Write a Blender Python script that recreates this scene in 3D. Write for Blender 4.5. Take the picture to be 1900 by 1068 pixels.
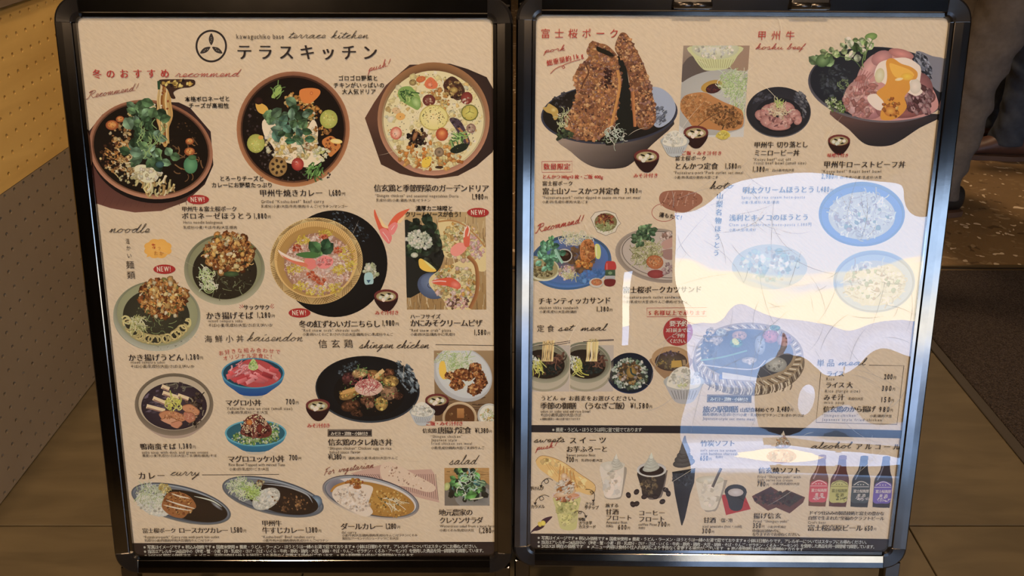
import bpy, bmesh, math, random
import numpy as np
from mathutils import Vector, Matrix
from mathutils.geometry import tessellate_polygon

for _o in list(bpy.data.objects):
    bpy.data.objects.remove(_o)
scene = bpy.context.scene
C = scene.collection
random.seed(7)

# ---------------------------------------------------------------- camera
FPX = 1400.0                       # focal length for a 1900 px wide frame
PITCH = math.atan(839 / FPX)
CAMH = 1.2
cam = bpy.data.cameras.new('camera')
cam.sensor_width = 36.0
cam.lens = FPX / 1900 * 36.0
cam.clip_start = 0.02
cam.clip_end = 2000
camo = bpy.data.objects.new('camera', cam)
C.objects.link(camo)
camo.location = (0, 0, CAMH)
camo.rotation_euler = (math.pi / 2 - PITCH, 0, 0)
scene.camera = camo

# ---------------------------------------------------------------- view, world, light
vs = scene.view_settings
vs.view_transform = 'Standard'
vs.look = 'None'
vs.exposure = 0.0
vs.gamma = 1.0
vs.use_curve_mapping = False

def nt_new(mat):
    mat.use_nodes = True
    nt = mat.node_tree
    nt.nodes.clear()
    return nt

def lin(c):
    c = np.asarray(c, float) / 255.0
    return np.where(c <= 0.04045, c / 12.92, ((c + 0.055) / 1.055) ** 2.4)

def L4(r, g, b):
    a = lin((r, g, b))
    return (float(a[0]), float(a[1]), float(a[2]), 1.0)

world = bpy.data.worlds.new('sky')
scene.world = world
world.use_nodes = True
wn = world.node_tree
wn.nodes.clear()
wo = wn.nodes.new('ShaderNodeOutputWorld')
bg = wn.nodes.new('ShaderNodeBackground')
tc = wn.nodes.new('ShaderNodeTexCoord')
sep = wn.nodes.new('ShaderNodeSeparateXYZ')
wn.links.new(tc.outputs['Generated'], sep.inputs[0])
grad = wn.nodes.new('ShaderNodeValToRGB')          # clear sky, paler towards the horizon
grad.color_ramp.elements[0].position = 0.0
grad.color_ramp.elements[0].color = (0.80, 0.84, 0.88, 1)
grad.color_ramp.elements[1].position = 0.9
grad.color_ramp.elements[1].color = (0.22, 0.40, 0.78, 1)
e = grad.color_ramp.elements.new(0.16)
e.color = (0.45, 0.65, 0.98, 1)
wn.links.new(sep.outputs[2], grad.inputs[0])
mp = wn.nodes.new('ShaderNodeMapping')
mp.inputs['Scale'].default_value = (3.2, 3.2, 22.0)
wn.links.new(tc.outputs['Generated'], mp.inputs[0])
nz = wn.nodes.new('ShaderNodeTexNoise')
nz.inputs['Scale'].default_value = 1.6
nz.inputs['Detail'].default_value = 6
wn.links.new(mp.outputs[0], nz.inputs[0])
# a low bank of cloud all round the horizon, its top torn by noise
add = wn.nodes.new('ShaderNodeMath'); add.operation = 'MULTIPLY_ADD'
wn.links.new(nz.outputs[0], add.inputs[0])
add.inputs[1].default_value = 0.12
wn.links.new(sep.outputs[2], add.inputs[2])
cl = wn.nodes.new('ShaderNodeMapRange')
cl.interpolation_type = 'SMOOTHSTEP'
cl.inputs['From Min'].default_value = 0.20
cl.inputs['From Max'].default_value = 0.18
cl.inputs['To Min'].default_value = 0.0
cl.inputs['To Max'].default_value = 1.0
wn.links.new(add.outputs[0], cl.inputs['Value'])
mixc = wn.nodes.new('ShaderNodeMix'); mixc.data_type = 'RGBA'
mixc.inputs['B'].default_value = (0.95, 0.90, 0.76, 1)
wn.links.new(cl.outputs[0], mixc.inputs[0])
wn.links.new(grad.outputs[0], mixc.inputs['A'])
wn.links.new(mixc.outputs['Result'], bg.inputs[0])
bg.inputs['Strength'].default_value = 6.3
wn.links.new(bg.outputs[0], wo.inputs[0])

def area(name, loc, rot, size, power, col, sy=None, spread=None):
    d = bpy.data.lights.new(name, 'AREA')
    d.energy = power
    d.color = col
    d.size = size
    if sy:
        d.shape = 'RECTANGLE'; d.size_y = sy
    if spread: d.spread = spread
    o = bpy.data.objects.new(name, d)
    o.location = loc
    o.rotation_euler = rot
    C.objects.link(o)
    return o
WARM = (1.0, 0.68, 0.41)
LAMPS = [('a', (-0.45, 1.6, 2.62), 14), ('f', (0.1, 0.15, 2.62), 26), ('b', (0.95, -1.3, 2.62), 31), ('c', (1.5, 3.2, 2.62), 34),  # lamp a is an added light that brightens the counter face
         ('d', (-1.2, -1.25, 2.62), 54), ('e', (0.0, 3.8, 2.62), 6)]
for nm, loc, pw in LAMPS:
    area('ceiling_lamp_light', loc, (0, 0, 0), 0.16, pw, WARM)

sund = bpy.data.lights.new('sun', 'SUN')       # sun added behind the building to brighten the mirrored forecourt and mountains
sund.energy = 5.0; sund.color = (1.0, 0.93, 0.84); sund.angle = 0.01
suno = bpy.data.objects.new('sun', sund); C.objects.link(suno)
suno.rotation_euler = Vector((0.25, -1.0, -0.42)).to_track_quat('-Z', 'Y').to_euler()

# ---------------------------------------------------------------- helpers
def link(o, parent=None):
    C.objects.link(o)
    if parent is not None:
        o.parent = parent
    return o

def empty(name, label=None, cat=None, loc=(0, 0, 0), rz=0, group=None):
    o = bpy.data.objects.new(name, None)
    o.empty_display_size = 0.05
    o.location = loc
    o.rotation_euler = (0, 0, rz)
    C.objects.link(o)
    tag(o, label, cat, group)
    return o

def tag(o, label=None, cat=None, group=None, kind=None):
    if label: o['label'] = label
    if cat: o['category'] = cat
    if group: o['group'] = group
    if kind: o['kind'] = kind
    return o

def mesh_obj(name, V, F, mat, parent=None, mw=None, smooth=False):
    me = bpy.data.meshes.new(name)
    me.from_pydata([tuple(v) for v in V], [], [tuple(f) for f in F])
    me.update()
    if mat is not None:
        me.materials.append(mat)
    if smooth:
        me.polygons.foreach_set('use_smooth', [True] * len(me.polygons))
    o = bpy.data.objects.new(name, me)
    link(o, parent)
    if mw is not None:
        o.matrix_local = mw
    return o

def bm_obj(name, bm, mat, parent=None, mw=None, smooth=False):
    me = bpy.data.meshes.new(name)
    bm.to_mesh(me); bm.free()
    me.materials.append(mat)
    if smooth:
        me.polygons.foreach_set('use_smooth', [True] * len(me.polygons))
    o = bpy.data.objects.new(name, me)
    link(o, parent)
    if mw is not None:
        o.matrix_local = mw
    return o

def bx(bm, lo, hi, bevel=0.0, seg=1):
    x0, y0, z0 = lo; x1, y1, z1 = hi
    m = Matrix.Translation(((x0 + x1) / 2, (y0 + y1) / 2, (z0 + z1) / 2)) @ Matrix.Diagonal((x1 - x0, y1 - y0, z1 - z0, 1))
    r = bmesh.ops.create_cube(bm, size=1, matrix=m)
    if bevel:
        es = {e for v in r['verts'] for e in v.link_edges}
        bmesh.ops.bevel(bm, geom=list(es), offset=bevel, segments=seg, affect='EDGES', profile=0.5)

def box(name, lo, hi, mat, parent=None, bevel=0.0, mw=None, seg=1):
    bm = bmesh.new(); bx(bm, lo, hi, bevel, seg)
    return bm_obj(name, bm, mat, parent, mw)

# ---------------------------------------------------------------- materials
def pbsdf(name, col, rough=0.5, metal=0.0, spec=0.5, noise=None, bump=None, coat=0.0):
    """noise=(scale, amount, detail)  bump=(scale, strength, distance)"""
    m = bpy.data.materials.new(name)
    nt = nt_new(m)
    out = nt.nodes.new('ShaderNodeOutputMaterial')
    b = nt.nodes.new('ShaderNodeBsdfPrincipled')
    nt.links.new(b.outputs[0], out.inputs[0])
    b.inputs['Base Color'].default_value = col
    b.inputs['Roughness'].default_value = rough
    b.inputs['Metallic'].default_value = metal
    b.inputs['Specular IOR Level'].default_value = spec
    b.inputs['Coat Weight'].default_value = coat
    t = nt.nodes.new('ShaderNodeTexCoord')
    if noise:
        n = nt.nodes.new('ShaderNodeTexNoise')
        n.inputs['Scale'].default_value = noise[0]
        n.inputs['Detail'].default_value = noise[2] if len(noise) > 2 else 4
        nt.links.new(t.outputs['Object'], n.inputs[0])
        mr = nt.nodes.new('ShaderNodeMapRange')
        mr.inputs['From Min'].default_value = 0.3
        mr.inputs['From Max'].default_value = 0.7
        mr.inputs['To Min'].default_value = 1 - noise[1]
        mr.inputs['To Max'].default_value = 1 + noise[1]
        nt.links.new(n.outputs[0], mr.inputs[0])
        mx = nt.nodes.new('ShaderNodeVectorMath'); mx.operation = 'SCALE'
        mx.inputs[0].default_value = col[:3]
        nt.links.new(mr.outputs[0], mx.inputs['Scale'])
        nt.links.new(mx.outputs[0], b.inputs['Base Color'])
    if bump:
        n = nt.nodes.new('ShaderNodeTexNoise')
        n.inputs['Scale'].default_value = bump[0]
        n.inputs['Detail'].default_value = 5
        nt.links.new(t.outputs['Object'], n.inputs[0])
        bp = nt.nodes.new('ShaderNodeBump')
        bp.inputs['Strength'].default_value = bump[1]
        bp.inputs['Distance'].default_value = bump[2]
        nt.links.new(n.outputs[0], bp.inputs['Height'])
        nt.links.new(bp.outputs[0], b.inputs['Normal'])
    m['b'] = b.name
    return m

def P(m):
    return m.node_tree.nodes[m['b']]

def clone(m, name):
    c = m.copy(); c.name = name
    return c

M = {}
M['bar'] = pbsdf('anodised_black_bar', (0.185, 0.175, 0.165, 1), 0.12, 1.0, 0.5, noise=(25, 0.12), bump=(60, 0.03, 0.001))
M['cap'] = pbsdf('black_plastic_cap', (0.012, 0.011, 0.011, 1), 0.22, 0.0, 0.5, bump=(40, 0.06, 0.002))
M['groove'] = pbsdf('black_rubber', (0.006, 0.005, 0.005, 1), 0.45)
M['back'] = pbsdf('dark_back_board', (0.02, 0.018, 0.016, 1), 0.6)
M['steel'] = pbsdf('dark_hinge_metal', (0.10, 0.09, 0.08, 1), 0.25, 0.9)

# paper: warm white stock with an embossed diagonal laid grain
def paper_nodes(name, attr):
    m = bpy.data.materials.new(name)
    nt = nt_new(m)
    out = nt.nodes.new('ShaderNodeOutputMaterial')
    b = nt.nodes.new('ShaderNodeBsdfPrincipled')
    nt.links.new(b.outputs[0], out.inputs[0])
    b.inputs['Roughness'].default_value = 0.75
    b.inputs['Specular IOR Level'].default_value = 0.15
    t = nt.nodes.new('ShaderNodeTexCoord')
    mpn = nt.nodes.new('ShaderNodeMapping')
    mpr = nt.nodes.new('ShaderNodeMapping')
    mpr.inputs['Rotation'].default_value = (0, 0, math.radians(38))
    nt.links.new(t.outputs['Object'], mpr.inputs[0])
    mpn.inputs['Scale'].default_value = (110, 330, 1)
    nt.links.new(mpr.outputs[0], mpn.inputs[0])
    n = nt.nodes.new('ShaderNodeTexNoise')
    n.inputs['Scale'].default_value = 1.0
    n.inputs['Detail'].default_value = 3
    nt.links.new(mpn.outputs[0], n.inputs[0])
    bp = nt.nodes.new('ShaderNodeBump')
    bp.inputs['Strength'].default_value = 0.35 if not attr else 0.12
    bp.inputs['Distance'].default_value = 0.0012
    nt.links.new(n.outputs[0], bp.inputs['Height'])
    nt.links.new(bp.outputs[0], b.inputs['Normal'])
    if attr:
        a = nt.nodes.new('ShaderNodeVertexColor')
        a.layer_name = 'Col'
        nt.links.new(a.outputs[0], b.inputs['Base Color'])
    else:
        mr = nt.nodes.new('ShaderNodeMapRange')
        mr.inputs['From Min'].default_value = 0.3
        mr.inputs['From Max'].default_value = 0.7
        mr.inputs['To Min'].default_value = 0.94
        mr.inputs['To Max'].default_value = 1.05
        nt.links.new(n.outputs[0], mr.inputs[0])
        mx = nt.nodes.new('ShaderNodeVectorMath'); mx.operation = 'SCALE'
        mx.inputs[0].default_value = PAPER
        nt.links.new(mr.outputs[0], mx.inputs['Scale'])
        nt.links.new(mx.outputs[0], b.inputs['Base Color'])
    return m
PAPER = (0.745, 0.715, 0.615)
M['paper'] = paper_nodes('poster_paper', False)
M['ink'] = paper_nodes('printed_ink', True)

# clear cover sheet: transparent with a mirror-like skin
def clear_sheet(name, ior=1.65, rough=0.004):
    m = bpy.data.materials.new(name)
    nt = nt_new(m)
    out = nt.nodes.new('ShaderNodeOutputMaterial')
    tr = nt.nodes.new('ShaderNodeBsdfTransparent')
    gl = nt.nodes.new('ShaderNodeBsdfGlossy')
    gl.inputs['Roughness'].default_value = rough
    # thin sheet: the same reflectance from either side (Schlick's formula)
    lw = nt.nodes.new('ShaderNodeLayerWeight')
    lw.inputs['Blend'].default_value = 0.5
    pw = nt.nodes.new('ShaderNodeMath'); pw.operation = 'POWER'; pw.inputs[1].default_value = 5.0
    nt.links.new(lw.outputs['Facing'], pw.inputs[0])
    f0 = ((ior - 1) / (ior + 1)) ** 2
    mul = nt.nodes.new('ShaderNodeMath'); mul.operation = 'MULTIPLY_ADD'
    mul.inputs[1].default_value = 1 - 2 * f0
    mul.inputs[2].default_value = 2 * f0      # both faces of the sheet reflect
    mul.use_clamp = True
    nt.links.new(pw.outputs[0], mul.inputs[0])
    # fine scratches break the reflection a little
    t = nt.nodes.new('ShaderNodeTexCoord')
    mx = nt.nodes.new('ShaderNodeMixShader')
    nt.links.new(mul.outputs[0], mx.inputs[0])
    nt.links.new(tr.outputs[0], mx.inputs[1])
    nt.links.new(gl.outputs[0], mx.inputs[2])
    nt.links.new(mx.outputs[0], out.inputs[0])
    return m
M['cover'] = clear_sheet('clear_cover_sheet')

# wood, board, floor
def wood(name, c1, c2, scale, stretch, rough=0.45, rotz=0.0, bump=0.05):
    m = bpy.data.materials.new(name)
    nt = nt_new(m)
    out = nt.nodes.new('ShaderNodeOutputMaterial')
    b = nt.nodes.new('ShaderNodeBsdfPrincipled')
    nt.links.new(b.outputs[0], out.inputs[0])
    b.inputs['Roughness'].default_value = rough
    t = nt.nodes.new('ShaderNodeTexCoord')
    mpn = nt.nodes.new('ShaderNodeMapping')
    mpn.inputs['Scale'].default_value = stretch
    mpn.inputs['Rotation'].default_value = (0, 0, rotz)
    nt.links.new(t.outputs['Object'], mpn.inputs[0])
    n = nt.nodes.new('ShaderNodeTexNoise')
    n.inputs['Scale'].default_value = scale
    n.inputs['Detail'].default_value = 6
    n.inputs['Distortion'].default_value = 0.6
    nt.links.new(mpn.outputs[0], n.inputs[0])
    r = nt.nodes.new('ShaderNodeValToRGB')
    r.color_ramp.elements[0].position = 0.35; r.color_ramp.elements[0].color = c1
    r.color_ramp.elements[1].position = 0.65; r.color_ramp.elements[1].color = c2
    nt.links.new(n.outputs[0], r.inputs[0])
    nt.links.new(r.outputs[0], b.inputs['Base Color'])
    bp = nt.nodes.new('ShaderNodeBump')
    bp.inputs['Strength'].default_value = bump
    bp.inputs['Distance'].default_value = 0.002
    nt.links.new(n.outputs[0], bp.inputs['Height'])
    nt.links.new(bp.outputs[0], b.inputs['Normal'])
    m['b'] = b.name
    return m
M['plywood'] = wood('birch_plywood', (0.62, 0.40, 0.12, 1), (0.74, 0.50, 0.16, 1), 3.0, (1, 1.0, 5), 0.5)
M['grey_board'] = pbsdf('grey_laminate', (0.25, 0.20, 0.14, 1), 0.42, noise=(8, 0.05))
M['counter_top'] = pbsdf('grey_counter_top', (0.20, 0.15, 0.10, 1), 0.5, noise=(30, 0.05))
M['tile'] = wood('brown_stone_tile', (0.092, 0.070, 0.036, 1), (0.125, 0.096, 0.050, 1), 2.5, (2, 9, 2), 0.5, bump=0.35)
M['grout'] = pbsdf('tile_joint', (0.12, 0.09, 0.046, 1), 0.9)
M['trim'] = pbsdf('brass_edge_trim', (0.42, 0.30, 0.16, 1), 0.35, 0.8)
M['track'] = pbsdf('dark_door_track', (0.015, 0.012, 0.01, 1), 0.5)

def mat_carpet():
    m = pbsdf('dark_carpet', (0.055, 0.043, 0.036, 1), 0.95, spec=0.1, noise=(260, 0.55, 2))
    nt = m.node_tree
    t = nt.nodes.new('ShaderNodeTexCoord')
    v = nt.nodes.new('ShaderNodeTexVoronoi')
    v.inputs['Scale'].default_value = 260
    nt.links.new(t.outputs['Object'], v.inputs[0])
    bp = nt.nodes.new('ShaderNodeBump')
    bp.inputs['Strength'].default_value = 1.0
    bp.inputs['Distance'].default_value = 0.004
    nt.links.new(v.outputs[0], bp.inputs['Height'])
    nt.links.new(bp.outputs[0], P(m).inputs['Normal'])
    return m
M['carpet'] = mat_carpet()
M['mat_rim'] = pbsdf('mat_rubber_rim', (0.045, 0.036, 0.026, 1), 0.6)

def terrazzo():
    m = bpy.data.materials.new('washed_pebble_floor')
    nt = nt_new(m)
    out = nt.nodes.new('ShaderNodeOutputMaterial')
    b = nt.nodes.new('ShaderNodeBsdfPrincipled')
    nt.links.new(b.outputs[0], out.inputs[0])
    b.inputs['Roughness'].default_value = 0.45
    t = nt.nodes.new('ShaderNodeTexCoord')
    n0 = nt.nodes.new('ShaderNodeTexNoise'); n0.inputs['Scale'].default_value = 14
    nt.links.new(t.outputs['Object'], n0.inputs[0])
    mixv = nt.nodes.new('ShaderNodeMix'); mixv.data_type = 'RGBA'; mixv.inputs[0].default_value = 0.12
    nt.links.new(t.outputs['Object'], mixv.inputs['A'])
    nt.links.new(n0.outputs['Color'], mixv.inputs['B'])
    v = nt.nodes.new('ShaderNodeTexVoronoi'); v.inputs['Scale'].default_value = 42
    nt.links.new(mixv.outputs['Result'], v.inputs[0])
    r = nt.nodes.new('ShaderNodeValToRGB')
    r.color_ramp.interpolation = 'CONSTANT'
    els = r.color_ramp.elements
    els[0].position = 0; els[0].color = (0.20, 0.13, 0.06, 1)
    els[1].position = 0.55; els[1].color = (0.25, 0.17, 0.085, 1)
    x = els.new(0.72); x.color = (0.33, 0.24, 0.13, 1)
    x = els.new(0.80); x.color = (0.66, 0.54, 0.38, 1)
    x = els.new(0.93); x.color = (0.12, 0.075, 0.035, 1)
    sp = nt.nodes.new('ShaderNodeSeparateColor')
    nt.links.new(v.outputs['Color'], sp.inputs[0])
    nt.links.new(sp.outputs[0], r.inputs[0])
    # cement between the stones
    ed = nt.nodes.new('ShaderNodeMath'); ed.operation = 'LESS_THAN'; ed.inputs[1].default_value = 0.42
    nt.links.new(v.outputs['Distance'], ed.inputs[0])
    mx = nt.nodes.new('ShaderNodeMix'); mx.data_type = 'RGBA'
    mx.inputs['A'].default_value = (0.21, 0.135, 0.062, 1)
    nt.links.new(ed.outputs[0], mx.inputs[0])
    nt.links.new(r.outputs[0], mx.inputs['B'])
    nt.links.new(mx.outputs['Result'], b.inputs['Base Color'])
    return m
M['terrazzo'] = terrazzo()
M['dark_ceiling'] = pbsdf('dark_ceiling_paint', (0.02, 0.017, 0.014, 1), 0.8)
M['wall_paint'] = pbsdf('brown_wall_paint', (0.025, 0.018, 0.012, 1), 0.9)
M['asphalt'] = pbsdf('pale_paving', (0.55, 0.56, 0.57, 1), 0.8, noise=(0.5, 0.15))
M['mountain'] = pbsdf('hazy_mountain', (0.80, 0.84, 0.90, 1), 1.0, spec=0.0, noise=(0.02, 0.12))  # distance haze is put into this pale colour

# ---------------------------------------------------------------- the setting
YB = -4.3                                   # wall with the entrance behind the camera
XC = -1.068                                 # face of the counter
floor = box('floor', (-3.2, YB, -0.09), (4.6, 7.0, -0.012), M['grout'])
tag(floor, kind='structure', label='tiled entrance floor')
tile_me = None
TS = 0.6
TX = 1.2
for i in range(-4, 3):
    for j in range(-9, 1):
        x0 = 0.803 + i * TX; y0 = 1.065 + (j) * TS
        if x0 > 3.9 or y0 + TS < YB: continue
        if tile_me is None:
            o = box('tile', (0.0015, 0.0015, -0.012), (TX - 0.0015, TS - 0.0015, 0.0), M['tile'], floor, bevel=0.001)
            tile_me = o.data
        else:
            o = bpy.data.objects.new('tile', tile_me); link(o, floor)
        o.location = (x0, y0, 0)
    # the row cut short by the door track
    o = box('tile', (0.0015, 0.0015, -0.012), (TX - 0.0015, 2.104 - 1.665, 0.0), M['tile'], floor, bevel=0.001) if i == -4 else bpy.data.objects.new('tile', cut_me)
    if i == -4: cut_me = o.data
    else: link(o, floor)
    o.location = (0.803 + i * TX, 1.665, 0)
tr1 = box('trim_1', (-3.2, 2.105, -0.01), (4.6, 2.116, 0.002), M['trim'])
tr2 = box('trim_2', (-3.2, 2.138, -0.01), (4.6, 2.146, 0.002), M['trim'])
trk = box('trim_3', (-3.2, 2.116, -0.012), (4.6, 2.138, -0.004), M['track'])
for o in (tr1, tr2, trk): tag(o, kind='structure')
inner = box('floor', (-3.2, 2.146, -0.012), (4.6, 7.0, 0.0), M['terrazzo'])
tag(inner, kind='structure')
ceil = box('ceiling', (-3.2, YB, 2.7), (4.6, 7.0, 2.8), M['dark_ceiling']); tag(ceil, kind='structure')
for nm, lo, hi in (('wall_left', (-3.3, YB, 0), (-3.2, 7.0, 2.7)), ('wall_right', (4.6, YB, 0), (4.7, 7.0, 2.7)),
                   ('wall_far', (-3.3, 7.0, 0), (4.7, 7.1, 2.7))):
    tag(box(nm, lo, hi, M['wall_paint']), kind='structure')
# entrance wall behind the camera, with its openings
ZL = 2.27
OX0 = 1.36
bm = bmesh.new()
bx(bm, (-3.3, YB - 0.15, 0), (0.92, YB, 2.7))
bx(bm, (1.0, YB - 0.15, 0), (OX0, YB, 2.7))
bx(bm, (0.92, YB - 0.15, 1.45), (1.0, YB, 2.7))
bx(bm, (0.92, YB - 0.15, 0), (1.0, YB, 0.80))
bx(bm, (OX0, YB - 0.15, ZL), (4.1, YB, 2.7))
bx(bm, (4.1, YB - 0.15, 0), (4.7, YB, 2.7))
tag(bm_obj('wall_back', bm, M['wall_paint']), kind='structure')

# outdoors behind the entrance, seen as a reflection in the sign
tag(box('ground_outside', (-60, -400, -0.1), (120, YB - 0.15, -0.02), M['asphalt']), kind='structure')
tag(box('stand_in_wall', (3.7, -9.2, -0.02), (9.5, -8.7, 0.86), M['wall_paint']), kind='structure', label='low dark wall added outside as a stand-in for something dark in the mirror image')  # added stand-in for something dark mirrored low in the sign
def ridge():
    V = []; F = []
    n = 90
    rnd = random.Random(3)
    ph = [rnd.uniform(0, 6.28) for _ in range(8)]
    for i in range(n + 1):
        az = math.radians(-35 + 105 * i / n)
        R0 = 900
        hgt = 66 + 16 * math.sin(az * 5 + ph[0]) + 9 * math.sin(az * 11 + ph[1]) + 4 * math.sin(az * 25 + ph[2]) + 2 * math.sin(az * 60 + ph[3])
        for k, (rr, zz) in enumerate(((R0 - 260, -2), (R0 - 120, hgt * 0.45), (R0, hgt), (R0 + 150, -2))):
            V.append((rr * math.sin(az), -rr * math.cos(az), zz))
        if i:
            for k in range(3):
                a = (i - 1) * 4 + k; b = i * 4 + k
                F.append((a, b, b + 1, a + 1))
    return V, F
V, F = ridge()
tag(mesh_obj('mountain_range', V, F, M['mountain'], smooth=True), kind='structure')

# ---------------------------------------------------------------- the counter with its perforated face
counter = empty('counter', 'counter with perforated yellow plywood over grey board, left of the signs', 'counter', (XC - 0.3, 1.4, 0))
def perf(name, z0, z1, y0, y1, mat, r=0.0045, depth=0.010):
    """board face with a square grid of drilled holes (real openings with walls)"""
    p = 0.0357
    V = []; F = []
    ny0 = math.ceil((y0 - 1.641) / p - 0.5); ny1 = math.floor((y1 - 1.641) / p + 0.5)
    nz0 = math.ceil((z0 - 0.870) / p - 0.5); nz1 = math.floor((z1 - 0.870) / p + 0.5)
    K = 10
    for i in range(ny0, ny1 + 1):
        for j in range(nz0, nz1 + 1):
            cy = 1.641 + i * p; cz = 0.870 + j * p
            ya = max(cy - p / 2, y0); yb = min(cy + p / 2, y1)
            za = max(cz - p / 2, z0); zb = min(cz + p / 2, z1)
            if yb <= ya or zb <= za: continue
            b = len(V)
            if cy - r * 1.2 < ya or cy + r * 1.2 > yb or cz - r * 1.2 < za or cz + r * 1.2 > zb:
                V += [(XC, ya, za), (XC, yb, za), (XC, yb, zb), (XC, ya, zb)]
                F.append((b, b + 1, b + 2, b + 3)); continue
            for k in range(K):
                a = 2 * math.pi * k / K + 0.31
                c, s = math.cos(a), math.sin(a)
                # outer point on the cell's rectangle
                tx = ((yb - cy) if c > 0 else (cy - ya)) / max(abs(c), 1e-6)
                tz = ((zb - cz) if s > 0 else (cz - za)) / max(abs(s), 1e-6)
                t = min(tx, tz)
                V.append((XC, cy + c * t, cz + s * t))
                V.append((XC, cy + c * r, cz + s * r))
                V.append((XC - depth, cy + c * r, cz + s * r))
            cor = [(yb, zb), (ya, zb), (ya, za), (yb, za)]
            cb = len(V)
            for q in cor: V.append((XC, q[0], q[1]))
            for k in range(K):
                o0 = b + 3 * k; o1 = b + 3 * ((k + 1) % K)
                # corner between the two outer points, if any
                a0 = 2 * math.pi * k / K + 0.31; a1 = a0 + 2 * math.pi / K
                ex = None
                for m, q in enumerate(cor):
                    aq = math.atan2(q[1] - cz, q[0] - cy) % (2 * math.pi)
                    for w in (0, 2 * math.pi):
                        if a0 < aq + w < a1: ex = cb + m
                if ex is None: F.append((o0, o1, o1 + 1, o0 + 1))
                else: F.append((o0, ex, o1, o1 + 1, o0 + 1))
                F.append((o0 + 1, o1 + 1, o1 + 2, o0 + 2))
    o = mesh_obj(name, V, F, mat, counter)
    return o
bpy.context.view_layer.update()
ci = Matrix.Translation(counter.location).inverted()
def cpart(o):
    o.matrix_parent_inverse = ci
    return o
CY0, CY1 = 0.75, 3.0
o = cpart(perf('upper_panel', 0.5575, 0.893, CY0, CY1, M['plywood'])); tag(o, label='yellow plywood panel drilled with a grid of holes')
o = cpart(perf('lower_panel', 0.004, 0.5565, CY0, CY1, M['grey_board'])); tag(o, label='grey board drilled with a grid of holes')
cpart(box('carcass', (-1.75, CY0, 0.0), (XC - 0.026, CY1, 0.893), M['back'], counter))
cpart(box('countertop', (-1.78, CY0, 0.893), (XC + 0.012, CY1, 0.918), M['counter_top'], counter, bevel=0.002))

# ---------------------------------------------------------------- the mat
matt = empty('entrance_mat', 'dark brown carpet mat beside the right sign', 'mat', (2.0, 1.2, 0))
mi = Matrix.Translation((2.0, 1.2, 0)).inverted()
for nm, lo, hi, mt in (('pile', (1.165, 0.45, 0.0), (2.95, 2.10, 0.009), M['carpet']),):
    o = box(nm, lo, hi, mt, matt, bevel=0.002); o.matrix_parent_inverse = mi
bm = bmesh.new()
bx(bm, (1.139, 0.42, 0.0), (1.166, 2.102, 0.005), 0.0015)
bx(bm, (2.949, 0.42, 0.0), (2.976, 2.102, 0.005), 0.0015)
bx(bm, (1.166, 0.42, 0.0), (2.949, 0.45, 0.005), 0.0015)
o = bm_obj('rim', bm, M['mat_rim'], matt); o.matrix_parent_inverse = mi

# ceiling lamps: shallow round fittings holding the lights
def lathe(prof, n=24):
    V = []; F = []
    for k in range(n):
        a = 2 * math.pi * k / n
        for r, z in prof: V.append((r * math.cos(a), r * math.sin(a), z))
    m = len(prof)
    for k in range(n):
        for i in range(m - 1):
            F.append((k * m + i, ((k + 1) % n) * m + i, ((k + 1) % n) * m + i + 1, k * m + i + 1))
    return V, F
for nm, loc, pw in LAMPS:
    V, F = lathe([(0.0, 0.078), (0.11, 0.078), (0.115, 0.03), (0.115, 0.0), (0.10, 0.0), (0.10, 0.02), (0.09, 0.05), (0.0, 0.06)])
    o = mesh_obj('ceiling_lamp', V, F, M['back'])
    o.location = loc
    tag(o, {'a': 'round black ceiling lamp added to brighten the counter behind the left sign', 'b': 'round black ceiling lamp in front of the right sign', 'f': 'round black ceiling lamp directly over the two signs',
            'c': 'round black ceiling lamp over the pebble floor on the right', 'd': 'round black ceiling lamp in front of the left sign',
            'e': 'round black ceiling lamp farthest behind the signs'}[nm], 'lamp', 'ceiling lamps above the entrance')

# ---------------------------------------------------------------- the two menu signs
W, H = 0.574, 0.8159
POSE = {'L': (-0.315, 0.8155, 1.2 - 0.9858, 0.0041, 0.3376, -0.0035),
        'R': (0.3162, 0.8271, 1.2 - 0.9861, -0.0035, 0.3342, -0.0043)}
def frame_of(k):
    x, y, z, yaw, lean, roll = POSE[k]
    ux = np.array([math.cos(yaw), math.sin(yaw), 0]); back = np.array([-math.sin(yaw), math.cos(yaw), 0])
    up = np.array([0, 0, 1]) * math.cos(lean) + back * math.sin(lean)
    ux, up = ux * math.cos(roll) + up * math.sin(roll), up * math.cos(roll) - ux * math.sin(roll)
    return np.array([x, y, z]), ux, up, np.cross(ux, up)
FR = {k: frame_of(k) for k in POSE}

def to_uv(k, P):
    """photograph pixels -> metres on the poster's own plane"""
    P = np.asarray(P, float).reshape(-1, 2)
    o3, ux, up, nn = FR[k]
    c, s = math.cos(PITCH), math.sin(PITCH)
    a = (P[:, 0] - 950) / FPX; b = (534 - P[:, 1]) / FPX
    d = np.stack([a, c + b * s, -s + b * c], 1)
    cam0 = np.array([0, 0, CAMH])
    t = ((o3 - cam0) @ nn) / (d @ nn)
    X = cam0 + d * t[:, None] - o3
    u = X @ ux; v = X @ up
    return np.stack([np.clip(u, -W / 2 - 0.006, W / 2 + 0.006), np.clip(v, -0.007, H + 0.006)], 1)


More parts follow.
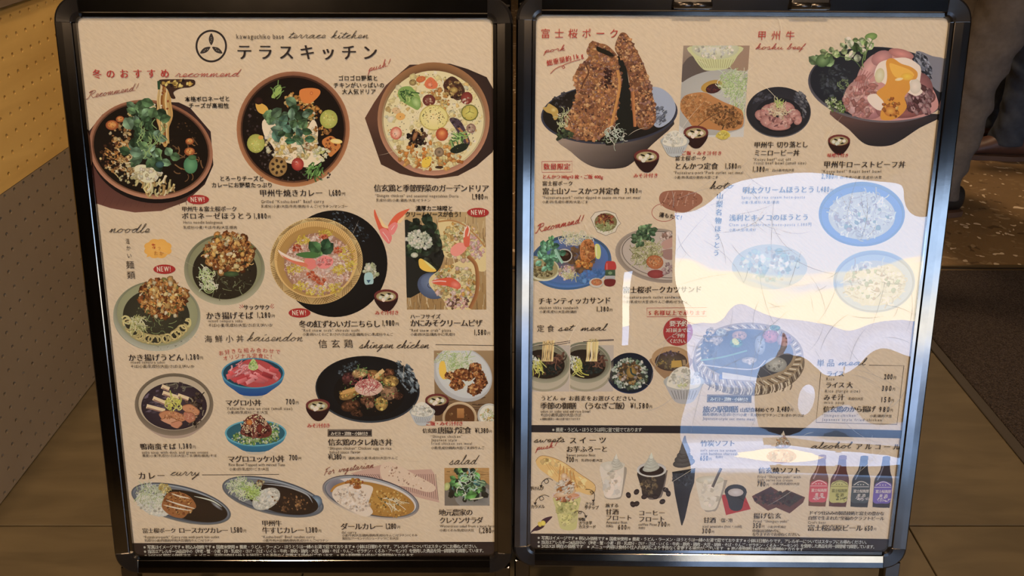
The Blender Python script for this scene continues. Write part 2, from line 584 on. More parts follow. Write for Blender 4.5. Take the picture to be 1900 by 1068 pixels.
BT = 0.0277                                   # width of the frame bars
PROF = [(0.0, -0.002), (0.0, 0.0045), (0.0045, 0.005), (0.0050, 0.0070), (0.0060, 0.0076),
        (0.0165, 0.0093), (0.0250, 0.0101), (0.0268, 0.0090), (BT, 0.0064), (BT, -0.016), (0.0, -0.016)]
PROF_TOP = [(t, w if t < 0.0055 or t > 0.0268 or w < 0 else 0.0086 + (t - 0.006) * 0.045) for t, w in PROF]   # top rail shaped flatter to keep the bright sky glint off it
def bar(L, axis, PROF=PROF):
    """profile swept along a straight side; opening edge on t=0, running 0..L"""
    n = len(PROF)
    V = []
    for s in (0.0, L):
        for t, w in PROF: V.append((s, -t, w))
    F = [(i, (i + 1) % n, n + (i + 1) % n, n + i) for i in range(n)]
    F += [tuple(range(n - 1, -1, -1)), tuple(range(n, 2 * n))]
    return V, F
def cap(ri=0.0075, n=10):
    """rounded corner piece, centre of the arc at the origin, quarter in -x,-y"""
    prof = [(-0.001, 0.003), (0.0, 0.0055), (0.002, 0.0080), (0.006, 0.0092), (0.0235, 0.0109), (BT - 0.0012, 0.0092), (BT + 0.0004, 0.0056), (BT + 0.0004, -0.017), (0.0, -0.017)]
    V = []; F = []; m = len(prof)
    rows = [(ri + 0.0, None)]
    for k in range(n + 1):
        a = math.pi + (math.pi / 2) * k / n
        for t, w in prof:
            R = ri + t
            # squarish outer corner towards the outside, round inside
            V.append((R * math.cos(a), R * math.sin(a), w))
    for k in range(n):
        for i in range(m):
            j = (i + 1) % m
            F.append((k * m + i, k * m + j, (k + 1) * m + j, (k + 1) * m + i))
    F += [tuple(range(m)), tuple(range((n + 1) * m - 1, n * m - 1, -1))]
    return V, F
RI = 0.0075

def sheet_height(k, u, v):
    """the clear sheet is not quite flat"""
    if k == 'L':
        return 0.0002 * np.sin(u * 9) * np.cos(v * 6)
    z = 0.00022 * np.sin(u * 11 + 1.0) * np.cos(v * 8)
    def at(px, py):
        q = to_uv('R', [(px, py)])[0]
        return q[0], q[1]
    def gv(px, py, a, su, sv):      # tips the sheet up or down around one spot
        u0, v0 = at(px, py)
        return a * (v - v0) * np.exp(-((u - u0) / su) ** 2 - ((v - v0) / sv) ** 2)
    def gu(px, py, a, su, sv):      # tips it sideways
        u0, v0 = at(px, py)
        return a * (u - u0) * np.exp(-((u - u0) / su) ** 2 - ((v - v0) / sv) ** 2)
    z = z + gv(1262, 372, -0.030, 0.055, 0.07) + gv(1708, 400, -0.026, 0.05, 0.07) + gv(1500, 320, 0.006, 0.07, 0.06)
    z = z + gu(1330, 600, -0.035, 0.05, 0.045) + gu(1262, 700, 0.015, 0.05, 0.05)
    z = z + gv(1420, 610, 0.012, 0.05, 0.04) + gu(1500, 740, 0.03, 0.05, 0.06) + gu(1600, 700, -0.03, 0.04, 0.05)
    # the loose foot of the sheet curls away from the paper in one long ridge
    v0 = at(1400, 884)[1] + 0.006 * np.sin(u * 9 + 1.2)
    d = v - v0
    up = np.clip(d / 0.062, 0, 1)
    ridge_ = np.where(d > 0, (1 - up) ** 2 * (1 + 2 * up), np.clip((v + 0.002) / (v0 + 0.002), 0, 1) ** 1.0)
    z = z + 0.0038 * ridge_ * (0.75 + 0.25 * np.sin(u * 7 + 0.6))
    z = z + 0.00001 * np.sin(v * 900 + 3 * np.sin(u * 14)) * np.exp(-((d - 0.035) / 0.04) ** 2)
    return z

def make_sign(k, label):
    o3, ux, up, nn = FR[k]
    yaw = POSE[k][3]
    root = empty('menu_sign', label, 'sign', (o3[0], o3[1] + 0.18, 0), yaw, 'A-frame menu signs')
    bpy.context.view_layer.update()
    inv = root.matrix_world.inverted()
    PM = Matrix(((ux[0], up[0], nn[0], o3[0]), (ux[1], up[1], nn[1], o3[1]), (ux[2], up[2], nn[2], o3[2]), (0, 0, 0, 1)))
    LM = inv @ PM                                   # panel coordinates -> stand coordinates
    hw = W / 2
    def T(x, y, a): return LM @ Matrix.Translation((x, y, 0)) @ Matrix.Rotation(a, 4, 'Z')
    V, F = bar(W - 2 * RI, 0)
    mesh_obj('frame_bar', V, F, M['bar'], root, T(-hw + RI, 0, 0))
    V, F = bar(W - 2 * RI, 0, PROF_TOP)
    mesh_obj('frame_bar', V, F, M['bar'], root, T(hw - RI, H, math.pi))
    V, F = bar(H - 2 * RI, 0)
    mesh_obj('frame_bar', V, F, M['bar'], root, T(-hw, H - RI, -math.pi / 2))
    mesh_obj('frame_bar', V, F, M['bar'], root, T(hw, RI, math.pi / 2))
    V, F = cap()
    for x, y, a in ((-hw + RI, RI, 0), (hw - RI, RI, math.pi / 2), (hw - RI, H - RI, math.pi), (-hw + RI, H - RI, -math.pi / 2)):
        mesh_obj('corner_cap', V, F, M['cap'], root, T(x, y, a), smooth=False)
    box('back_board', (-hw - 0.012, -0.012, -0.014), (hw + 0.012, H + 0.012, -0.004), M['back'], root, mw=LM)
    # the legs carry on below the frame to the floor
    lean = POSE[k][4]
    zb = o3[2] - BT * math.cos(lean)
    Ll = zb / math.cos(lean)
    for s in (-1, 1):
        box('leg', (s * (hw + 0.0125) - 0.0125, -BT - Ll + 0.002, -0.017), (s * (hw + 0.0125) + 0.0125, -0.020, 0.002), M['bar'], root, bevel=0.002, mw=LM)
        box('rubber_foot', (s * (hw + 0.0125) - 0.014, -BT - Ll + 0.0045, -0.019), (s * (hw + 0.0125) + 0.014, -BT - Ll + 0.035, 0.004), M['groove'], root, bevel=0.003, mw=LM)
    # the rear half of the A, hinged at the top
    top = PM @ Vector((0, H + 0.02, -0.02))
    RM = inv @ Matrix.Translation((top[0], top[1] + 0.03, 0)) @ Matrix.Rotation(yaw, 4, 'Z') @ Matrix.Translation((0, 0, 0))
    Hh = top[2]
    ang = math.radians(17)
    Lr = Hh / math.cos(ang)
    RM2 = inv @ Matrix.Translation((top[0], top[1] + 0.012, Hh)) @ Matrix.Rotation(yaw, 4, 'Z') @ Matrix.Rotation(ang, 4, 'X')
    box('rear_board', (-hw - 0.005, 0.0, -H - 0.03), (hw + 0.005, 0.008, -0.02), M['back'], root, mw=RM2)
    for s in (-1, 1):
        box('rear_leg', (s * (hw + 0.0125) - 0.0125, -0.006, -Lr + 0.003), (s * (hw + 0.0125) + 0.0125, 0.014, 0.0), M['bar'], root, bevel=0.002, mw=RM2)
    for z0 in (-0.025, -H - 0.04):
        box('rear_rail', (-hw, -0.006, z0), (hw, 0.014, z0 + 0.025), M['bar'], root, bevel=0.002, mw=RM2)
    if True:
        hz = 0.0 if k == 'R' else 0.03
        for cx in ((-0.073, 0.088) if k == 'R' else (-0.15, 0.15)):
            bm = bmesh.new()
            bx(bm, (cx - 0.0265, H + 0.0075 + hz, 0.002), (cx + 0.0265, H + 0.05 + hz * .3, 0.0155), 0.002, 2)
            hg = bm_obj('hinge', bm, M['cap'], root, LM)
            V, F = lathe([(0.0, -0.026), (0.0045, -0.026), (0.0045, -0.001), (0.0035, 0.0), (0.0045, 0.001), (0.0045, 0.026), (0.0, 0.026)], 14)
            V = [(cx + z, H + 0.0115 + hz + y, 0.0145 + x) for x, y, z in V]
            mesh_obj('hinge_pin', V, F, M['steel'], hg, smooth=True)
    # paper poster under a clear sheet
    ps = box('poster', (-hw - 0.008, -0.008, -0.0035), (hw + 0.008, H + 0.008, 0.0), M['paper'], root, mw=LM)
    nu, nv = 170, 260
    uu = np.linspace(-hw - 0.002, hw + 0.002, nu); vv = np.linspace(-0.002, H + 0.002, nv)
    U, Vv = np.meshgrid(uu, vv)
    Z = 0.0040 + sheet_height(k, U, Vv)
    co = np.stack([U.ravel(), Vv.ravel(), Z.ravel()], 1)
    idx = np.arange(nu * nv).reshape(nv, nu)
    Fq = np.stack([idx[:-1, :-1].ravel(), idx[:-1, 1:].ravel(), idx[1:, 1:].ravel(), idx[1:, :-1].ravel()], 1)
    sh = mesh_obj('cover_sheet', co.tolist(), Fq.tolist(), M['cover'], root, LM, smooth=True)
    tag(sh, label='clear wavy plastic sheet over the poster')
    return root, ps
signL, posterL = make_sign('L', 'left menu sign in black frame headed by a round three-leaf emblem')
signR, posterR = make_sign('R', 'right menu sign in black frame with sky mirrored in its cover sheet')

# ---------------------------------------------------------------- people
def cloth(name, col, rough=0.85, noise=(60, 0.12, 4), bump=(220, 0.3, 0.001)):
    return pbsdf(name, col, rough, 0, 0.3, noise=noise, bump=bump)
M['skin'] = pbsdf('skin', (0.45, 0.27, 0.18, 1), 0.55)
M['hair'] = pbsdf('black_hair', (0.015, 0.012, 0.010, 1), 0.5)
M['grey_denim'] = cloth('grey_denim', (0.135, 0.115, 0.098, 1))
M['navy_denim'] = cloth('navy_denim', (0.045, 0.054, 0.072, 1))
M['pale_denim'] = cloth('pale_blue_denim', (0.14, 0.17, 0.20, 1))
M['black_cloth'] = cloth('black_cloth', (0.010, 0.009, 0.009, 1))
M['dark_cloth'] = cloth('dark_wool', (0.03, 0.028, 0.027, 1))
M['brown_leather'] = pbsdf('brown_leather', (0.075, 0.034, 0.022, 1), 0.5, noise=(40, 0.2), bump=(90, 0.2, 0.001))
M['black_leather'] = pbsdf('black_leather', (0.02, 0.018, 0.017, 1), 0.45)
M['sole'] = pbsdf('brown_rubber_sole', (0.10, 0.055, 0.035, 1), 0.7)

def skin_mesh(name, verts, edges, rad, mat, parent):
    me = bpy.data.meshes.new(name)
    me.from_pydata(verts, edges, [])
    o = bpy.data.objects.new(name, me); C.objects.link(o)
    md = o.modifiers.new('s', 'SKIN')
    sv = me.skin_vertices[0].data
    for i, r in enumerate(rad):
        sv[i].radius = (r, r) if not isinstance(r, tuple) else r
    sv[0].use_root = True
    md2 = o.modifiers.new('d', 'SUBSURF'); md2.levels = 2; md2.render_levels = 2
    dg = bpy.context.evaluated_depsgraph_get()
    m2 = bpy.data.meshes.new_from_object(o.evaluated_get(dg))
    bpy.data.objects.remove(o)
    m2.materials.clear(); m2.materials.append(mat)
    m2.polygons.foreach_set('use_smooth', [True] * len(m2.polygons))
    q = bpy.data.objects.new(name, m2); link(q, parent)
    return q

def loft(rings, n=28, wr=0.0, seed=0, closed=False):
    """rings: (x, y, z, rx, ry); wr = depth of the folds"""
    rnd = random.Random(seed)
    ph = [rnd.uniform(0, 6.28) for _ in range(10)]
    V = []; F = []
    for i, (x, y, z, rx, ry) in enumerate(rings):
        for k in range(n):
            a = 2 * math.pi * k / n
            w = wr * (0.6 * math.sin(3 * a + z * 38 + ph[0] + 1.6 * math.sin(z * 17 + ph[1])) + 0.5 * math.sin(2 * a - z * 55 + ph[2]) + 0.35 * math.sin(5 * a + z * 90 + ph[3]))
            V.append((x + (rx + w) * math.cos(a), y + (ry + w) * math.sin(a), z + w * 0.4 * math.sin(a + ph[4])))
        if i:
            b0 = (i - 1) * n; b1 = i * n
            for k in range(n):
                F.append((b0 + k, b0 + (k + 1) % n, b1 + (k + 1) % n, b1 + k))
    if closed:
        F.append(tuple(range(n - 1, -1, -1))); F.append(tuple(range((len(rings) - 1) * n, len(rings) * n)))
    return V, F
def interp(rows, m):
    """Catmull-Rom through rows of equal length"""
    out = []
    N = len(rows)
    for i in range(N - 1):
        p0, p1, p2, p3 = rows[max(i - 1, 0)], rows[i], rows[i + 1], rows[min(i + 2, N - 1)]
        for k in range(m):
            t = k / m
            out.append(tuple(0.5 * (2 * b + (c - a) * t + (2 * a - 5 * b + 4 * c - d) * t * t + (3 * b - a - 3 * c + d) * t ** 3) for a, b, c, d in zip(p0, p1, p2, p3)))
    out.append(rows[-1])
    return out

def person(loc, face, label, legs, m_trou, m_coat, m_shoe, coat_z=0.95, hgt=1.0, wr=0.006, wide=1.0, group=None, seed=1, coat_w=1.0):
    """legs = ((x,y) left ankle, (x,y) right ankle) relative to the hips; face = heading in degrees (0 looks along +y)"""
    root = empty('person', label, 'person', (loc[0], loc[1], 0), math.radians(face), group)
    S = hgt
    V = [(0, 0, .93), (0, 0.01, 1.10), (0, 0, 1.28), (0, -.01, 1.42), (0, 0, 1.50), (0, .02, 1.60), (0, .02, 1.70)]
    R_ = [.13, .115, .125, .08, .052, .085, .075]
    E = [(0, 1), (1, 2), (2, 3), (3, 4), (4, 5), (5, 6)]
    for s, (ax, ay) in ((-1, legs[0]), (1, legs[1])):
        b = len(V)
        V += [(s * .09, 0, .86), (s * .09 + (ax - s * .09) * .5, ay * .45 + .02, .48), (ax, ay, .09), (ax, ay + .12, .035)]
        R_ += [.085, .055, .036, .03]
        E += [(0, b), (b, b + 1), (b + 1, b + 2), (b + 2, b + 3)]
        b = len(V)
        V += [(s * .17, 0, 1.40), (s * .23, -.02, 1.14), (s * .22, .18, 1.06), (s * .21, .23, 1.06), (s * .21, .265, 1.06)]
        R_ += [.05, .042, .028, .026, .024]
        E += [(3, b), (b, b + 1), (b + 1, b + 2), (b + 2, b + 3), (b + 3, b + 4)]
        h_ = b + 4
        for k in range(4):
            q = len(V); fx = s * .21 + (k - 1.5) * .019; ln = (.062, .072, .068, .052)[k]
            V += [(fx, .285, 1.058), (fx, .285 + ln * .5, 1.05), (fx, .285 + ln * .8, 1.05 - ln * .45)]
            R_ += [.009, .0085, .0075]; E += [(h_, q), (q, q + 1), (q + 1, q + 2)]
        q = len(V)
        V += [(s * .21 - s * .03, .25, 1.062), (s * .21 - s * .045, .285, 1.05)]; R_ += [.010, .009]; E += [(b + 3, q), (q, q + 1)]
        # nose and ears belong to the same skin
    q = len(V); V += [(0, .112, 1.625)]; R_ += [.014]; E += [(5, q)]
    for s in (-1, 1):
        q = len(V); V += [(s * .088, .0, 1.63)]; R_ += [.014]; E += [(5, q)]
    V = [tuple(c * S for c in v) for v in V]
    skin_mesh('body', V, E, [r * S for r in R_], M['skin'], root)
    for s in (-1, 1):
        bm = bmesh.new(); bmesh.ops.create_uvsphere(bm, u_segments=12, v_segments=8, radius=.011 * S, matrix=Matrix.Translation((s * .032 * S, .095 * S, 1.655 * S)))
        bm_obj('eye', bm, M['hair'], root, smooth=True)
    bm = bmesh.new(); bmesh.ops.create_uvsphere(bm, u_segments=20, v_segments=14, radius=1, matrix=Matrix.Translation((0, -.012 * S, 1.70 * S)) @ Matrix.Diagonal((.098 * S, .108 * S, .105 * S, 1)))
    bmesh.ops.delete(bm, geom=[v for v in bm.verts if v.co.y > .055 * S and v.co.z < 1.72 * S or v.co.z < 1.60 * S], context='VERTS')
    bm_obj('hair', bm, M['hair'], root, smooth=True)
    # trousers
    VV = []; FF = []
    rows = [(0, 0, 1.0, .15, .115), (0, 0, .93, .165, .125), (0, 0, .86, .172, .125), (0, 0, .82, .168, .115)]
    v, f = loft([tuple(c * S for c in r) for r in interp(rows, 4)], 36, wr * .5, seed); b = len(VV); VV += v; FF += [tuple(i + b for i in q) for q in f]
    for s, (ax, ay) in ((-1, legs[0]), (1, legs[1])):
        kx = s * .09 + (ax - s * .09) * .5; ky = ay * .45 + .02
        rows = [(s * .082, 0, .88, .098, .118), (s * .088, .004, .76, .100 * wide, .108 * wide), ((s * .09 + kx) / 2, ky * .6, .62, .088 * wide, .094 * wide), (kx, ky, .48, .075 * wide, .08 * wide),
                ((kx + ax) / 2, (ky + ay) / 2 - .01, .34, .068 * wide, .074 * wide), (ax, ay, .18, .062 * wide, .068 * wide), (ax, ay, .085, .064 * wide, .072 * wide), (ax, ay, .07, .060 * wide, .068 * wide)]
        v, f = loft([tuple(c * S for c in r) for r in interp(rows, 9)], 36, wr, seed + 3 + s); b = len(VV); VV += v; FF += [tuple(i + b for i in q) for q in f]
    mesh_obj('trousers', VV, FF, m_trou, root, smooth=True)
    # shoes
    for s, (ax, ay) in ((-1, legs[0]), (1, legs[1])):
        rows = [(0, -.085, .05, .018, .03), (0, -.075, .055, .034, .044), (0, -.03, .06, .040, .052), (0, .03, .055, .043, .047), (0, .09, .042, .048, .034), (0, .14, .034, .045, .026), (0, .18, .028, .03, .018), (0, .192, .026, .012, .01)]
        v, f = loft([(r[0], r[2], r[1], r[3], r[4]) for r in interp(rows, 4)], 24, 0, 0, True)
        v = [(ax * S + x, ay * S + z, max(0.012, y + .008)) for x, y, z in v]
        sh = mesh_obj('shoe', v, f, m_shoe, root, smooth=True)
        rows = [(0, -.09, 0, .03, 0), (0, -.04, 0, .044, 0), (0, .04, 0, .046, 0), (0, .11, 0, .052, 0), (0, .16, 0, .045, 0), (0, .196, 0, .018, 0)]
        pts = [(ax * S + r[3], ay * S + r[1]) for r in interp(rows, 4)] + [(ax * S - r[3], ay * S + r[1]) for r in reversed(interp(rows, 4))]
        n = len(pts)
        mesh_obj('sole', [(x, y, 0.001) for x, y in pts] + [(x, y, .022) for x, y in pts], [tuple(range(n - 1, -1, -1)), tuple(range(n, 2 * n))] + [(i, (i + 1) % n, n + (i + 1) % n, n + i) for i in range(n)], M['sole'], sh)
        for k in range(4):
            z = .098 - k * .011; y = ay * S + .03 + k * .021
            bm = bmesh.new(); bx(bm, (ax * S - .022, y - .003, z - .004), (ax * S + .022, y + .003, z + .003), .001)
            bm_obj('lace', bm, M['black_leather'], sh)
    # coat or jacket
    VV = []; FF = []
    w = coat_w
    rows = [(0, 0, 1.47, .07, .065), (0, -.005, 1.43, .15, .095), (0, 0, 1.36, .185, .115), (0, 0, 1.2, .175, .125), (0, 0, 1.05, .18, .13), (0, 0, max(coat_z + .02, .9), .2 * w, .15 * w), (0, 0, coat_z, .205 * w, .155 * w)]
    v, f = loft([tuple(c * S for c in r) for r in interp(rows, 6)], 36, .004, seed + 9); b = len(VV); VV += v; FF += [tuple(i + b for i in q) for q in f]
    for s in (-1, 1):
        rows = [(s * .14, 0, 1.40, .06, .065), (s * .2, 0, 1.34, .058, .062), (s * .235, -.01, 1.22, .052, .056), (s * .235, -.01, 1.12, .052, .056), (s * .23, .06, 1.085, .05, .03), (s * .22, .17, 1.07, .042, .03)]
        v, f = loft([tuple(c * S for c in r) for r in interp(rows, 6)], 24, .004, seed + 12 + s); b = len(VV); VV += v; FF += [tuple(i + b for i in q) for q in f]
    mesh_obj('coat', VV, FF, m_coat, root, smooth=True)
    return root
person((1.61, 2.64), 90, 'person in grey jeans standing behind the right edge of the right sign', ((-.10, .05), (.07, -.02)), M['grey_denim'], M['dark_cloth'], M['black_leather'], 0.96, wide=.9, wr=.006, seed=4)
person((2.14, 3.22), 80, 'person in dark blue jeans and brown laced shoes, pale denim hem, at the right edge', ((-.12, .0), (.12, .02)), M['navy_denim'], M['pale_denim'], M['brown_leather'], .80, wide=.95, seed=21, coat_w=.95)
person((2.62, 4.05), 170, 'person in black trousers standing behind the other two', ((-.12, .0), (.12, .02)), M['black_cloth'], M['black_cloth'], M['black_leather'], .30, wide=1.4, seed=33, coat_w=1.3)
# two visitors out on the forecourt, mirrored small and dark in the right sign
person((8.4, -22.5), 20, 'dark figure on the forecourt, mirrored left of centre in the sky patch', ((-.14, .0), (.14, .05)), M['black_cloth'], M['black_cloth'], M['black_leather'], .55, wide=1.2, seed=41, coat_w=1.4)
person((10.6, -22.5), -30, 'dark figure on the forecourt, mirrored beside the price list', ((-.1, .0), (.1, .05)), M['black_cloth'], M['dark_cloth'], M['black_leather'], .6, wide=1.2, seed=47, coat_w=1.2)

# ---------------------------------------------------------------- printing: flat ink shapes laid on the paper
REF = lin((200, 171, 137))                     # how bare paper looks under these lamps
def ink(c):
    a = lin(c) / REF * np.array(PAPER)
    return np.clip(a, 0.002, 0.9)

class Pic:
    STEP = 1.5e-6
    def __init__(s, k, z0=0.00006, clip=None, seed=1):
        s.k = k; s.V = []; s.Cc = []; s.Z = []; s.F = []; s.lv = 0; s.z0 = z0
        s.clip = clip; s.r = random.Random(seed)
    def up(s, n=1): s.lv += n
    def _add(s, pts, cols, faces, lv=None):
        b = len(s.V)
        if s.clip:
            (xl0, xr0, y0), (xl1, xr1, y1) = s.clip
            q = []
            for x, y in pts:
                y = min(max(y, y0), y1); t = (y - y0) / (y1 - y0)
                q.append((min(max(x, xl0 + (xl1 - xl0) * t), xr0 + (xr1 - xr0) * t), y))
            pts = q
        s.V += pts; s.Cc += cols
        z = s.lv if lv is None else lv
        s.Z += [z] * len(pts)
        s.F += [tuple(b + i for i in f) for f in faces]
    def fan(s, c, pts, cc, ce, lv=None):
        n = len(pts)
        ces = ce if isinstance(ce, list) else [ce] * n
        s._add([c] + pts, [cc] + ces, [(0, 1 + i, 1 + (i + 1) % n) for i in range(n)], lv)
    def pts_ell(s, cx, cy, rx, ry, rot=0, n=40, a0=0, a1=360, sq=1.0):
        c, q = math.cos(math.radians(rot)), math.sin(math.radians(rot))
        out = []
        for i in range(n):
            a = math.radians(a0 + (a1 - a0) * i / (n if a1 - a0 == 360 else n - 1))
            x, y = math.cos(a) * rx, math.sin(a) * ry
            out.append((cx + x * c - y * q, cy + x * q + y * c))
        return out
    def ell(s, cx, cy, rx, ry, cc, ce=None, rot=0, n=None):
        ce = ce or cc
        n = n or max(10, min(56, int(6 + (rx + ry) * 0.4)))
        s.fan((cx, cy), s.pts_ell(cx, cy, rx, ry, rot, n), cc, ce); s.up()
    def ann(s, A, B, ct, cb, n=56, stripes=0, c3=None):
        """band between ellipse A (outer) and B (inner): colour ct towards the top, cb towards the bottom"""
        pa = s.pts_ell(*A, n=n); pb = s.pts_ell(*B, n=n)
        cols = []
        for i in range(n):
            a = 2 * math.pi * i / n
            t = (1 - math.sin(a)) / 2
            c = tuple(cb[j] * (1 - t) + ct[j] * t for j in range(3))
            if stripes and c3 and (i * stripes // n) % 2: c = c3
            cols.append(c)
        s._add(pa + pb, cols + [tuple(v * 0.86 for v in c) for c in cols],
               [(i, (i + 1) % n, n + (i + 1) % n, n + i) for i in range(n)]); s.up()
    def poly(s, pts, c, lv=None):
        t = tessellate_polygon([[Vector((x, y, 0)) for x, y in pts]])
        cols = c if isinstance(c, list) else [c] * len(pts)
        s._add(list(pts), cols, [tuple(f) for f in t], lv)
        if lv is None: s.up()
    def smooth(s, pts, n=5, closed=True):
        P = pts; m = len(P); out = []
        rng = range(m if closed else m - 1)
        for i in rng:
            g = (lambda j: P[j % m]) if closed else (lambda j: P[min(max(j, 0), m - 1)])
            p0, p1, p2, p3 = g(i - 1), g(i), g(i + 1), g(i + 2)
            for k in range(n):
                t = k / n
                out.append(tuple(0.5 * (2 * p1[j] + (p2[j] - p0[j]) * t + (2 * p0[j] - 5 * p1[j] + 4 * p2[j] - p3[j]) * t * t + (3 * p1[j] - p0[j] - 3 * p2[j] + p3[j]) * t ** 3) for j in (0, 1)))
        if not closed: out.append(P[-1])
        return out
    def shape(s, pts, c, n=4):
        s.poly(s.smooth(pts, n), c if not isinstance(c, list) else c)
    def line(s, pts, w, c, taper=False, lv=None, c2=None):
        L = []; Rr = []
        m = len(pts)
        for i, (x, y) in enumerate(pts):
            x0, y0 = pts[max(i - 1, 0)]; x1, y1 = pts[min(i + 1, m - 1)]
            dx, dy = x1 - x0, y1 - y0
            l = math.hypot(dx, dy) or 1
            ww = w / 2
            if taper: ww *= max(0.15, math.sin(math.pi * (i + 0.6) / (m + 0.2)))
            L.append((x - dy / l * ww, y + dx / l * ww)); Rr.append((x + dy / l * ww, y - dx / l * ww))
        s._add(L + Rr, [c] * m + [c2 or c] * m, [(i, i + 1, m + i + 1, m + i) for i in range(m - 1)], lv)
        if lv is None: s.up()
    def curve(s, pts, w, c, n=6, **k):
        s.line(s.smooth(pts, n, False), w, c, **k)
    def rp(s, cx, cy, rx, ry, rot=0, box=False, hollow=0.0):
        r = s.r
        if box: x, y = r.uniform(-1, 1) * rx, r.uniform(-1, 1) * ry
        else:
            a = r.uniform(0, 2 * math.pi); q = math.sqrt(r.uniform(hollow ** 2, 1))
            x, y = math.cos(a) * q * rx, math.sin(a) * q * ry
        c, t = math.cos(math.radians(rot)), math.sin(math.radians(rot))
        return cx + x * c - y * t, cy + x * t + y * c
    def jit(s, c, v=0.14):
        f = 1 + s.r.uniform(-v, v)
        return tuple(min(255, max(0, x * f)) for x in c)
    def sc(s, cx, cy, rx, ry, n, s0, s1, pal, rot=0, box=False, asp=1.0, ang=None, hollow=0.0, jag=0.42, dark=0.74, v=0.14):
        """scattered irregular flecks, each lighter in the middle"""
        r = s.r
        for i in range(n):
            x, y = s.rp(cx, cy, rx, ry, rot, box, hollow)
            z = r.uniform(s0, s1)
            c = s.jit(r.choice(pal), v)
            a = math.radians(ang + r.uniform(-18, 18)) if ang is not None else r.uniform(0, math.pi)
            k = 6 if z < 2.4 else 8
            ca, sa = math.cos(a), math.sin(a)
            pts = []
            for j in range(k):
                t = 2 * math.pi * j / k
                q = z * (1 + r.uniform(-jag, jag))
                px, py = math.cos(t) * q * asp, math.sin(t) * q
                pts.append((x + px * ca - py * sa, y + px * sa + py * ca))
            s.fan((x - z * 0.2, y - z * 0.25), pts, c, tuple(q * dark for q in c), s.lv + i % 16)
        s.up(16)
    def st(s, cx, cy, rx, ry, n, ln, w, pal, rot=0, ang=None, spread=25, curl=0.5, box=False, hollow=0.0):
        """strands: shredded cabbage, noodles, onion"""
        r = s.r
        for i in range(n):
            x, y = s.rp(cx, cy, rx, ry, rot, box, hollow)
            a = math.radians(ang + r.uniform(-spread, spread)) if ang is not None else r.uniform(0, 2 * math.pi)
            l = ln * r.uniform(0.6, 1.25); k = r.uniform(-curl, curl) * 2
            pts = []
            for j in range(5):
                pts.append((x, y)); x += math.cos(a) * l / 4; y += math.sin(a) * l / 4; a += k * 0.5
            c = s.jit(r.choice(pal), 0.12)
            s.line(pts, w * r.uniform(0.7, 1.2), c, lv=s.lv + i % 16, c2=tuple(q * 0.8 for q in c))
        s.up(16)
    def leaf(s, x, y, l, w, a, c):
        a = math.radians(a); ca, sa = math.cos(a), math.sin(a)
        U = [(0, 0), (.18, .32), (.45, .5), (.75, .38), (1, 0)]
        f = lambda u, v: (x + u * l * ca - v * w * sa, y + u * l * sa + v * w * ca)
        up_ = [f(u, v) for u, v in U]; dn = [f(u, -v) for u, v in U]
        c2 = tuple(q * 0.68 for q in c); c3 = tuple(min(255, q * 1.2 + 8) for q in c)
        s._add(up_ + [f(.5, 0)], [c2, c, c3, c, c2, c], [(5, i, i + 1) for i in range(4)] )
        s._add(dn + [f(.5, 0)], [c2, c2, c, c2, c2, c2], [(5, i + 1, i) for i in range(4)]); s.up()
    def greens(s, cx, cy, rx, ry, n, l0, l1, pal, rot=0):
        for i in range(n):
            x, y = s.rp(cx, cy, rx, ry, rot)
            l = s.r.uniform(l0, l1)
            s.leaf(x, y, l, l * s.r.uniform(0.6, 0.95), s.r.uniform(0, 360), s.jit(s.r.choice(pal), 0.2))
    def rect(s, x0, y0, x1, y1, c, c2=None):
        c2 = c2 or c
        s._add([(x0, y0), (x1, y0), (x1, y1), (x0, y1)], [c, c, c2, c2], [(0, 1, 2, 3)]); s.up()
    def grid(s, q, nx, ny, fn):
        """q: four corners TL TR BR BL; fn(u,v)->colour"""
        V = []; Cc = []
        for j in range(ny + 1):
            for i in range(nx + 1):
                u, v = i / nx, j / ny
                x = (q[0][0] * (1 - u) + q[1][0] * u) * (1 - v) + (q[3][0] * (1 - u) + q[2][0] * u) * v
                y = (q[0][1] * (1 - u) + q[1][1] * u) * (1 - v) + (q[3][1] * (1 - u) + q[2][1] * u) * v
                V.append((x, y)); Cc.append(fn(u, v))
        m = nx + 1
        s._add(V, Cc, [(j * m + i, j * m + i + 1, (j + 1) * m + i + 1, (j + 1) * m + i) for j in range(ny) for i in range(nx)]); s.up()
    def build(s, name, parent, label=None):
        uv = to_uv(s.k, s.V)
        z = s.z0 + np.array(s.Z) * s.STEP
        co = np.concatenate([uv, z[:, None]], 1)
        cc = lin(np.array(s.Cc)) / REF * np.array(PAPER)
        m = cc @ np.array([0.3, 0.6, 0.1])
        cc = m[:, None] + (cc - m[:, None]) * 0.86
        return ink_mesh(name, co, s.F, np.clip(cc, 0.002, 0.9), parent, label)

def ink_mesh(name, co, faces, cols, parent, label=None):
    me = bpy.data.meshes.new(name)
    # orient every face outward (+z in poster space)
    ff = []
    X = co[:, 0]; Y = co[:, 1]
    for f in faces:
        a = 0.0
        for i in range(len(f)):
            p, q = f[i], f[(i + 1) % len(f)]
            a += X[p] * Y[q] - X[q] * Y[p]
        if abs(a) < 1e-13: continue
        ff.append(f if a > 0 else tuple(reversed(f)))
    me.from_pydata(co.tolist(), [], ff)
    at = me.color_attributes.new('Col', 'FLOAT_COLOR', 'POINT')
    buf = np.ones((len(co), 4), np.float32); buf[:, :3] = cols
    at.data.foreach_set('color', buf.ravel())
    me.materials.append(M['ink'])
    me.update()
    o = bpy.data.objects.new(name, me)
    link(o, parent)
    if label: o['label'] = label
    return o

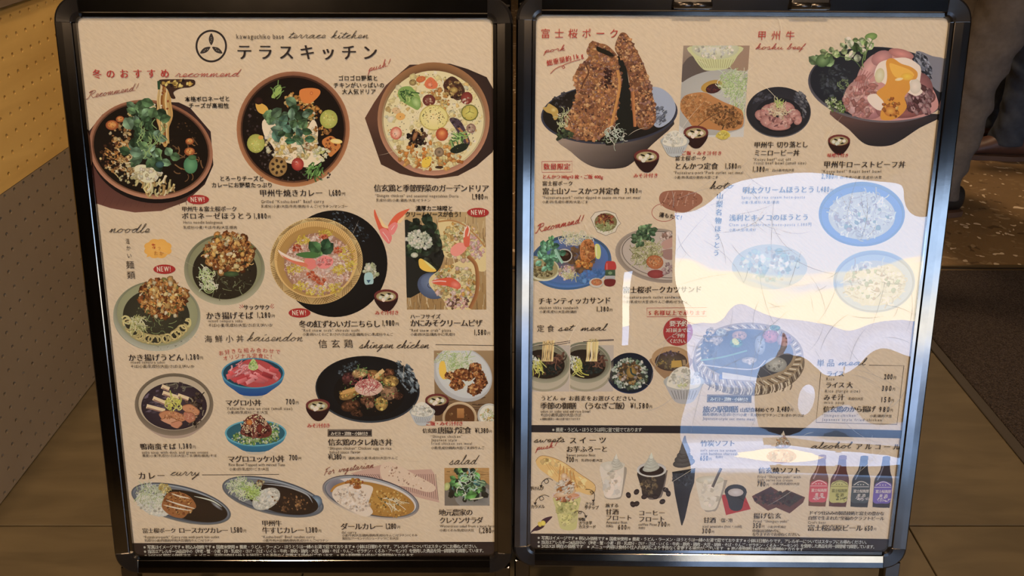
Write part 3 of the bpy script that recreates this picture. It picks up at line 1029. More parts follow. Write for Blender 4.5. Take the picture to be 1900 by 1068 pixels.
# ---------------------------------------------------------------- lettering
GL = {}
def glyphs(need):
    """outline meshes of single characters: need = set of (char, style)"""
    tmp = []
    for ch, st_ in sorted(need):
        cu = bpy.data.curves.new('glyph', 'FONT')
        cu.body = ch; cu.size = 1.0
        cu.resolution_u = {'t': 1, 'g': 2, 'b': 2, 'm': 2, 'h': 2}[st_]
        cu.offset = {'t': 0.004, 'g': 0.0, 'b': 0.022, 'm': -0.003, 'h': 0.016}[st_]
        o = bpy.data.objects.new('glyph', cu)
        C.objects.link(o); tmp.append((ch, st_, o, cu))
    dg = bpy.context.evaluated_depsgraph_get()
    for ch, st_, o, cu in tmp:
        me = o.evaluated_get(dg).to_mesh()
        n = len(me.vertices)
        co = np.zeros(n * 3); me.vertices.foreach_get('co', co)
        co = co.reshape(-1, 3)[:, :2]
        F = [tuple(p.vertices) for p in me.polygons]
        o.evaluated_get(dg).to_mesh_clear()
        cjk = ord(ch) > 0x2000 and ch not in '“”’'
        if n:
            if cjk:
                adv, x0 = 1.0, 0.0
            else:
                x0 = co[:, 0].min() - 0.045; adv = co[:, 0].max() - x0 + 0.045
            GL[(ch, st_)] = (co - [x0, 0], F, adv)
        else: GL[(ch, st_)] = (co, F, 0.32 if ch == ' ' else 1.0)
    for ch, st_, o, cu in tmp:
        bpy.data.objects.remove(o); bpy.data.curves.remove(cu)

JOBS = []                                      # (group name, label, poster key, list of lines)
def G(name, k, *lines, label=None):
    if name in ('heading_lettering', 'badge_lettering', 'note_lettering'):
        for l in lines: JOBS.append((name, label, k, (l,)))
    else: JOBS.append((name, label, k, lines))
BR = (48, 37, 32); RED = (165, 52, 44); WHT = (205, 190, 168); BLK = (26, 20, 18)
def T(s, p0, p1, h, c=BR, st='m', sx=1.0, vert=False, arc=0.0):
    """line of text from baseline point p0 to p1 (pixels), h = em height in pixels"""
    return (s, p0, p1, h, c, st, sx, vert, arc)

def set_text(job, parent):
    name, label, k, lines = job
    allc = []; allf = []; cols = []; nb = 0
    for (s, p0, p1, h, c, st_, sx, vert, arc) in lines:
        a, b = to_uv(k, [p0, p1])
        # local scale: metres per pixel, vertical
        t = to_uv(k, [p0, (p0[0], p0[1] - h)]); hm = np.linalg.norm(t[1] - t[0])
        d = b - a; Lm = np.linalg.norm(d)
        gs = [GL[(ch, st_)] for ch in s]
        n = len(s)
        if vert:
            e = d / Lm; perp = np.array([-e[1], e[0]])      # running downwards
            pitch = Lm / n
            for i, (co, F, adv) in enumerate(gs):
                if not len(co): continue
                q = co * [hm, hm]
                X = a + e * pitch * (i + 0.5)
                cx, cy = 0.5 * hm, 0.38 * hm
                P_ = X + np.outer(q[:, 0] - cx, perp) + np.outer(-(q[:, 1] - cy), e)
                for dx in ((0,) if st_ != 'm' else (-0.026, 0.026)):
                    allc.append(P_ + perp * dx * hm); allf += [tuple(v + nb for v in f) for f in F]; nb += len(q); cols.append((len(q), c))
            continue
        wn = sum(g[2] for g in gs) * sx * hm
        gap = (Lm - wn) / max(1, n - 1)
        xs = sx
        if gap < -0.10 * hm:
            xs = sx * (Lm + 0.10 * hm * (n - 1)) / wn; gap = -0.10 * hm
        e = d / Lm; up_ = np.array([-e[1], e[0]])
        x = 0.0
        for i, (co, F, adv) in enumerate(gs):
            if len(co):
                q = co * [hm * xs, hm]
                xm = (x + adv * hm * xs / 2) / Lm * 2 - 1
                lift = arc * hm * (1 - xm * xm)
                rot = -arc * 4 * hm * xm / Lm
                cr, sr = math.cos(rot), math.sin(rot)
                mx = adv * hm * xs / 2
                qx = (q[:, 0] - mx) * cr - q[:, 1] * sr + mx; qy = (q[:, 0] - mx) * sr + q[:, 1] * cr
                P_ = a + np.outer(qx + x, e) + np.outer(qy + lift, up_)
                for dx in ((0,) if st_ != 'm' else (-0.026, 0.026)):
                    allc.append(P_ + e * dx * hm * xs); allf += [tuple(v + nb for v in f) for f in F]; nb += len(q); cols.append((len(q), c))
            x += adv * hm * xs + gap
    if not allc: return
    co = np.concatenate(allc)
    zz = np.full((len(co), 1), 0.0016)
    # alternate copies sit a hair apart
    i = 0; lv = 0
    for n, c in cols:
        zz[i:i + n] += (lv % 7) * 2e-6; i += n; lv += 1
    cc = np.concatenate([np.tile(ink(c), (n, 1)) for n, c in cols])
    ink_mesh(name, np.concatenate([co, zz], 1), allf, cc, parent, label)

# joined handwriting, one pen stroke per word
SCR = {
 'a': ([(0, .1), (.35, .75), (.72, .95), (.4, .88), (.15, .4), (.3, .03), (.6, .3), (.85, .95), (.75, .3), (.88, .02), (1.15, .2)], 1.15),
 'b': ([(0, .1), (.4, 1.3), (.5, 2.1), (.35, 2.0), (.2, .2), (.4, 0), (.65, .3), (.6, .8), (.45, .85), (.7, .7), (.95, .75)], .9),
 'c': ([(0, .1), (.55, .85), (.72, .95), (.35, .85), (.15, .4), (.35, .02), (.8, .2)], .8),
 'd': ([(0, .1), (.35, .75), (.7, .95), (.4, .9), (.15, .4), (.3, .03), (.6, .3), (1.0, 2.1), (.75, .5), (.85, .03), (1.15, .2)], 1.15),
 'e': ([(0, .1), (.5, .35), (.65, .75), (.4, .95), (.2, .5), (.35, .03), (.8, .2)], .78),
 'f': ([(0, .1), (.5, 1.4), (.65, 2.1), (.5, 2.0), (.25, .3), (.05, -1.), (.25, -.2), (.6, .2)], .65),
 'g': ([(0, .1), (.35, .8), (.7, .95), (.35, .85), (.15, .4), (.35, .05), (.65, .8), (.55, 0), (.3, -.95), (.15, -.8), (.6, -.05), (1.0, .2)], .98),
 'h': ([(0, .1), (.4, 1.3), (.5, 2.1), (.35, 2.0), (.2, .0), (.5, .8), (.65, .85), (.62, .1), (.8, 0), (1.0, .15)], .98),
 'i': ([(0, .1), (.25, .9), (.2, .2), (.35, 0), (.6, .2)], .58),
 'k': ([(0, .1), (.4, 1.3), (.5, 2.1), (.35, 2.0), (.2, 0), (.25, .4), (.6, .95), (.65, .7), (.35, .5), (.65, .05), (.95, .15)], .92),
 'l': ([(0, .1), (.4, 1.2), (.5, 2.1), (.35, 2.0), (.2, .3), (.35, 0), (.65, .2)], .62),
 'm': ([(0, .1), (.25, .95), (.2, .0), (.45, .8), (.6, .9), (.6, 0), (.85, .8), (1.0, .9), (.98, .1), (1.15, .0), (1.35, .15)], 1.32),
 'n': ([(0, .1), (.25, .95), (.2, 0), (.5, .85), (.65, .9), (.62, .1), (.8, 0), (1.0, .15)], .98),
 'o': ([(0, .1), (.2, .6), (.5, .95), (.2, .6), (.25, .05), (.6, .1), (.75, .6), (.5, .93), (.7, .75), (1.0, .7)], .98),
 'p': ([(0, .1), (.3, .9), (.2, 0), (.0, -1.1), (.2, .3), (.5, .95), (.7, .7), (.5, .1), (.3, .1), (.8, .15)], .85),
 'r': ([(0, .1), (.3, .9), (.35, 1.1), (.5, .85), (.62, .8), (.55, .3), (.7, .02), (.9, .15)], .88),
 's': ([(0, .1), (.4, 1.0), (.45, .6), (.55, .2), (.3, 0), (.15, .1), (.5, .0), (.8, .2)], .78),
 't': ([(0, .1), (.4, 1.1), (.5, 1.8), (.3, .8), (.2, .2), (.4, 0), (.65, .2)], .62),
 'u': ([(0, .1), (.25, .9), (.2, .2), (.4, .0), (.65, .4), (.75, .9), (.7, .2), (.85, 0), (1.1, .2)], 1.06),
 'v': ([(0, .1), (.2, .9), (.3, .3), (.4, 0), (.65, .5), (.75, .95), (.95, .85)], .9),
 'w': ([(0, .1), (.2, .9), (.25, .2), (.4, 0), (.6, .6), (.6, .2), (.8, 0), (1.0, .5), (1.05, .95), (1.25, .85)], 1.2),
 'y': ([(0, .1), (.2, .9), (.25, .3), (.45, .1), (.7, .5), (.8, .9), (.6, 0), (.2, -1.1), (.15, -.8), (.6, -.1), (.95, .2)], .95),
 'R': ([(0, 0), (-.2, -.1), (.1, .0), (.5, 1.2), (.7, 2.0), (.1, 1.6), (.4, 2.0), (1.2, 2.1), (1.3, 1.5), (.6, 1.0), (.9, .4), (1.2, 0), (1.5, .2)], 1.5),
 'F': ([(0, 0), (.4, 1.2), (.6, 1.8)], 1.15),
 '!': ([(.3, .5), (.6, 2.0)], .7),
}
def script(pic, word, p0, p1, xh, c=BR, w=1.5):
    """xh = x-height in pixels; word written from p0 to p1 along the baseline"""
    tot = sum(SCR[ch][1] if ch != ' ' else .8 for ch in word)
    dx, dy = p1[0] - p0[0], p1[1] - p0[1]
    L = math.hypot(dx, dy); ex, ey = dx / L, dy / L
    k = L / (tot + 0.2)
    def m(x, y):
        X = x * k + y * xh * 0.45; Y = y * xh
        return (p0[0] + X * ex + Y * ey, p0[1] + X * ey - Y * ex)
    x = 0; cur = []
    def flush(cur):
        if len(cur) > 1: pic.curve(cur, w, c, n=4)
    for ch in word:
        if ch == ' ':
            flush(cur); cur = []; x += .8; continue
        pts, adv = SCR[ch]
        if ch in 'F!R':
            flush(cur); cur = []
            flush([m(x + a, b) for a, b in pts])
            if ch == 'F':
                flush([m(x + .1, 1.6), m(x + .7, 1.9), m(x + 1.4, 2.1)]); flush([m(x + .25, .9), m(x + .9, 1.0)])
            if ch == '!': flush([m(x + .15, 0), m(x + .2, .14)])
        else:
            cur += [m(x + a, b) for a, b in (pts if not cur else pts[1:])]
            if ch == 'i': flush([m(x + .2, 1.45), m(x + .5, 1.62)])
            if ch == 't': flush([m(x + .05, 1.2), m(x + .85, 1.38)])
        x += adv
    flush(cur)

# ---------------------------------------------------------------- food that comes back in several pictures
GRN = [(72, 100, 60), (54, 80, 46), (98, 126, 88), (42, 60, 36), (112, 140, 108), (84, 112, 68)]
FRY = [(176, 104, 40), (196, 128, 54), (150, 80, 30), (122, 60, 22), (205, 150, 80)]
MEAT = [(92, 50, 28), (70, 38, 22), (120, 72, 38), (48, 26, 16)]
RICE = [(206, 196, 176), (192, 182, 160), (214, 206, 190), (176, 164, 140)]
CAB = [(200, 205, 150), (182, 192, 128), (210, 214, 176), (158, 176, 100)]
CHEESE = [(222, 196, 130), (206, 172, 100), (230, 212, 160), (196, 150, 80)]
ONI = [(196, 200, 140), (170, 184, 110), (210, 212, 170)]
def miso(p, cx, cy, w, wash=0):
    """small lacquer bowl of miso soup, w = rim width"""
    r = w / 2
    body = [(cx - r, cy), (cx - r * .93, cy + r * .45), (cx - r * .6, cy + r * .95), (cx - r * .2, cy + r * 1.28), (cx + r * .25, cy + r * 1.28), (cx + r * .62, cy + r * .95), (cx + r * .93, cy + r * .45), (cx + r, cy)]
    p.poly(p.smooth(body, 3, False), (46, 24, 20))
    p.ell(cx, cy, r, r * .52, (120, 52, 44), (104, 42, 36))
    p.ell(cx, cy + r * .07, r * .82, r * .41, (190, 170, 120), (150, 125, 78))
    for dx, dy, a in ((-.3, -.1, 20), (.22, -.2, 8), (.3, .22, -15)):
        p.ell(cx + dx * r, cy + (dy + .05) * r, r * .2, r * .07, (34, 30, 22), (24, 20, 16), a, 8)
    for dx, dy in ((-.48, .1), (-.1, .2), (.45, .02), (.05, -.05), (-.25, .3)):
        p.sc(cx + dx * r, cy + (dy + .05) * r, .5, .5, 1, r * .15, r * .17, [(228, 220, 186)], dark=.88, jag=.15)
def ricebowl(p, cx, cy, w, side=(170, 165, 155)):
    r = w / 2
    body = [(cx - r, cy - r * .05), (cx - r * .8, cy + r * .4), (cx - r * .45, cy + r * .95), (cx, cy + r * 1.08), (cx + r * .45, cy + r * .95), (cx + r * .8, cy + r * .4), (cx + r, cy - r * .05)]
    p.poly(p.smooth(body, 3, False), side)
    for i in range(9):
        x = cx - r * .62 + i * r * .155
        p.line([(x, cy + r * .42), (cx + (x - cx) * .7, cy + r * .85)], max(.6, r * .035), tuple(q * .72 for q in side), lv=p.lv)
    p.up()
    p.ell(cx, cy, r, r * .42, (186, 180, 166), (160, 154, 140))
    p.shape([(cx - r * .85, cy + r * .1), (cx - r * .6, cy - r * .45), (cx - r * .1, cy - r * .75), (cx + r * .35, cy - r * .62), (cx + r * .8, cy - r * .15), (cx + r * .7, cy + r * .25), (cx, cy + r * .38), (cx - r * .6, cy + r * .28)], (206, 198, 180))
    p.sc(cx - r * .02, cy - r * .15, r * .75, r * .45, 60, r * .05, r * .1, RICE, asp=1.4, dark=.88, v=.06)
def newbadge(p, cx, cy):
    p.ell(cx, cy, 20.5, 8.8, (168, 38, 34), (160, 34, 30))
def rim(p, cx, cy, rx, ry, w, ct, cb, inner, rot=0, inner2=None):
    p.ell(cx, cy, rx, ry, inner, inner2 or inner, rot)
    p.ann((cx, cy, rx, ry, rot), (cx, cy, rx - w, ry - w, rot), ct, cb)

# ================================================================ LEFT POSTER PICTURES
PL_ = posterL
# emblem
p = Pic('L')
p.ann((392, 85.5, 29.3, 30.3, 0), (392, 85.5, 25.6, 26.6, 0), (48, 38, 34), (48, 38, 34))
for a in (-90, 32, 148):
    ca, sa = math.cos(math.radians(a)), math.sin(math.radians(a))
    q = []
    for u, v in [(2, 0), (7, 3.2), (13, 4.6), (19, 3.4), (24.5, 0), (19, -3.4), (13, -4.6), (7, -3.2)]:
        q.append((392 + u * ca - v * sa, 86 + u * sa + v * ca))
    p.poly(p.smooth(q, 3), (58, 48, 42))
    for i, u in enumerate((9, 12.5, 16)):
        v = (-1.2, .6, -.4)[i]
        p.ell(392 + u * ca - v * sa, 86 + u * sa + v * ca, 1.1, .7, (150, 130, 105), rot=a)
p.build('round_emblem', PL_, 'dark ring with three leaves printed inside')

# bolognese noodles
p = Pic('L', seed=11)
p.poly([(163, 246), (190, 212), (250, 186), (332, 190), (353, 200), (391, 244), (396, 306), (380, 342), (345, 374), (300, 391), (250, 394), (205, 386), (178, 377), (168, 330)],
       [(70, 40, 32), (50, 30, 26), (46, 28, 25), (48, 30, 28), (54, 33, 30), (50, 30, 30), (46, 28, 26), (52, 32, 26), (80, 50, 38), (104, 62, 46), (112, 66, 50), (108, 62, 48), (100, 56, 44), (92, 50, 40)])
for i in range(14): p.line([(190 + i * 13, 384 - abs(i - 6) * .6), (200 + i * 12, 372 - abs(i - 6) * 1.5)], 1, (90, 50, 40), lv=p.lv)
p.up()
p.ell(281, 283, 115, 93, (28, 20, 18), (24, 16, 14), 12)
p.ell(280, 277, 116, 91, (30, 20, 12), (24, 16, 10), 12)
p.ann((280, 277, 116, 91, 12), (280, 276, 110, 85.5, 12), (146, 88, 58), (184, 122, 88))
p.ann((280, 276, 110, 85.5, 12), (280, 276, 107, 83, 12), (92, 52, 34), (120, 74, 46))
p.sc(225, 250, 20, 30, 50, 1.5, 4.5, [(150, 96, 44), (190, 150, 90), (206, 178, 128), (110, 66, 30)], rot=-20)
p.st(215, 290, 26, 30, 60, 22, 2.6, [(206, 166, 100), (220, 190, 140), (186, 130, 60), (150, 96, 44)], ang=20, spread=30)
p.sc(213, 290, 28, 28, 70, 1.2, 3.6, MEAT + [(190, 120, 46), (214, 170, 100)])
p.sc(245, 325, 40, 18, 70, 1.5, 4.5, [(210, 190, 140), (150, 110, 60), (190, 170, 110), (40, 26, 16)], rot=20)
p.st(292, 338, 40, 16, 40, 18, 3.4, [(200, 176, 110), (214, 196, 140), (170, 130, 70)], ang=110, spread=40)
p.sc(330, 270, 40, 45, 60, .8, 2.6, [(64, 42, 24), (90, 60, 32), (44, 28, 18), (110, 70, 36)], rot=10)
p.st(345, 290, 30, 40, 18, 16, 1.8, [(150, 100, 50), (120, 80, 44)], ang=60, spread=50)
for x, y, r_ in ((208, 232, 12), (223, 221, 8), (352, 281, 10), (352, 262, 8)):
    p.ell(x, y, r_, r_ * .78, (196, 120, 48), (140, 62, 28)); p.ell(x, y - 1, r_ * .7, r_ * .5, (216, 150, 70), (190, 106, 40))
    p.sc(x, y, r_ * .5, r_ * .4, 8, .7, 1.4, [(226, 176, 100), (160, 90, 36)])
p.sc(262, 205, 28, 12, 50, 1.5, 4, CHEESE + [(216, 204, 176)], rot=-20)
p.shape([(250, 310), (265, 305), (285, 312), (296, 318), (290, 335), (268, 338), (254, 326)], [(206, 190, 150)] * 28)
p.shape([(243, 280), (262, 272), (268, 290), (250, 294)], (190, 196, 176))
p.sc(275, 322, 28, 12, 40, 1.5, 4, [(216, 204, 170), (190, 168, 120), (200, 180, 130)])
# lifted noodles
p.shape([(297, 172), (308, 160), (316, 158), (318, 190), (321, 215), (313, 240), (311, 268), (303, 270), (296, 240), (290, 215)], (186, 136, 66))
for i, (x0, x1, c) in enumerate(((294, 297, (206, 164, 96)), (299, 301, (226, 190, 130)), (304, 304, (180, 120, 50)), (309, 309, (222, 184, 120)), (314, 312, (196, 148, 76)), (301, 306, (146, 84, 30)))):
    p.curve([(x0 + 4, 155), (x0 - 1, 185), (x0 + 2, 215), (x1, 240), (x1 + 1, 266)], 3.6, c, c2=tuple(q * .8 for q in c))
p.sc(305, 200, 8, 45, 26, 1.0, 2.4, [(150, 60, 30), (170, 90, 40), (226, 200, 150)])
p.poly(p.smooth([(296, 148), (318, 147), (340, 147), (360, 148), (362, 157), (352, 162), (340, 163), (330, 166), (322, 172), (326, 182), (318, 182), (313, 170), (308, 162), (298, 156)], 3), (60, 36, 26))
p.sc(330, 155, 28, 6, 40, 1.6, 4.0, [(206, 156, 60), (226, 186, 90), (70, 40, 30), (120, 80, 40), (40, 26, 24)])
p.poly([(292, 150), (298, 150), (297, 166), (293, 166)], (40, 66, 40))
for g in ((262, 210, 24, 16, 16), (272, 240, 26, 20, 14), (285, 232, 14, 34, 12)): p.greens(g[0], g[1], g[2], g[3], g[4], 14, 24, GRN)
p.greens(265, 283, 32, 14, 14, 14, 24, GRN)
p.greens(295, 290, 28, 14, 12, 15, 26, GRN)
p.leaf(232, 218, 26, 22, 60, (114, 140, 104)); p.leaf(262, 186, 26, 18, 20, (80, 112, 66)); p.leaf(240, 280, 26, 20, 10, (104, 134, 100))
p.ell(354, 306, 13, 16, (96, 146, 96), (60, 110, 70)); p.ell(357, 292, 8, 5, (76, 110, 60), (56, 86, 50)); p.ell(297, 305, 8, 6, (64, 96, 90), (44, 70, 66))
for i in range(26):
    x, y = p.rp(283, 250, 26, 40); p.curve([(x, y), (x + p.r.uniform(-8, 8), y + 9), (x + p.r.uniform(-8, 8), y + 18)], 1.6, p.jit((120, 140, 80)), n=3)
p.build('noodle_dish_picture', PL_, 'photo print of noodles lifted over a copper rimmed dish with green leaves')

# grilled beef curry
p = Pic('L', seed=12)
rim(p, 544, 239.5, 105, 107, 7.5, (150, 92, 60), (176, 110, 62), (34, 22, 14), inner2=(22, 14, 10))
p.ann((544, 239.5, 97.5, 99.5, 0), (544, 239.5, 94.5, 96, 0), (70, 40, 26), (96, 56, 34))
p.sc(480, 225, 22, 45, 70, 1, 3.2, [(56, 38, 30), (40, 28, 24), (80, 60, 54), (30, 20, 16)])
p.sc(500, 290, 26, 26, 60, 1, 3.2, [(60, 42, 34), (40, 28, 24), (90, 74, 66)])
p.sc(560, 325, 60, 10, 40, 1, 2.6, [(60, 42, 34), (90, 76, 66), (40, 28, 24)])
p.shape([(487, 225), (505, 218), (520, 245), (560, 250), (580, 222), (590, 240), (588, 280), (600, 295), (575, 310), (545, 305), (520, 295), (505, 270), (490, 250)], [(224, 204, 150)] * 52)
p.sc(540, 265, 48, 34, 150, 1.5, 5, CHEESE + [(228, 216, 170), (216, 176, 90), (226, 214, 180)])
p.sc(572, 240, 18, 40, 60, 1.5, 5, CHEESE + [(150, 96, 50), (224, 200, 150)])
p.sc(553, 187, 26, 15, 70, 1.5, 4.6, [(190, 120, 40), (206, 150, 70), (160, 90, 30), (220, 176, 100)])
p.sc(580, 208, 16, 14, 40, 1.5, 4, [(190, 120, 40), (150, 86, 30), (212, 160, 70)])
p.shape([(556, 168), (575, 163), (592, 166), (594, 174), (585, 185), (574, 192), (560, 188)], (206, 112, 38)); p.ell(578, 173, 3, 3.4, (216, 130, 60), (176, 80, 26))
p.shape([(475, 190), (492, 195), (498, 205), (490, 212), (478, 206)], (206, 150, 50)); p.ell(480, 187, 8, 7, (60, 30, 22), (36, 20, 16))
p.shape([(504, 178), (517, 160), (523, 164), (519, 174), (508, 182)], (140, 160, 70)); p.st(512, 172, 10, 14, 10, 14, 1.4, [(120, 150, 70)], ang=-60)
for x, y in ((610, 221), (475, 266)):
    p.ell(x, y, 16.5, 17.5, (186, 178, 84), (150, 146, 54)); p.sc(x, y, 12, 13, 40, .7, 1.5, [(206, 198, 110), (170, 164, 70), (196, 160, 60)], dark=.9)
p.ell(484, 255, 5, 4, (206, 140, 50))
p.shape([(600, 258), (615, 252), (628, 262), (632, 272), (620, 286), (612, 290), (604, 275), (598, 266)], (190, 108, 40)); p.sc(614, 268, 12, 14, 30, 1, 3, [(206, 130, 50), (150, 76, 30), (120, 50, 26)])
p.ell(624, 262, 11.5, 4.6, (238, 224, 130), (224, 180, 80), 6)
p.sc(598, 242, 16, 8, 24, 1, 3.2, [(190, 130, 50), (160, 96, 40)])
p.ell(516, 309, 17, 18.5, (170, 130, 66), (140, 100, 50)); p.ell(516, 309, 3.5, 3.5, (50, 34, 20))
for i in range(7):
    a = i * 51.4; p.ell(516 + 10.5 * math.cos(math.radians(a)), 309 + 11.5 * math.sin(math.radians(a)), 3.4, 2.6, (40, 26, 18), (70, 46, 26), a)
p.ell(552.5, 304.5, 11.5, 12, (206, 78, 60), (140, 34, 28)); p.sc(551, 301, 6, 5, 8, .6, 1.3, [(232, 150, 130)], dark=.9)
p.st(588, 310, 14, 12, 34, 16, 2.4, [(96, 140, 60), (126, 166, 80), (64, 100, 44)], ang=115, spread=24)
p.sc(596, 285, 16, 12, 50, 1.4, 3.6, [(222, 216, 150), (206, 196, 110), (228, 222, 180)])
for g in ((510, 212, 12, 12, 8), (545, 215, 18, 22, 14), (518, 235, 18, 10, 9), (550, 245, 20, 14, 9)): p.greens(g[0], g[1], g[2], g[3], g[4], 15, 26, GRN + [(80, 116, 90)])
p.leaf(565, 258, 20, 14, 0, (70, 110, 70)); p.leaf(528, 262, 22, 10, 0, (60, 110, 70))
p.curve([(545, 255), (560, 270), (566, 285)], 1.5, (60, 80, 50)); p.curve([(500, 215), (530, 225), (575, 220), (585, 212)], 1.2, (70, 90, 50))
p.build('curry_dish_picture', PL_, 'photo print of dark grilled curry with vegetables in a round copper dish')

# doria
p = Pic('L', seed=13)
p.poly([(677, 219), (694, 190), (716, 158), (760, 120), (835, 118), (868, 128), (903, 143), (917, 168), (921, 260), (914, 282), (884, 308), (850, 326), (812, 331), (770, 328), (742, 322), (707, 305), (692, 262)],
       [(92, 56, 40)] * 3 + [(66, 42, 32)] * 2 + [(50, 34, 28)] * 6 + [(70, 44, 32)] * 6)
p.ell(804.5, 220.5, 104, 105, (214, 196, 146), (206, 184, 130))
p.ann((804.5, 220.5, 104, 105, 0), (804.5, 221, 96, 95, 0), (146, 96, 54), (186, 124, 92))
p.ann((804.5, 221, 96, 95, 0), (804.5, 222, 93, 91, 0), (120, 78, 44), (214, 196, 140))
p.sc(804, 222, 90, 88, 330, 1.5, 6.5, [(220, 202, 150), (210, 184, 120), (226, 212, 170), (200, 160, 90), (214, 190, 120)], dark=.86)
p.sc(800, 290, 62, 26, 120, 1.6, 5, [(200, 122, 40), (214, 150, 70), (190, 104, 34), (222, 190, 120)])
p.sc(812, 185, 22, 24, 60, 1.4, 4, [(206, 140, 60), (214, 170, 90), (190, 120, 50)])
p.shape([(738, 172), (745, 162), (760, 160), (768, 166), (778, 178), (781, 195), (775, 204), (766, 200), (752, 192), (742, 184)], (120, 146, 66))
p.st(752, 172, 12, 8, 30, 14, 2.2, [(40, 70, 36), (70, 104, 46), (160, 176, 90)], ang=40, spread=60); p.ell(772, 190, 8, 12, (170, 184, 110), (110, 140, 64), -30)
p.ell(781, 147, 9, 6, (206, 112, 50), (180, 84, 36), -15); p.shape([(790, 150), (800, 143), (812, 155), (808, 164), (794, 164), (788, 158)], (206, 100, 56)); p.ell(798, 157, 6, 5, (222, 150, 110), (196, 84, 50))
p.ell(766, 153, 7, 6, (176, 146, 80), (120, 90, 50)); p.ell(796, 186, 12, 11, (130, 60, 46), (96, 40, 34)); p.sc(796, 187, 7, 7, 16, .8, 2, [(200, 160, 120), (160, 100, 80)])
p.shape([(822, 158), (836, 142), (850, 148), (862, 165), (860, 180), (848, 186), (834, 176)], (70, 40, 28)); p.sc(842, 166, 16, 16, 40, 1.2, 3.6, [(90, 50, 30), (50, 30, 22), (190, 150, 80), (120, 76, 40)])
p.ell(842, 167, 8, 6, (196, 164, 80), (130, 90, 44)); p.ell(866, 182, 11, 12, (150, 56, 42), (110, 40, 32), 20); p.sc(864, 186, 8, 6, 12, 1, 2.4, [(216, 180, 150), (170, 90, 70)])
p.ell(871.5, 209, 16, 15.5, (178, 168, 66), (96, 96, 40)); p.ell(871.5, 209, 14, 13.5, (196, 182, 84), (176, 150, 56))
for a in (-90, 20, 150): p.line([(871.5, 207), (871.5 + 9 * math.cos(math.radians(a)), 207 + 9 * math.sin(math.radians(a)))], 1, (110, 100, 40))
p.ell(805, 218, 27, 24, (196, 176, 84), (176, 150, 70)); p.ell(805, 218, 25, 22, (218, 200, 130), (206, 184, 104)); p.sc(803, 215, 20, 16, 40, .6, 1.4, [(90, 90, 50), (130, 120, 60), (206, 150, 70)])
p.ell(735, 247, 11, 12, (214, 140, 110), (190, 90, 66)); p.ell(735, 247, 8, 9, (226, 180, 150), (210, 130, 100))
p.ell(820, 249, 11.5, 12.5, (206, 110, 50), (160, 56, 34)); p.ell(820, 247, 7, 6, (216, 140, 70), (190, 90, 46))
p.sc(775, 255, 20, 18, 60, 1.5, 4.5, [(40, 28, 24), (60, 40, 32), (90, 56, 36), (30, 22, 20)]); p.ell(770, 252, 4, 10, (170, 110, 60), (120, 70, 40), 20)
p.shape([(834, 222), (842, 218), (855, 225), (866, 246), (872, 265), (866, 270), (856, 258), (846, 240)], (74, 54, 60)); p.curve([(850, 236), (862, 250), (868, 264)], 4, (170, 110, 56)); p.sc(848, 228, 10, 8, 14, 1, 2.6, [(100, 80, 90), (60, 44, 50)])
p.st(848, 256, 14, 14, 34, 14, 2.2, [(120, 160, 70), (160, 186, 100), (70, 104, 50)], ang=50, spread=50); p.shape([(836, 277), (850, 268), (868, 266), (866, 276), (850, 284), (838, 283)], (34, 40, 28))
p.ell(874, 238, 9, 9, (180, 140, 110), (130, 90, 76)); p.sc(874, 238, 6, 6, 10, 1, 2, [(200, 170, 140), (110, 76, 60)])
p.ell(815, 282, 9, 9, (176, 140, 100), (110, 84, 60)); p.ell(815, 282, 5, 5, (80, 66, 46), (150, 120, 90))
p.shape([(784, 296), (796, 290), (801, 294), (796, 308), (784, 310)], (214, 170, 40)); p.ell(815, 310, 8, 2.6, (56, 36, 26))
p.ell(743, 216, 9, 7, (210, 150, 70)); p.ell(735, 205, 8, 6, (200, 160, 110))
p.sc(804, 220, 88, 86, 260, .5, 1.1, [(90, 84, 50), (120, 104, 60), (70, 70, 44)], dark=.9)
p.build('gratin_dish_picture', PL_, 'photo print of a cream gratin with vegetables in a round copper dish')

# kakiage soba, kakiage udon
def fried_disc(p, cx, cy, rx, ry, n=230):
    p.sc(cx, cy, rx, ry, n // 2, 3, 7.5, FRY, dark=.55)
    p.sc(cx, cy, rx * .98, ry * .98, n, 1.2, 4.2, FRY + [(220, 180, 110), (96, 50, 24), (226, 200, 150), (120, 110, 50), (206, 130, 50)])
    p.st(cx, cy, rx, ry, n // 3, 10, 1.6, [(214, 160, 84), (130, 70, 30), (190, 120, 50), (80, 40, 20)], curl=1.4)
    p.sc(cx, cy, rx * .8, ry * .8, 16, 3, 5.2, [(222, 190, 120), (214, 160, 80), (206, 150, 66)], dark=.8)
p = Pic('L', seed=14)
p.ell(416.5, 500, 75, 66, (150, 140, 108), (140, 130, 98))
p.ann((416.5, 500, 75, 66, 0), (417, 497, 68, 59, 0), (104, 100, 70), (168, 156, 120))
p.ell(417, 497, 68, 59, (150, 142, 104), (128, 122, 84)); p.ell(417, 503, 60, 52, (52, 40, 26), (44, 34, 22))
p.sc(418, 510, 52, 40, 90, .6, 1.8, [(70, 60, 40), (100, 90, 56), (130, 124, 84), (40, 30, 20)])
p.st(420, 525, 40, 22, 26, 16, 1.1, [(120, 120, 76), (90, 86, 54)])
fried_disc(p, 425, 469, 45, 38)
p.st(384, 510, 13, 12, 60, 12, 1.6, ONI, curl=1.6); p.st(388, 530, 14, 9, 40, 12, 1.6, ONI, curl=2.2)
for r_ in (9.5, 6): p.ann((388, 536, r_, r_ * .85, 0), (388, 536, r_ - 1.6, r_ * .85 - 1.5, 0), (196, 200, 140), (160, 170, 100), 20)
p.ell(429, 508, 14, 5, (74, 92, 50), (50, 64, 36)); 
p.build('soba_bowl_picture', PL_, 'photo print of dark soup with a fried disc in a grey green bowl')
p = Pic('L', seed=15)
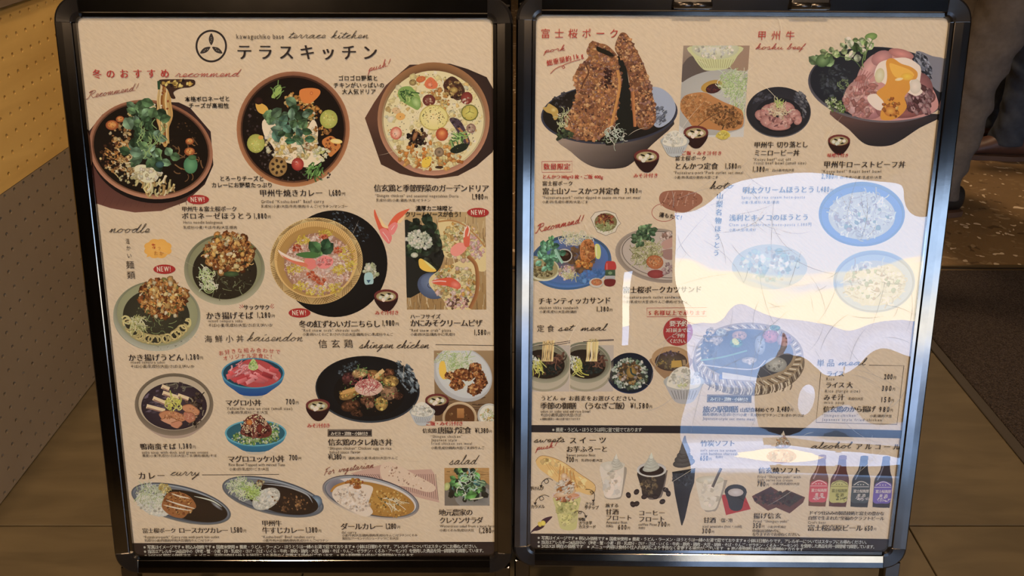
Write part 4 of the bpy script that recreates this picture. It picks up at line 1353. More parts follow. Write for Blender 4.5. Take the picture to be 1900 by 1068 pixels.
p.ell(291, 586, 81, 65, (150, 142, 116), (132, 126, 104))
p.ann((291, 586, 81, 65, 4), (292, 582, 75, 59, 4), (120, 118, 84), (172, 164, 138))
p.sc(320, 632, 50, 12, 60, .5, 1.2, [(196, 190, 166), (110, 104, 84)], rot=-14)
p.ell(292, 582, 75, 59, (160, 152, 112), (138, 132, 92), 4); p.ell(290, 586, 62, 50, (62, 56, 38), (50, 44, 30), 4)
p.sc(292, 592, 50, 36, 80, .6, 1.6, [(80, 72, 46), (56, 48, 32), (110, 104, 66)])
for i in range(22):
    a = math.radians(20 + i * 6.8 + p.r.uniform(-3, 3)); x = 291 + 56 * math.cos(a); y = 588 + 42 * math.sin(a)
    t = p.r.uniform(0, 6)
    p.curve([(x + 9 * math.cos(t + q), y + 8 * math.sin(t + q)) for q in (0, .9, 1.8, 2.7, 3.6, 4.5)], 3.3, p.jit((196, 172, 106)), n=3, c2=(150, 126, 72))
p.curve([(226, 590), (232, 586), (240, 590), (240, 600), (232, 598), (227, 594)], 3.2, (190, 170, 104)); p.curve([(345, 592), (352, 592), (353, 602), (347, 606)], 3.2, (190, 170, 104))
fried_disc(p, 303, 553, 45, 38)
p.st(254, 596, 14, 14, 70, 17, 1.3, [(190, 180, 106), (206, 200, 140), (160, 150, 80), (214, 206, 150)], ang=70, spread=60)
p.st(290, 605, 30, 14, 14, 14, 1.2, [(130, 136, 80)])
p.build('udon_bowl_picture', PL_, 'photo print of thick white noodles with a fried disc in a grey green bowl')

# crab chirashi
p = Pic('L', seed=16)
p.ell(621, 489, 98, 99, (30, 26, 22), (22, 18, 16))
p.sc(650, 420, 40, 16, 90, .6, 2.0, [(60, 66, 70), (90, 98, 100), (40, 42, 44)], rot=38, asp=1.6, ang=40)
p.ell(587, 484, 86, 80.5, (190, 150, 84), (150, 110, 56))
p.ann((587, 484, 86, 80.5, 0), (586, 481, 77, 71, 0), (206, 170, 106), (188, 146, 84), n=130)
for i in range(110):
    a = 2 * math.pi * i / 110
    sk = 0.12 if (i // 6) % 2 else -0.12
    p.line([(587 + 85 * math.cos(a), 484 + 79.5 * math.sin(a)), (586 + 77.5 * math.cos(a + sk), 481 + 71.5 * math.sin(a + sk))], 1.1, (120, 84, 40), lv=p.lv)
p.up()
p.ell(586, 481, 77, 71, (186, 138, 66), (206, 160, 90)); p.ell(585, 485, 71, 65, (130, 88, 40), (170, 124, 60))
for i in range(60):
    a = math.pi + math.pi * i / 60; p.line([(586 + 75 * math.cos(a), 481 + 70 * math.sin(a)), (586 + 68 * math.cos(a), 484 + 60 * math.sin(a))], 1, (160, 112, 50), lv=p.lv)
p.up()
p.ell(591, 490, 64, 58, (196, 146, 116), (150, 104, 76)); p.sc(592, 490, 60, 54, 300, 1.5, 4, [(216, 176, 150), (200, 150, 124), (190, 134, 108), (222, 190, 166)], dark=.85)
p.st(592, 490, 61, 55, 620, 7, 1.3, [(222, 180, 160), (232, 200, 184), (206, 150, 130), (214, 170, 150)], curl=1.6)
for x, y, a, b in ((563, 445, 12, 8), (604, 433, 13, 7), (545, 498, 12, 8), (640, 468, 12, 12), (588, 540, 22, 9), (622, 535, 12, 9), (650, 490, 10, 12), (556, 530, 12, 8), (570, 492, 12, 6), (630, 500, 10, 8)):
    p.st(x, y, a, b, 50, 8, 1.5, [(206, 170, 40), (222, 192, 70), (190, 146, 30)], curl=2)
for x, y in ((551, 460), (578, 510), (586, 516), (596, 522), (627, 464), (600, 440)):
    p.sc(x, y, 8, 6, 26, 1.5, 2.6, [(196, 80, 40), (214, 104, 56), (180, 62, 34), (226, 130, 90)], jag=.1)
p.shape([(586, 485), (600, 474), (616, 478), (618, 488), (608, 497), (594, 497)], (222, 120, 110)); p.shape([(566, 480), (582, 480), (588, 492), (578, 500), (568, 495)], (214, 110, 96))
p.sc(600, 486, 14, 9, 30, 1, 2.4, [(232, 150, 140), (210, 100, 90)], asp=1.6)
p.shape([(516, 463), (524, 468), (540, 476), (562, 484), (563, 487), (545, 484), (524, 476)], (226, 204, 180)); p.shape([(518, 468), (530, 480), (550, 490), (570, 495), (568, 488), (545, 483), (525, 474)], (206, 104, 70))
p.leaf(594, 472, 32, 22, 180 + 50, (56, 96, 50)); p.leaf(594, 468, 26, 22, 230, (70, 110, 60)); p.leaf(596, 470, 30, 24, -40, (44, 70, 44)); p.leaf(600, 462, 22, 20, -65, (50, 84, 50))
p.shape([(549, 472), (560, 468), (580, 467), (596, 472), (586, 478), (566, 478)], (66, 104, 48)); p.leaf(594, 475, 10, 8, -80, (100, 140, 70))
p.sc(688, 502, 12, 13, 50, 2, 5, [(190, 184, 140), (206, 204, 166), (160, 158, 110), (214, 210, 180)]); p.shape([(677, 508), (690, 506), (693, 524), (686, 527), (677, 526)], (150, 176, 180)); p.poly([(680, 519), (688, 519), (684, 525)], (50, 80, 100))
miso(p, 716.5, 548, 45)
newbadge(p, 556, 580)
p.build('crab_rice_bowl_picture', PL_, 'photo print of crab on rice in a striped wooden bowl on a black plate')

# crossed claws
p = Pic('L', seed=17)
p.shape([(695, 388), (700, 400), (708, 416), (720, 424), (722, 424), (724, 430), (710, 432), (704, 428), (698, 412), (694, 398)], (206, 80, 46))
p.shape([(704, 402), (714, 416), (722, 422), (716, 423), (708, 418)], (226, 180, 120)); p.shape([(704, 426), (716, 424), (727, 438), (724, 450), (719, 451), (708, 438)], (216, 110, 100))
p.curve([(710, 430), (718, 440), (722, 448)], 1, (236, 180, 170))
p.shape([(720, 420), (728, 405), (740, 394), (760, 387), (752, 396), (742, 408), (736, 414)], (212, 84, 48)); p.shape([(738, 410), (752, 398), (750, 404), (742, 414)], (226, 176, 120))
p.shape([(720, 422), (732, 412), (738, 418), (732, 432), (726, 435)], (218, 116, 106)); p.curve([(726, 426), (732, 418)], 1, (236, 180, 170))
p.build('crab_claw_drawing', PL_, 'red crossed crab claws painted by hand')

# pizza
p = Pic('L', seed=18, clip=((750.5, 901, 393), (755, 902.5, 574)))
p.rect(745, 390, 910, 580, (176, 140, 90), (150, 110, 60))
p.st(826, 484, 76, 90, 330, 22, 1.2, [(190, 156, 106), (130, 94, 52), (206, 174, 124), (150, 112, 66)], ang=88, spread=6, box=True, curl=.1)
p.shape([(748, 418), (765, 412), (785, 418), (812, 428), (822, 440), (826, 462), (820, 490), (808, 508), (790, 530), (775, 545), (750, 542)], (36, 34, 28))
p.greens(780, 440, 34, 34, 34, 12, 24, [(52, 66, 40), (40, 52, 34), (70, 86, 52), (34, 40, 28)]); p.greens(800, 470, 20, 30, 16, 12, 22, [(44, 44, 32), (36, 34, 28)])
p.sc(778, 445, 24, 16, 130, 1.4, 4, [(222, 218, 190), (206, 204, 170), (190, 190, 150)], rot=14); p.ell(769, 473, 7, 5, (206, 206, 180), (150, 150, 120))
p.shape([(777, 482), (783, 480), (796, 490), (809, 500), (806, 504), (790, 503), (779, 496)], (222, 170, 50)); p.shape([(786, 482), (796, 488), (808, 499), (798, 495)], (206, 190, 110))
p.ell(803, 530, 29, 24, (96, 106, 124), (70, 78, 96), 20); p.ell(800, 525, 20, 16, (110, 120, 140), (84, 94, 114), 20); p.ann((801, 529, 8, 6, 0), (801, 529, 6.8, 4.8, 0), (50, 56, 70), (50, 56, 70), 16)
for q in ([(813, 410), (835, 408), (860, 416), (885, 436), (902, 460), (903, 500), (880, 500), (850, 480), (826, 476), (820, 450)], [(800, 512), (822, 498), (850, 485), (876, 476), (888, 500), (888, 540), (876, 570), (868, 580), (836, 580), (822, 555), (806, 540), (796, 526)]):
    p.shape(q, (206, 176, 116))
p.sc(856, 448, 40, 34, 220, 1.6, 5, CHEESE + [(200, 140, 56), (222, 170, 140), (214, 190, 120), (180, 176, 110)], rot=35)
p.sc(846, 528, 42, 36, 260, 1.6, 5, CHEESE + [(200, 140, 56), (226, 180, 160), (214, 190, 120), (180, 176, 110)], rot=20)
p.sc(880, 455, 14, 26, 60, 1.5, 3.4, [(226, 170, 160), (214, 150, 140), (232, 200, 180)], rot=-30); p.sc(848, 562, 22, 14, 90, 1.2, 3, [(226, 176, 164), (120, 80, 60), (214, 150, 130)])
p.curve([(868, 475), (882, 490), (886, 515), (884, 545), (872, 572)], 7, (130, 74, 36), c2=(166, 106, 54)); p.curve([(813, 411), (838, 409), (862, 418), (886, 440), (900, 458)], 3, (170, 116, 60))
p.shape([(836, 462), (846, 452), (858, 450), (866, 458), (860, 468), (848, 475), (838, 472)], (222, 130, 110)); p.shape([(862, 456), (860, 440), (864, 424), (870, 420), (872, 440), (870, 456)], (206, 84, 56)); p.curve([(861, 440), (862, 428), (866, 420)], 2.4, (230, 206, 186)); p.curve([(868, 438), (871, 426), (869, 419)], 2, (230, 206, 186))
p.shape([(800, 522), (820, 516), (838, 515), (852, 524), (855, 532), (848, 536), (830, 530), (812, 528)], (206, 76, 46)); p.ell(845, 528, 10, 7, (226, 120, 96), (200, 80, 56), 20); p.curve([(800, 523), (815, 521), (828, 522)], 2, (232, 170, 150))
p.build('pizza_picture', PL_, 'photo print of crab pizza slices and salad on a wooden table')
p = Pic('L', z0=.0009); newbadge(p, 887, 394); p.build('new_badge', PL_, 'red oval badge reading NEW beside the pizza print')
p = Pic('L', z0=.0009); newbadge(p, 368, 370); p.build('new_badge', PL_, 'red oval badge reading NEW under the noodle dish print')
p = Pic('L', z0=.0009); newbadge(p, 305.5, 499); p.build('new_badge', PL_, 'red oval badge reading NEW left of the soba bowl print')
p = Pic('L')
pts = []
for i in range(60):
    a = 2 * math.pi * i / 60; k = 1 + .085 * abs(math.sin(4 * a)) * 1.6
    pts.append((293 + 23.5 * math.cos(a) * k, 461 + 16.5 * math.sin(a) * k))
p.fan((293, 461), pts, (222, 160, 62), (216, 150, 52)); p.up(); p.poly([(274, 470), (284, 474), (272, 477)], (216, 150, 52))
p.build('cloud_badge', PL_, 'orange cloud shaped badge')

# tuna bowls
p = Pic('L', seed=19)
def footbowl(p, cx, cy, rx, ry, hgt, c1, c2, foot=True):
    if foot: p.poly(p.smooth([(cx - rx * .3, cy + hgt - 7), (cx + rx * .3, cy + hgt - 7), (cx + rx * .22, cy + hgt + 1), (cx - rx * .22, cy + hgt + 1)], 3), (176, 160, 134))
    body = [(cx - rx, cy), (cx - rx * .9, cy + hgt * .38), (cx - rx * .6, cy + hgt * .68), (cx - rx * .3, cy + hgt * .9), (cx + rx * .3, cy + hgt * .9), (cx + rx * .6, cy + hgt * .68), (cx + rx * .9, cy + hgt * .38), (cx + rx, cy)]
    q = p.smooth(body, 3, False)
    p.poly(q, [tuple(c1[j] * (1 - min(1, (y - cy) / hgt)) + c2[j] * min(1, max(0, (y - cy) / hgt)) for j in range(3)) for x, y in q])
footbowl(p, 469.5, 692, 58.5, 28, 46, (52, 118, 136), (22, 60, 116))
p.ell(469.5, 692, 58.5, 28.5, (28, 70, 84), (60, 132, 150)); p.ell(469.5, 692, 55.5, 26, (30, 62, 70), (26, 60, 72))
p.shape([(423, 690), (440, 678), (456, 668), (470, 666), (490, 670), (508, 680), (521, 693), (516, 706), (495, 716), (466, 718), (445, 712), (428, 704)], (176, 62, 60))
for i in range(26):
    x, y = p.rp(472, 693, 42, 18); a = p.r.uniform(10, 45) if x > 470 else p.r.uniform(-40, -10)
    ca, sa = math.cos(math.radians(a)), math.sin(math.radians(a)); l, w_ = p.r.uniform(8, 14), p.r.uniform(3, 5); c = p.jit(p.r.choice([(190, 66, 66), (206, 92, 90), (160, 46, 50), (214, 120, 116)]), .1)
    p.poly([(x - l * ca + w_ * sa, y - l * sa - w_ * ca), (x + l * ca + w_ * sa, y + l * sa - w_ * ca), (x + l * ca - w_ * sa, y + l * sa + w_ * ca), (x - l * ca - w_ * sa, y - l * sa + w_ * ca)], [tuple(min(255, q * 1.16) for q in c), c, tuple(q * .8 for q in c), c])
p.st(440, 688, 18, 12, 24, 16, 2.6, [(222, 150, 146), (206, 110, 106)], ang=-30, spread=15)
p.shape([(461, 682), (464, 672), (470, 665), (476, 672), (479, 682), (470, 687)], (166, 186, 100)); p.sc(470, 677, 7, 8, 30, .8, 2, [(190, 206, 130), (140, 166, 80)])
p.build('tuna_bowl_picture', PL_, 'photo print of red tuna with green paste in a blue bowl')
p = Pic('L', seed=20)
footbowl(p, 474.5, 803, 57, 24, 38, (66, 132, 140), (26, 86, 112))
p.ell(474.5, 803, 57.5, 24.5, (40, 90, 100), (84, 150, 156)); p.ell(474.5, 803, 54, 22, (44, 92, 98), (36, 84, 92))
p.sc(474, 811, 44, 13, 260, 1.2, 2.8, [(116, 150, 60), (150, 176, 90), (90, 120, 50), (206, 212, 170), (180, 190, 120)])
p.sc(505, 796, 14, 12, 60, 1.2, 2.8, [(116, 150, 60), (190, 200, 140), (206, 212, 170)])
p.shape([(446, 803), (452, 786), (458, 774), (472, 768), (484, 770), (492, 780), (503, 792), (503, 806), (488, 812), (462, 810)], (104, 44, 34))
p.sc(474, 792, 26, 20, 150, 1.2, 3.6, [(130, 60, 46), (96, 40, 32), (160, 90, 70), (70, 30, 26)]); p.sc(472, 788, 25, 20, 170, .7, 1.3, [(224, 200, 150), (206, 176, 120)], dark=.9)
p.ell(463, 783, 6, 5.5, (206, 128, 50), (166, 80, 30)); p.ell(482, 794, 5, 9, (130, 50, 34), (100, 36, 28))
p.build('minced_tuna_bowl_picture', PL_, 'photo print of minced tuna with sesame and leek in a turquoise bowl')

# duck soba
p = Pic('L', seed=21)
p.poly(p.smooth([(250, 745), (258, 775), (275, 795), (300, 810), (325, 813), (350, 809), (372, 795), (388, 775), (396, 748)], 4, False), (166, 136, 112))
p.ell(323, 750, 73, 58, (150, 130, 104), (140, 118, 92)); p.ann((323, 750, 73, 58, 0), (323, 748, 66, 50, 0), (112, 94, 72), (130, 108, 84))
p.ell(323, 748, 66, 50, (196, 172, 140), (176, 152, 120)); p.ell(323, 753, 61, 44, (70, 52, 56), (50, 36, 38))
p.sc(300, 745, 34, 26, 60, 1, 4, [(90, 70, 76), (110, 90, 96), (60, 44, 48)], asp=2.2, ang=-20)
p.st(362, 758, 16, 30, 70, 13, 2.2, [(56, 38, 30), (96, 74, 54), (150, 130, 96), (40, 28, 24)], curl=2.4)
p.st(322, 716, 28, 6, 16, 18, 2.2, [(120, 108, 84), (80, 64, 56)], ang=0, curl=1.4)
for x0, y0, x1, y1 in ((272, 753, 306, 762), (284, 738, 318, 752), (302, 728, 332, 738), (330, 733, 350, 740), (300, 716, 314, 722)):
    p.line([(x0, y0), ((x0 + x1) / 2, (y0 + y1) / 2), (x1, y1)], 8, (214, 182, 136)); p.line([(x0 + 1, y0 + 3), (x1 - 1, y1 + 3)], 2.4, (150, 106, 86))
for q, c in (([(295, 768), (306, 762), (325, 763), (344, 772), (344, 779), (325, 784), (305, 780)], (184, 116, 72)), ([(298, 778), (315, 774), (335, 781), (334, 790), (318, 788)], (196, 134, 96)), ([(318, 784), (333, 780), (338, 786), (330, 794), (318, 790)], (190, 120, 84)), ([(340, 752), (354, 750), (370, 762), (366, 770), (352, 766), (340, 760)], (190, 124, 80)), ([(342, 764), (358, 766), (362, 778), (352, 784), (342, 776)], (176, 104, 74))):
    p.shape(q, c); p.curve(q[:4], 1.4, (140, 84, 50))
p.sc(325, 772, 20, 7, 60, .8, 1.6, [(160, 96, 56), (206, 144, 96)], dark=.85); p.sc(356, 768, 12, 12, 30, .8, 1.6, [(160, 96, 66), (206, 144, 106)], dark=.85)
p.st(322, 748, 14, 10, 40, 16, 2.0, [(206, 196, 70), (186, 176, 56), (220, 210, 100)], curl=1.6)
p.build('duck_soba_picture', PL_, 'photo print of duck slices on soba in a beige bowl')

# glazed chicken bowl
p = Pic('L', seed=22)
p.ell(690, 776, 24, 8, (150, 150, 146), (120, 120, 118))
p.ell(682, 722, 97, 62, (34, 30, 28), (24, 20, 18), 3); p.ann((682, 722, 97, 62, 3), (682, 721, 94.5, 59.5, 3), (30, 28, 28), (60, 62, 64))
p.sc(755, 700, 16, 34, 130, .8, 2.6, [(70, 78, 80), (110, 118, 118), (146, 150, 146), (44, 46, 48)], rot=-28, asp=2, ang=45); p.sc(648, 683, 22, 10, 60, .8, 2.4, [(70, 76, 76), (50, 52, 52), (96, 102, 100)], rot=-24)
p.ell(685, 728, 66, 44, (30, 22, 16), (26, 20, 16), 3); p.sc(685, 727, 56, 38, 110, .6, 2, [(60, 40, 24), (110, 70, 36), (80, 90, 50), (40, 28, 20)])
for x, y, rx, ry, c in ((648, 702, 14, 12, (90, 46, 40)), (668, 692, 15, 9, (206, 150, 90)), (697, 696, 18, 9, (170, 116, 54)), (722, 692, 10, 9, (110, 64, 38)), (648, 730, 20, 10, (176, 124, 54)), (650, 752, 18, 11, (96, 56, 32)), (682, 740, 14, 10, (110, 66, 40)), (686, 750, 9, 6, (140, 90, 60)), (708, 748, 12, 14, (200, 150, 66)), (722, 727, 16, 15, (170, 120, 80)), (725, 707, 15, 11, (180, 132, 60)), (739, 734, 8, 7, (110, 64, 40)), (662, 766, 12, 6, (84, 50, 30))):
    p.ell(x, y, rx, ry, c, tuple(q * .6 for q in c), p.r.uniform(-25, 25)); p.sc(x, y, rx * .85, ry * .85, 26, 1.2, 3.2, [c, tuple(min(255, q * 1.3) for q in c), tuple(q * .6 for q in c)])
p.line([(690, 704), (712, 686)], 7, (206, 164, 100)); p.line([(636, 728), (662, 720)], 7, (196, 140, 70))
p.sc(686, 722, 50, 32, 60, .8, 1.9, [(120, 150, 70), (150, 170, 90), (90, 120, 56)]); p.st(672, 686, 14, 5, 14, 8, 1.2, [(110, 140, 70)], curl=2)
p.ell(684, 718, 26, 16, (222, 190, 166), (196, 150, 124)); p.st(684, 714, 21, 11, 90, 13, .9, [(176, 60, 60), (196, 84, 80), (150, 40, 44)], curl=2.2)
miso(p, 590, 751, 45)
p.build('glazed_chicken_bowl_picture', PL_, 'photo print of glazed chicken on rice in a black bowl')

# fried chicken set
p = Pic('L', seed=23, clip=((805, 916, 650), (807, 919, 781)))
p.rect(800, 645, 925, 785, (150, 116, 76), (110, 76, 46))
p.st(860, 760, 50, 26, 60, 26, 1.6, [(130, 96, 60), (90, 60, 36)], ang=0, spread=6, curl=.1)
p.ell(858, 694, 58, 48, (186, 178, 166), (166, 158, 148), 32); p.ell(860, 692, 54, 43, (196, 190, 180), (184, 176, 166), 32)
p.st(846, 672, 34, 18, 240, 14, 1.2, CAB + [(216, 218, 190)], rot=14, curl=1.4); p.st(838, 684, 14, 14, 80, 12, 1.2, CAB)
p.shape([(816, 673), (824, 670), (828, 685), (829, 700), (822, 703), (815, 692)], (222, 170, 46))
for x, y, rx, ry in ((838, 697, 12, 7), (858, 694, 17, 11), (882, 682, 12, 10), (848, 713, 14, 10), (892, 708, 12, 14), (880, 722, 13, 11), (868, 698, 12, 8), (888, 694, 9, 8)):
    p.ell(x, y, rx, ry, (170, 96, 40), (96, 46, 22)); p.sc(x, y, rx, ry, 60, 1, 3, [(196, 120, 54), (150, 76, 32), (110, 54, 26), (214, 150, 80), (90, 44, 22)])
rim(p, 853, 775, 32, 30, 4.5, (206, 170, 124), (176, 136, 90), (96, 56, 26)); p.sc(853, 778, 24, 18, 40, 1, 2.6, [(130, 84, 40), (160, 110, 60), (70, 40, 20)]); p.rect(848, 757, 861, 775, (176, 116, 56), (150, 90, 40))
rim(p, 908, 770, 22, 22, 3, (190, 180, 160), (176, 166, 146), (206, 196, 166)); p.sc(908, 772, 16, 14, 60, 1, 3, [(216, 206, 176), (176, 180, 120), (200, 160, 90)])
p.build('fried_chicken_picture', PL_, 'photo print of fried chicken and shredded cabbage on a white plate')
p = Pic('L', z0=.0008, seed=24); miso(p, 811, 741, 44); ricebowl(p, 783.5, 763, 48); p.build('side_bowls_picture', PL_, 'cut-out prints of a rice bowl and a soup bowl under the fried chicken')

# curries in steel ovals
def oval(p, cx, cy, rx, ry, rot, c1=(120, 122, 124), c2=(84, 86, 90), white=False):
    p.ell(cx, cy, rx, ry, c1, c2, rot)
    p.ann((cx, cy, rx, ry, rot), (cx, cy, rx - 2, ry - 2, rot), (70, 72, 76), (120, 112, 98))
    p.ann((cx, cy - .5, rx - 3.5, ry - 3.5, rot), (cx, cy - .5, rx - 7, ry - 6, rot), (150, 152, 150), (70, 72, 76))
    p.ell(cx, cy, rx - 8, ry - 6.5, (60, 58, 58), (110, 108, 106), rot)
p = Pic('L', seed=25)
p.ell(365, 966, 24, 6, (60, 54, 50), (50, 44, 40))
oval(p, 336, 934, 95, 33, 14)
p.ell(352, 938, 72, 26, (46, 30, 20), (38, 26, 18), 14); p.line(p.smooth([(360, 920), (392, 928), (412, 940)], 5, False), 2.5, (196, 190, 180), taper=True); p.ell(402, 938, 14, 3, (150, 148, 144), (60, 50, 46), 36)
p.ell(284, 936, 34, 18, (206, 196, 172), (184, 174, 150), 26); p.sc(282, 935, 33, 17, 130, 1.2, 2.8, RICE, rot=26, dark=.88); p.st(282, 918, 28, 18, 260, 12, 1.2, [(206, 206, 176), (190, 194, 150), (216, 216, 196), (160, 166, 110)], rot=16, curl=1.4)
p.sc(306, 905, 11, 8, 44, 1.4, 3.2, [(196, 164, 84), (176, 140, 60), (214, 186, 110)], rot=20)
p.shape([(300, 936), (308, 918), (320, 912), (340, 914), (356, 924), (364, 940), (352, 948), (340, 960), (322, 958), (306, 948)], (146, 86, 40)); p.sc(332, 934, 28, 20, 200, 1, 2.6, FRY + [(130, 74, 34)], rot=20)
for x0, y0, x1, y1 in ((308, 927, 362, 943), (303, 936, 356, 947), (318, 915, 352, 924)): p.curve([(x0, y0), ((x0 + x1) / 2, (y0 + y1) / 2 + 1), (x1, y1)], 2.6, (206, 186, 156), taper=True)
p.build('cutlet_curry_picture', PL_, 'photo print of cutlet curry with cabbage on a steel oval plate')
p = Pic('L', seed=26)
oval(p, 506.5, 921, 96.5, 33, 13); p.ell(586, 930, 12, 12, (130, 150, 160), (70, 80, 90), 30)
p.ell(522, 925, 70, 26, (44, 28, 20), (36, 24, 18), 13); p.curve([(486, 897), (530, 902), (568, 916), (580, 932)], 3, (150, 146, 140), taper=True)
p.ell(494, 925, 28, 18, (206, 196, 176), (170, 160, 140), -30); p.sc(494, 925, 25, 16, 130, 1.2, 2.8, RICE, rot=-30, dark=.88)
p.st(455, 907, 30, 17, 230, 12, 1.2, CAB, rot=12, curl=1.4); p.st(466, 912, 12, 12, 60, 12, 1.3, [(140, 160, 60), (166, 184, 90)], curl=1.6); p.sc(482, 896, 8, 5, 16, 1.2, 3, [(180, 160, 110), (110, 70, 44)])
p.sc(540, 930, 36, 16, 46, .8, 2.6, [(110, 70, 36), (80, 50, 30), (150, 100, 56)], rot=10); p.sc(528, 945, 8, 5, 12, 1.4, 3, [(150, 104, 60), (110, 70, 40)]); p.sc(553, 932, 6, 8, 12, 1.4, 3, [(160, 110, 60), (110, 70, 40)])
p.build('beef_curry_picture', PL_, 'photo print of dark beef curry with green leek on a steel oval plate')
p = Pic('L', seed=27)
p.poly([(650, 878), (706, 862), (740, 872), (800, 870), (806, 878), (815, 932), (790, 926), (740, 912)], (186, 142, 118))
for i in range(40):
    x = 656 + i * 3.9; p.line([(x, 879 - .0 * i), (x + 5, 884 + (i * 1.1 if x > 700 else 2))], 1, (110, 76, 62), lv=p.lv)
p.up()
p.shape([(705, 870), (712, 858), (726, 857), (745, 866), (770, 880), (800, 896), (808, 904), (804, 911), (790, 912), (762, 904), (736, 900), (712, 892)], (204, 170, 138)); p.sc(752, 886, 44, 14, 60, .7, 1.8, [(186, 146, 110), (212, 182, 150), (150, 104, 76)], rot=24, dark=.92)
oval(p, 688, 922, 92, 37, 13, (186, 168, 150), (150, 134, 124)); p.ann((688, 922, 92, 37, 13), (688, 921, 89, 34, 13), (60, 56, 66), (190, 166, 140)); p.ell(690, 922, 84, 31, (150, 140, 140), (196, 178, 160), 13); p.ell(626, 906, 20, 18, (80, 76, 84), (130, 120, 120), 13)
p.ell(693, 925, 78, 29, (176, 124, 44), (160, 106, 34), 13); p.sc(720, 932, 40, 26, 200, .8, 2.2, [(190, 136, 50), (166, 112, 36), (206, 160, 80), (150, 96, 30)], rot=13, dark=.85)
p.shape([(616, 916), (626, 902), (650, 896), (676, 898), (692, 904), (688, 920), (684, 934), (692, 950), (676, 958), (650, 946), (626, 932)], (206, 180, 152)); p.sc(655, 924, 34, 22, 170, 1.2, 2.8, [(212, 190, 164), (196, 168, 140), (220, 200, 180), (180, 150, 120)], rot=20, dark=.9)
p.sc(657, 894, 15, 6, 50, 1.4, 3.4, [(206, 140, 40), (222, 166, 60), (150, 70, 24), (176, 100, 30)]); p.ell(663, 903, 8, 4, (120, 56, 20), (160, 90, 30)); p.curve([(614, 912), (622, 902), (640, 895)], 4, (170, 110, 30))
p.st(722, 928, 14, 10, 16, 24, 1.3, [(222, 200, 150)], ang=30, spread=40, curl=.3); p.sc(722, 928, 22, 14, 14, .8, 2, [(80, 76, 40), (60, 50, 30)])
p.build('dal_curry_picture', PL_, 'photo print of yellow dal curry and flat bread on a striped cloth')
# watercress salad
p = Pic('L', seed=28, clip=((824.5, 907.5, 867.5), (825, 908.5, 937.5)))
p.rect(820, 862, 915, 942, (176, 126, 66), (140, 96, 50)); p.st(866, 880, 42, 12, 50, 26, 1.4, [(190, 140, 80), (150, 104, 50)], ang=0, spread=4, curl=.1)
p.shape([(820, 915), (850, 895), (890, 893), (915, 905), (915, 945), (820, 945)], (110, 96, 80)); p.ell(880, 922, 36, 22, (90, 86, 80), (130, 120, 106)); p.sc(868, 908, 34, 20, 60, 3, 7, [(34, 34, 28), (50, 48, 36), (40, 36, 26)])
p.greens(866, 898, 30, 24, 70, 9, 17, GRN + [(90, 150, 70), (70, 120, 110), (36, 50, 34), (110, 160, 80), (40, 46, 34)], rot=10)
p.st(868, 896, 22, 22, 40, 14, 1.6, [(196, 206, 170), (150, 170, 120), (176, 196, 190)]); p.ell(829, 902, 6, 8, (190, 184, 110), (150, 150, 80), 20); p.leaf(864, 920, 22, 16, -10, (90, 150, 60)); p.curve([(872, 926), (888, 924), (896, 922)], 2.4, (190, 180, 140))
p.build('salad_picture', PL_, 'photo print of a watercress salad on a wooden table')

# bars and rules
p = Pic('L'); p.poly([(240, 1007), (930, 1004.5), (930, 1045), (240, 1045)], (40, 27, 24)); p.build('footer_band', PL_, 'dark brown band along the foot of the poster')
for q_ in ([(375, 880.5), (518, 879.5)], [(808, 639), (917, 640.5)]):
    p = Pic('L', z0=.0003); p.line(q_, 1.1, BR); p.build('printed_rule', PL_)
p = Pic('L', z0=.0003); p.poly([(608, 796), (690, 796), (690, 809.5), (608, 809.5)], BR); p.line([(609.5, 797.5), (688.5, 797.5), (688.5, 808), (609.5, 808), (609.5, 797.5)], .7, (180, 150, 120)); p.build('printed_box', PL_, 'dark box behind pale letters')
for t in (0, 1):
    p = Pic('L', z0=.0003)
    for a, b in ((((444, 569), (447, 572)), ((445, 565), (450, 571)), ((449, 564), (452, 570))), (((508, 564), (503, 571)), ((505, 563), (501, 570)), ((509, 569), (505, 572))))[t]: p.line([a, b], .9, RED)
    p.build('emphasis_marks', PL_)
for a in (
          ('recommend', (325, 143), (447, 142), 6.5, RED, .9),
          ('Recommend!', (163, 183), (258, 167), 6.2, (140, 62, 50), .85),
          ('terrace', (535, 71), (606, 71), 6.2, BR, .85),
          ('kitchen', (614, 71), (686, 71), 6.2, BR, .85),
          ('push!', (684, 133), (726, 121), 6.0, RED, .85),
          ('noodle', (203, 431), (280, 431), 7.5, BR, .95),
          ('kaisendon', (458, 632), (564, 632), 7.5, BR, .85),
          ('shingen', (666, 645), (732, 645), 6.6, BR, .95),
          ('chicken', (735, 645), (798, 645), 6.6, BR, .95),
          ('curry', (316, 881), (372, 881), 6.6, BR, .95),
          ('For', (602, 881), (622, 876), 6, (130, 60, 48), .85),
          ('vegetarian', (628, 875), (695, 866), 5.6, (130, 60, 48), .85),
          ('salad', (833, 861), (886, 860), 8, BR, .85),
          ):
    q = Pic('L', z0=.0014); script(q, *a); q.build('handwriting', PL_)

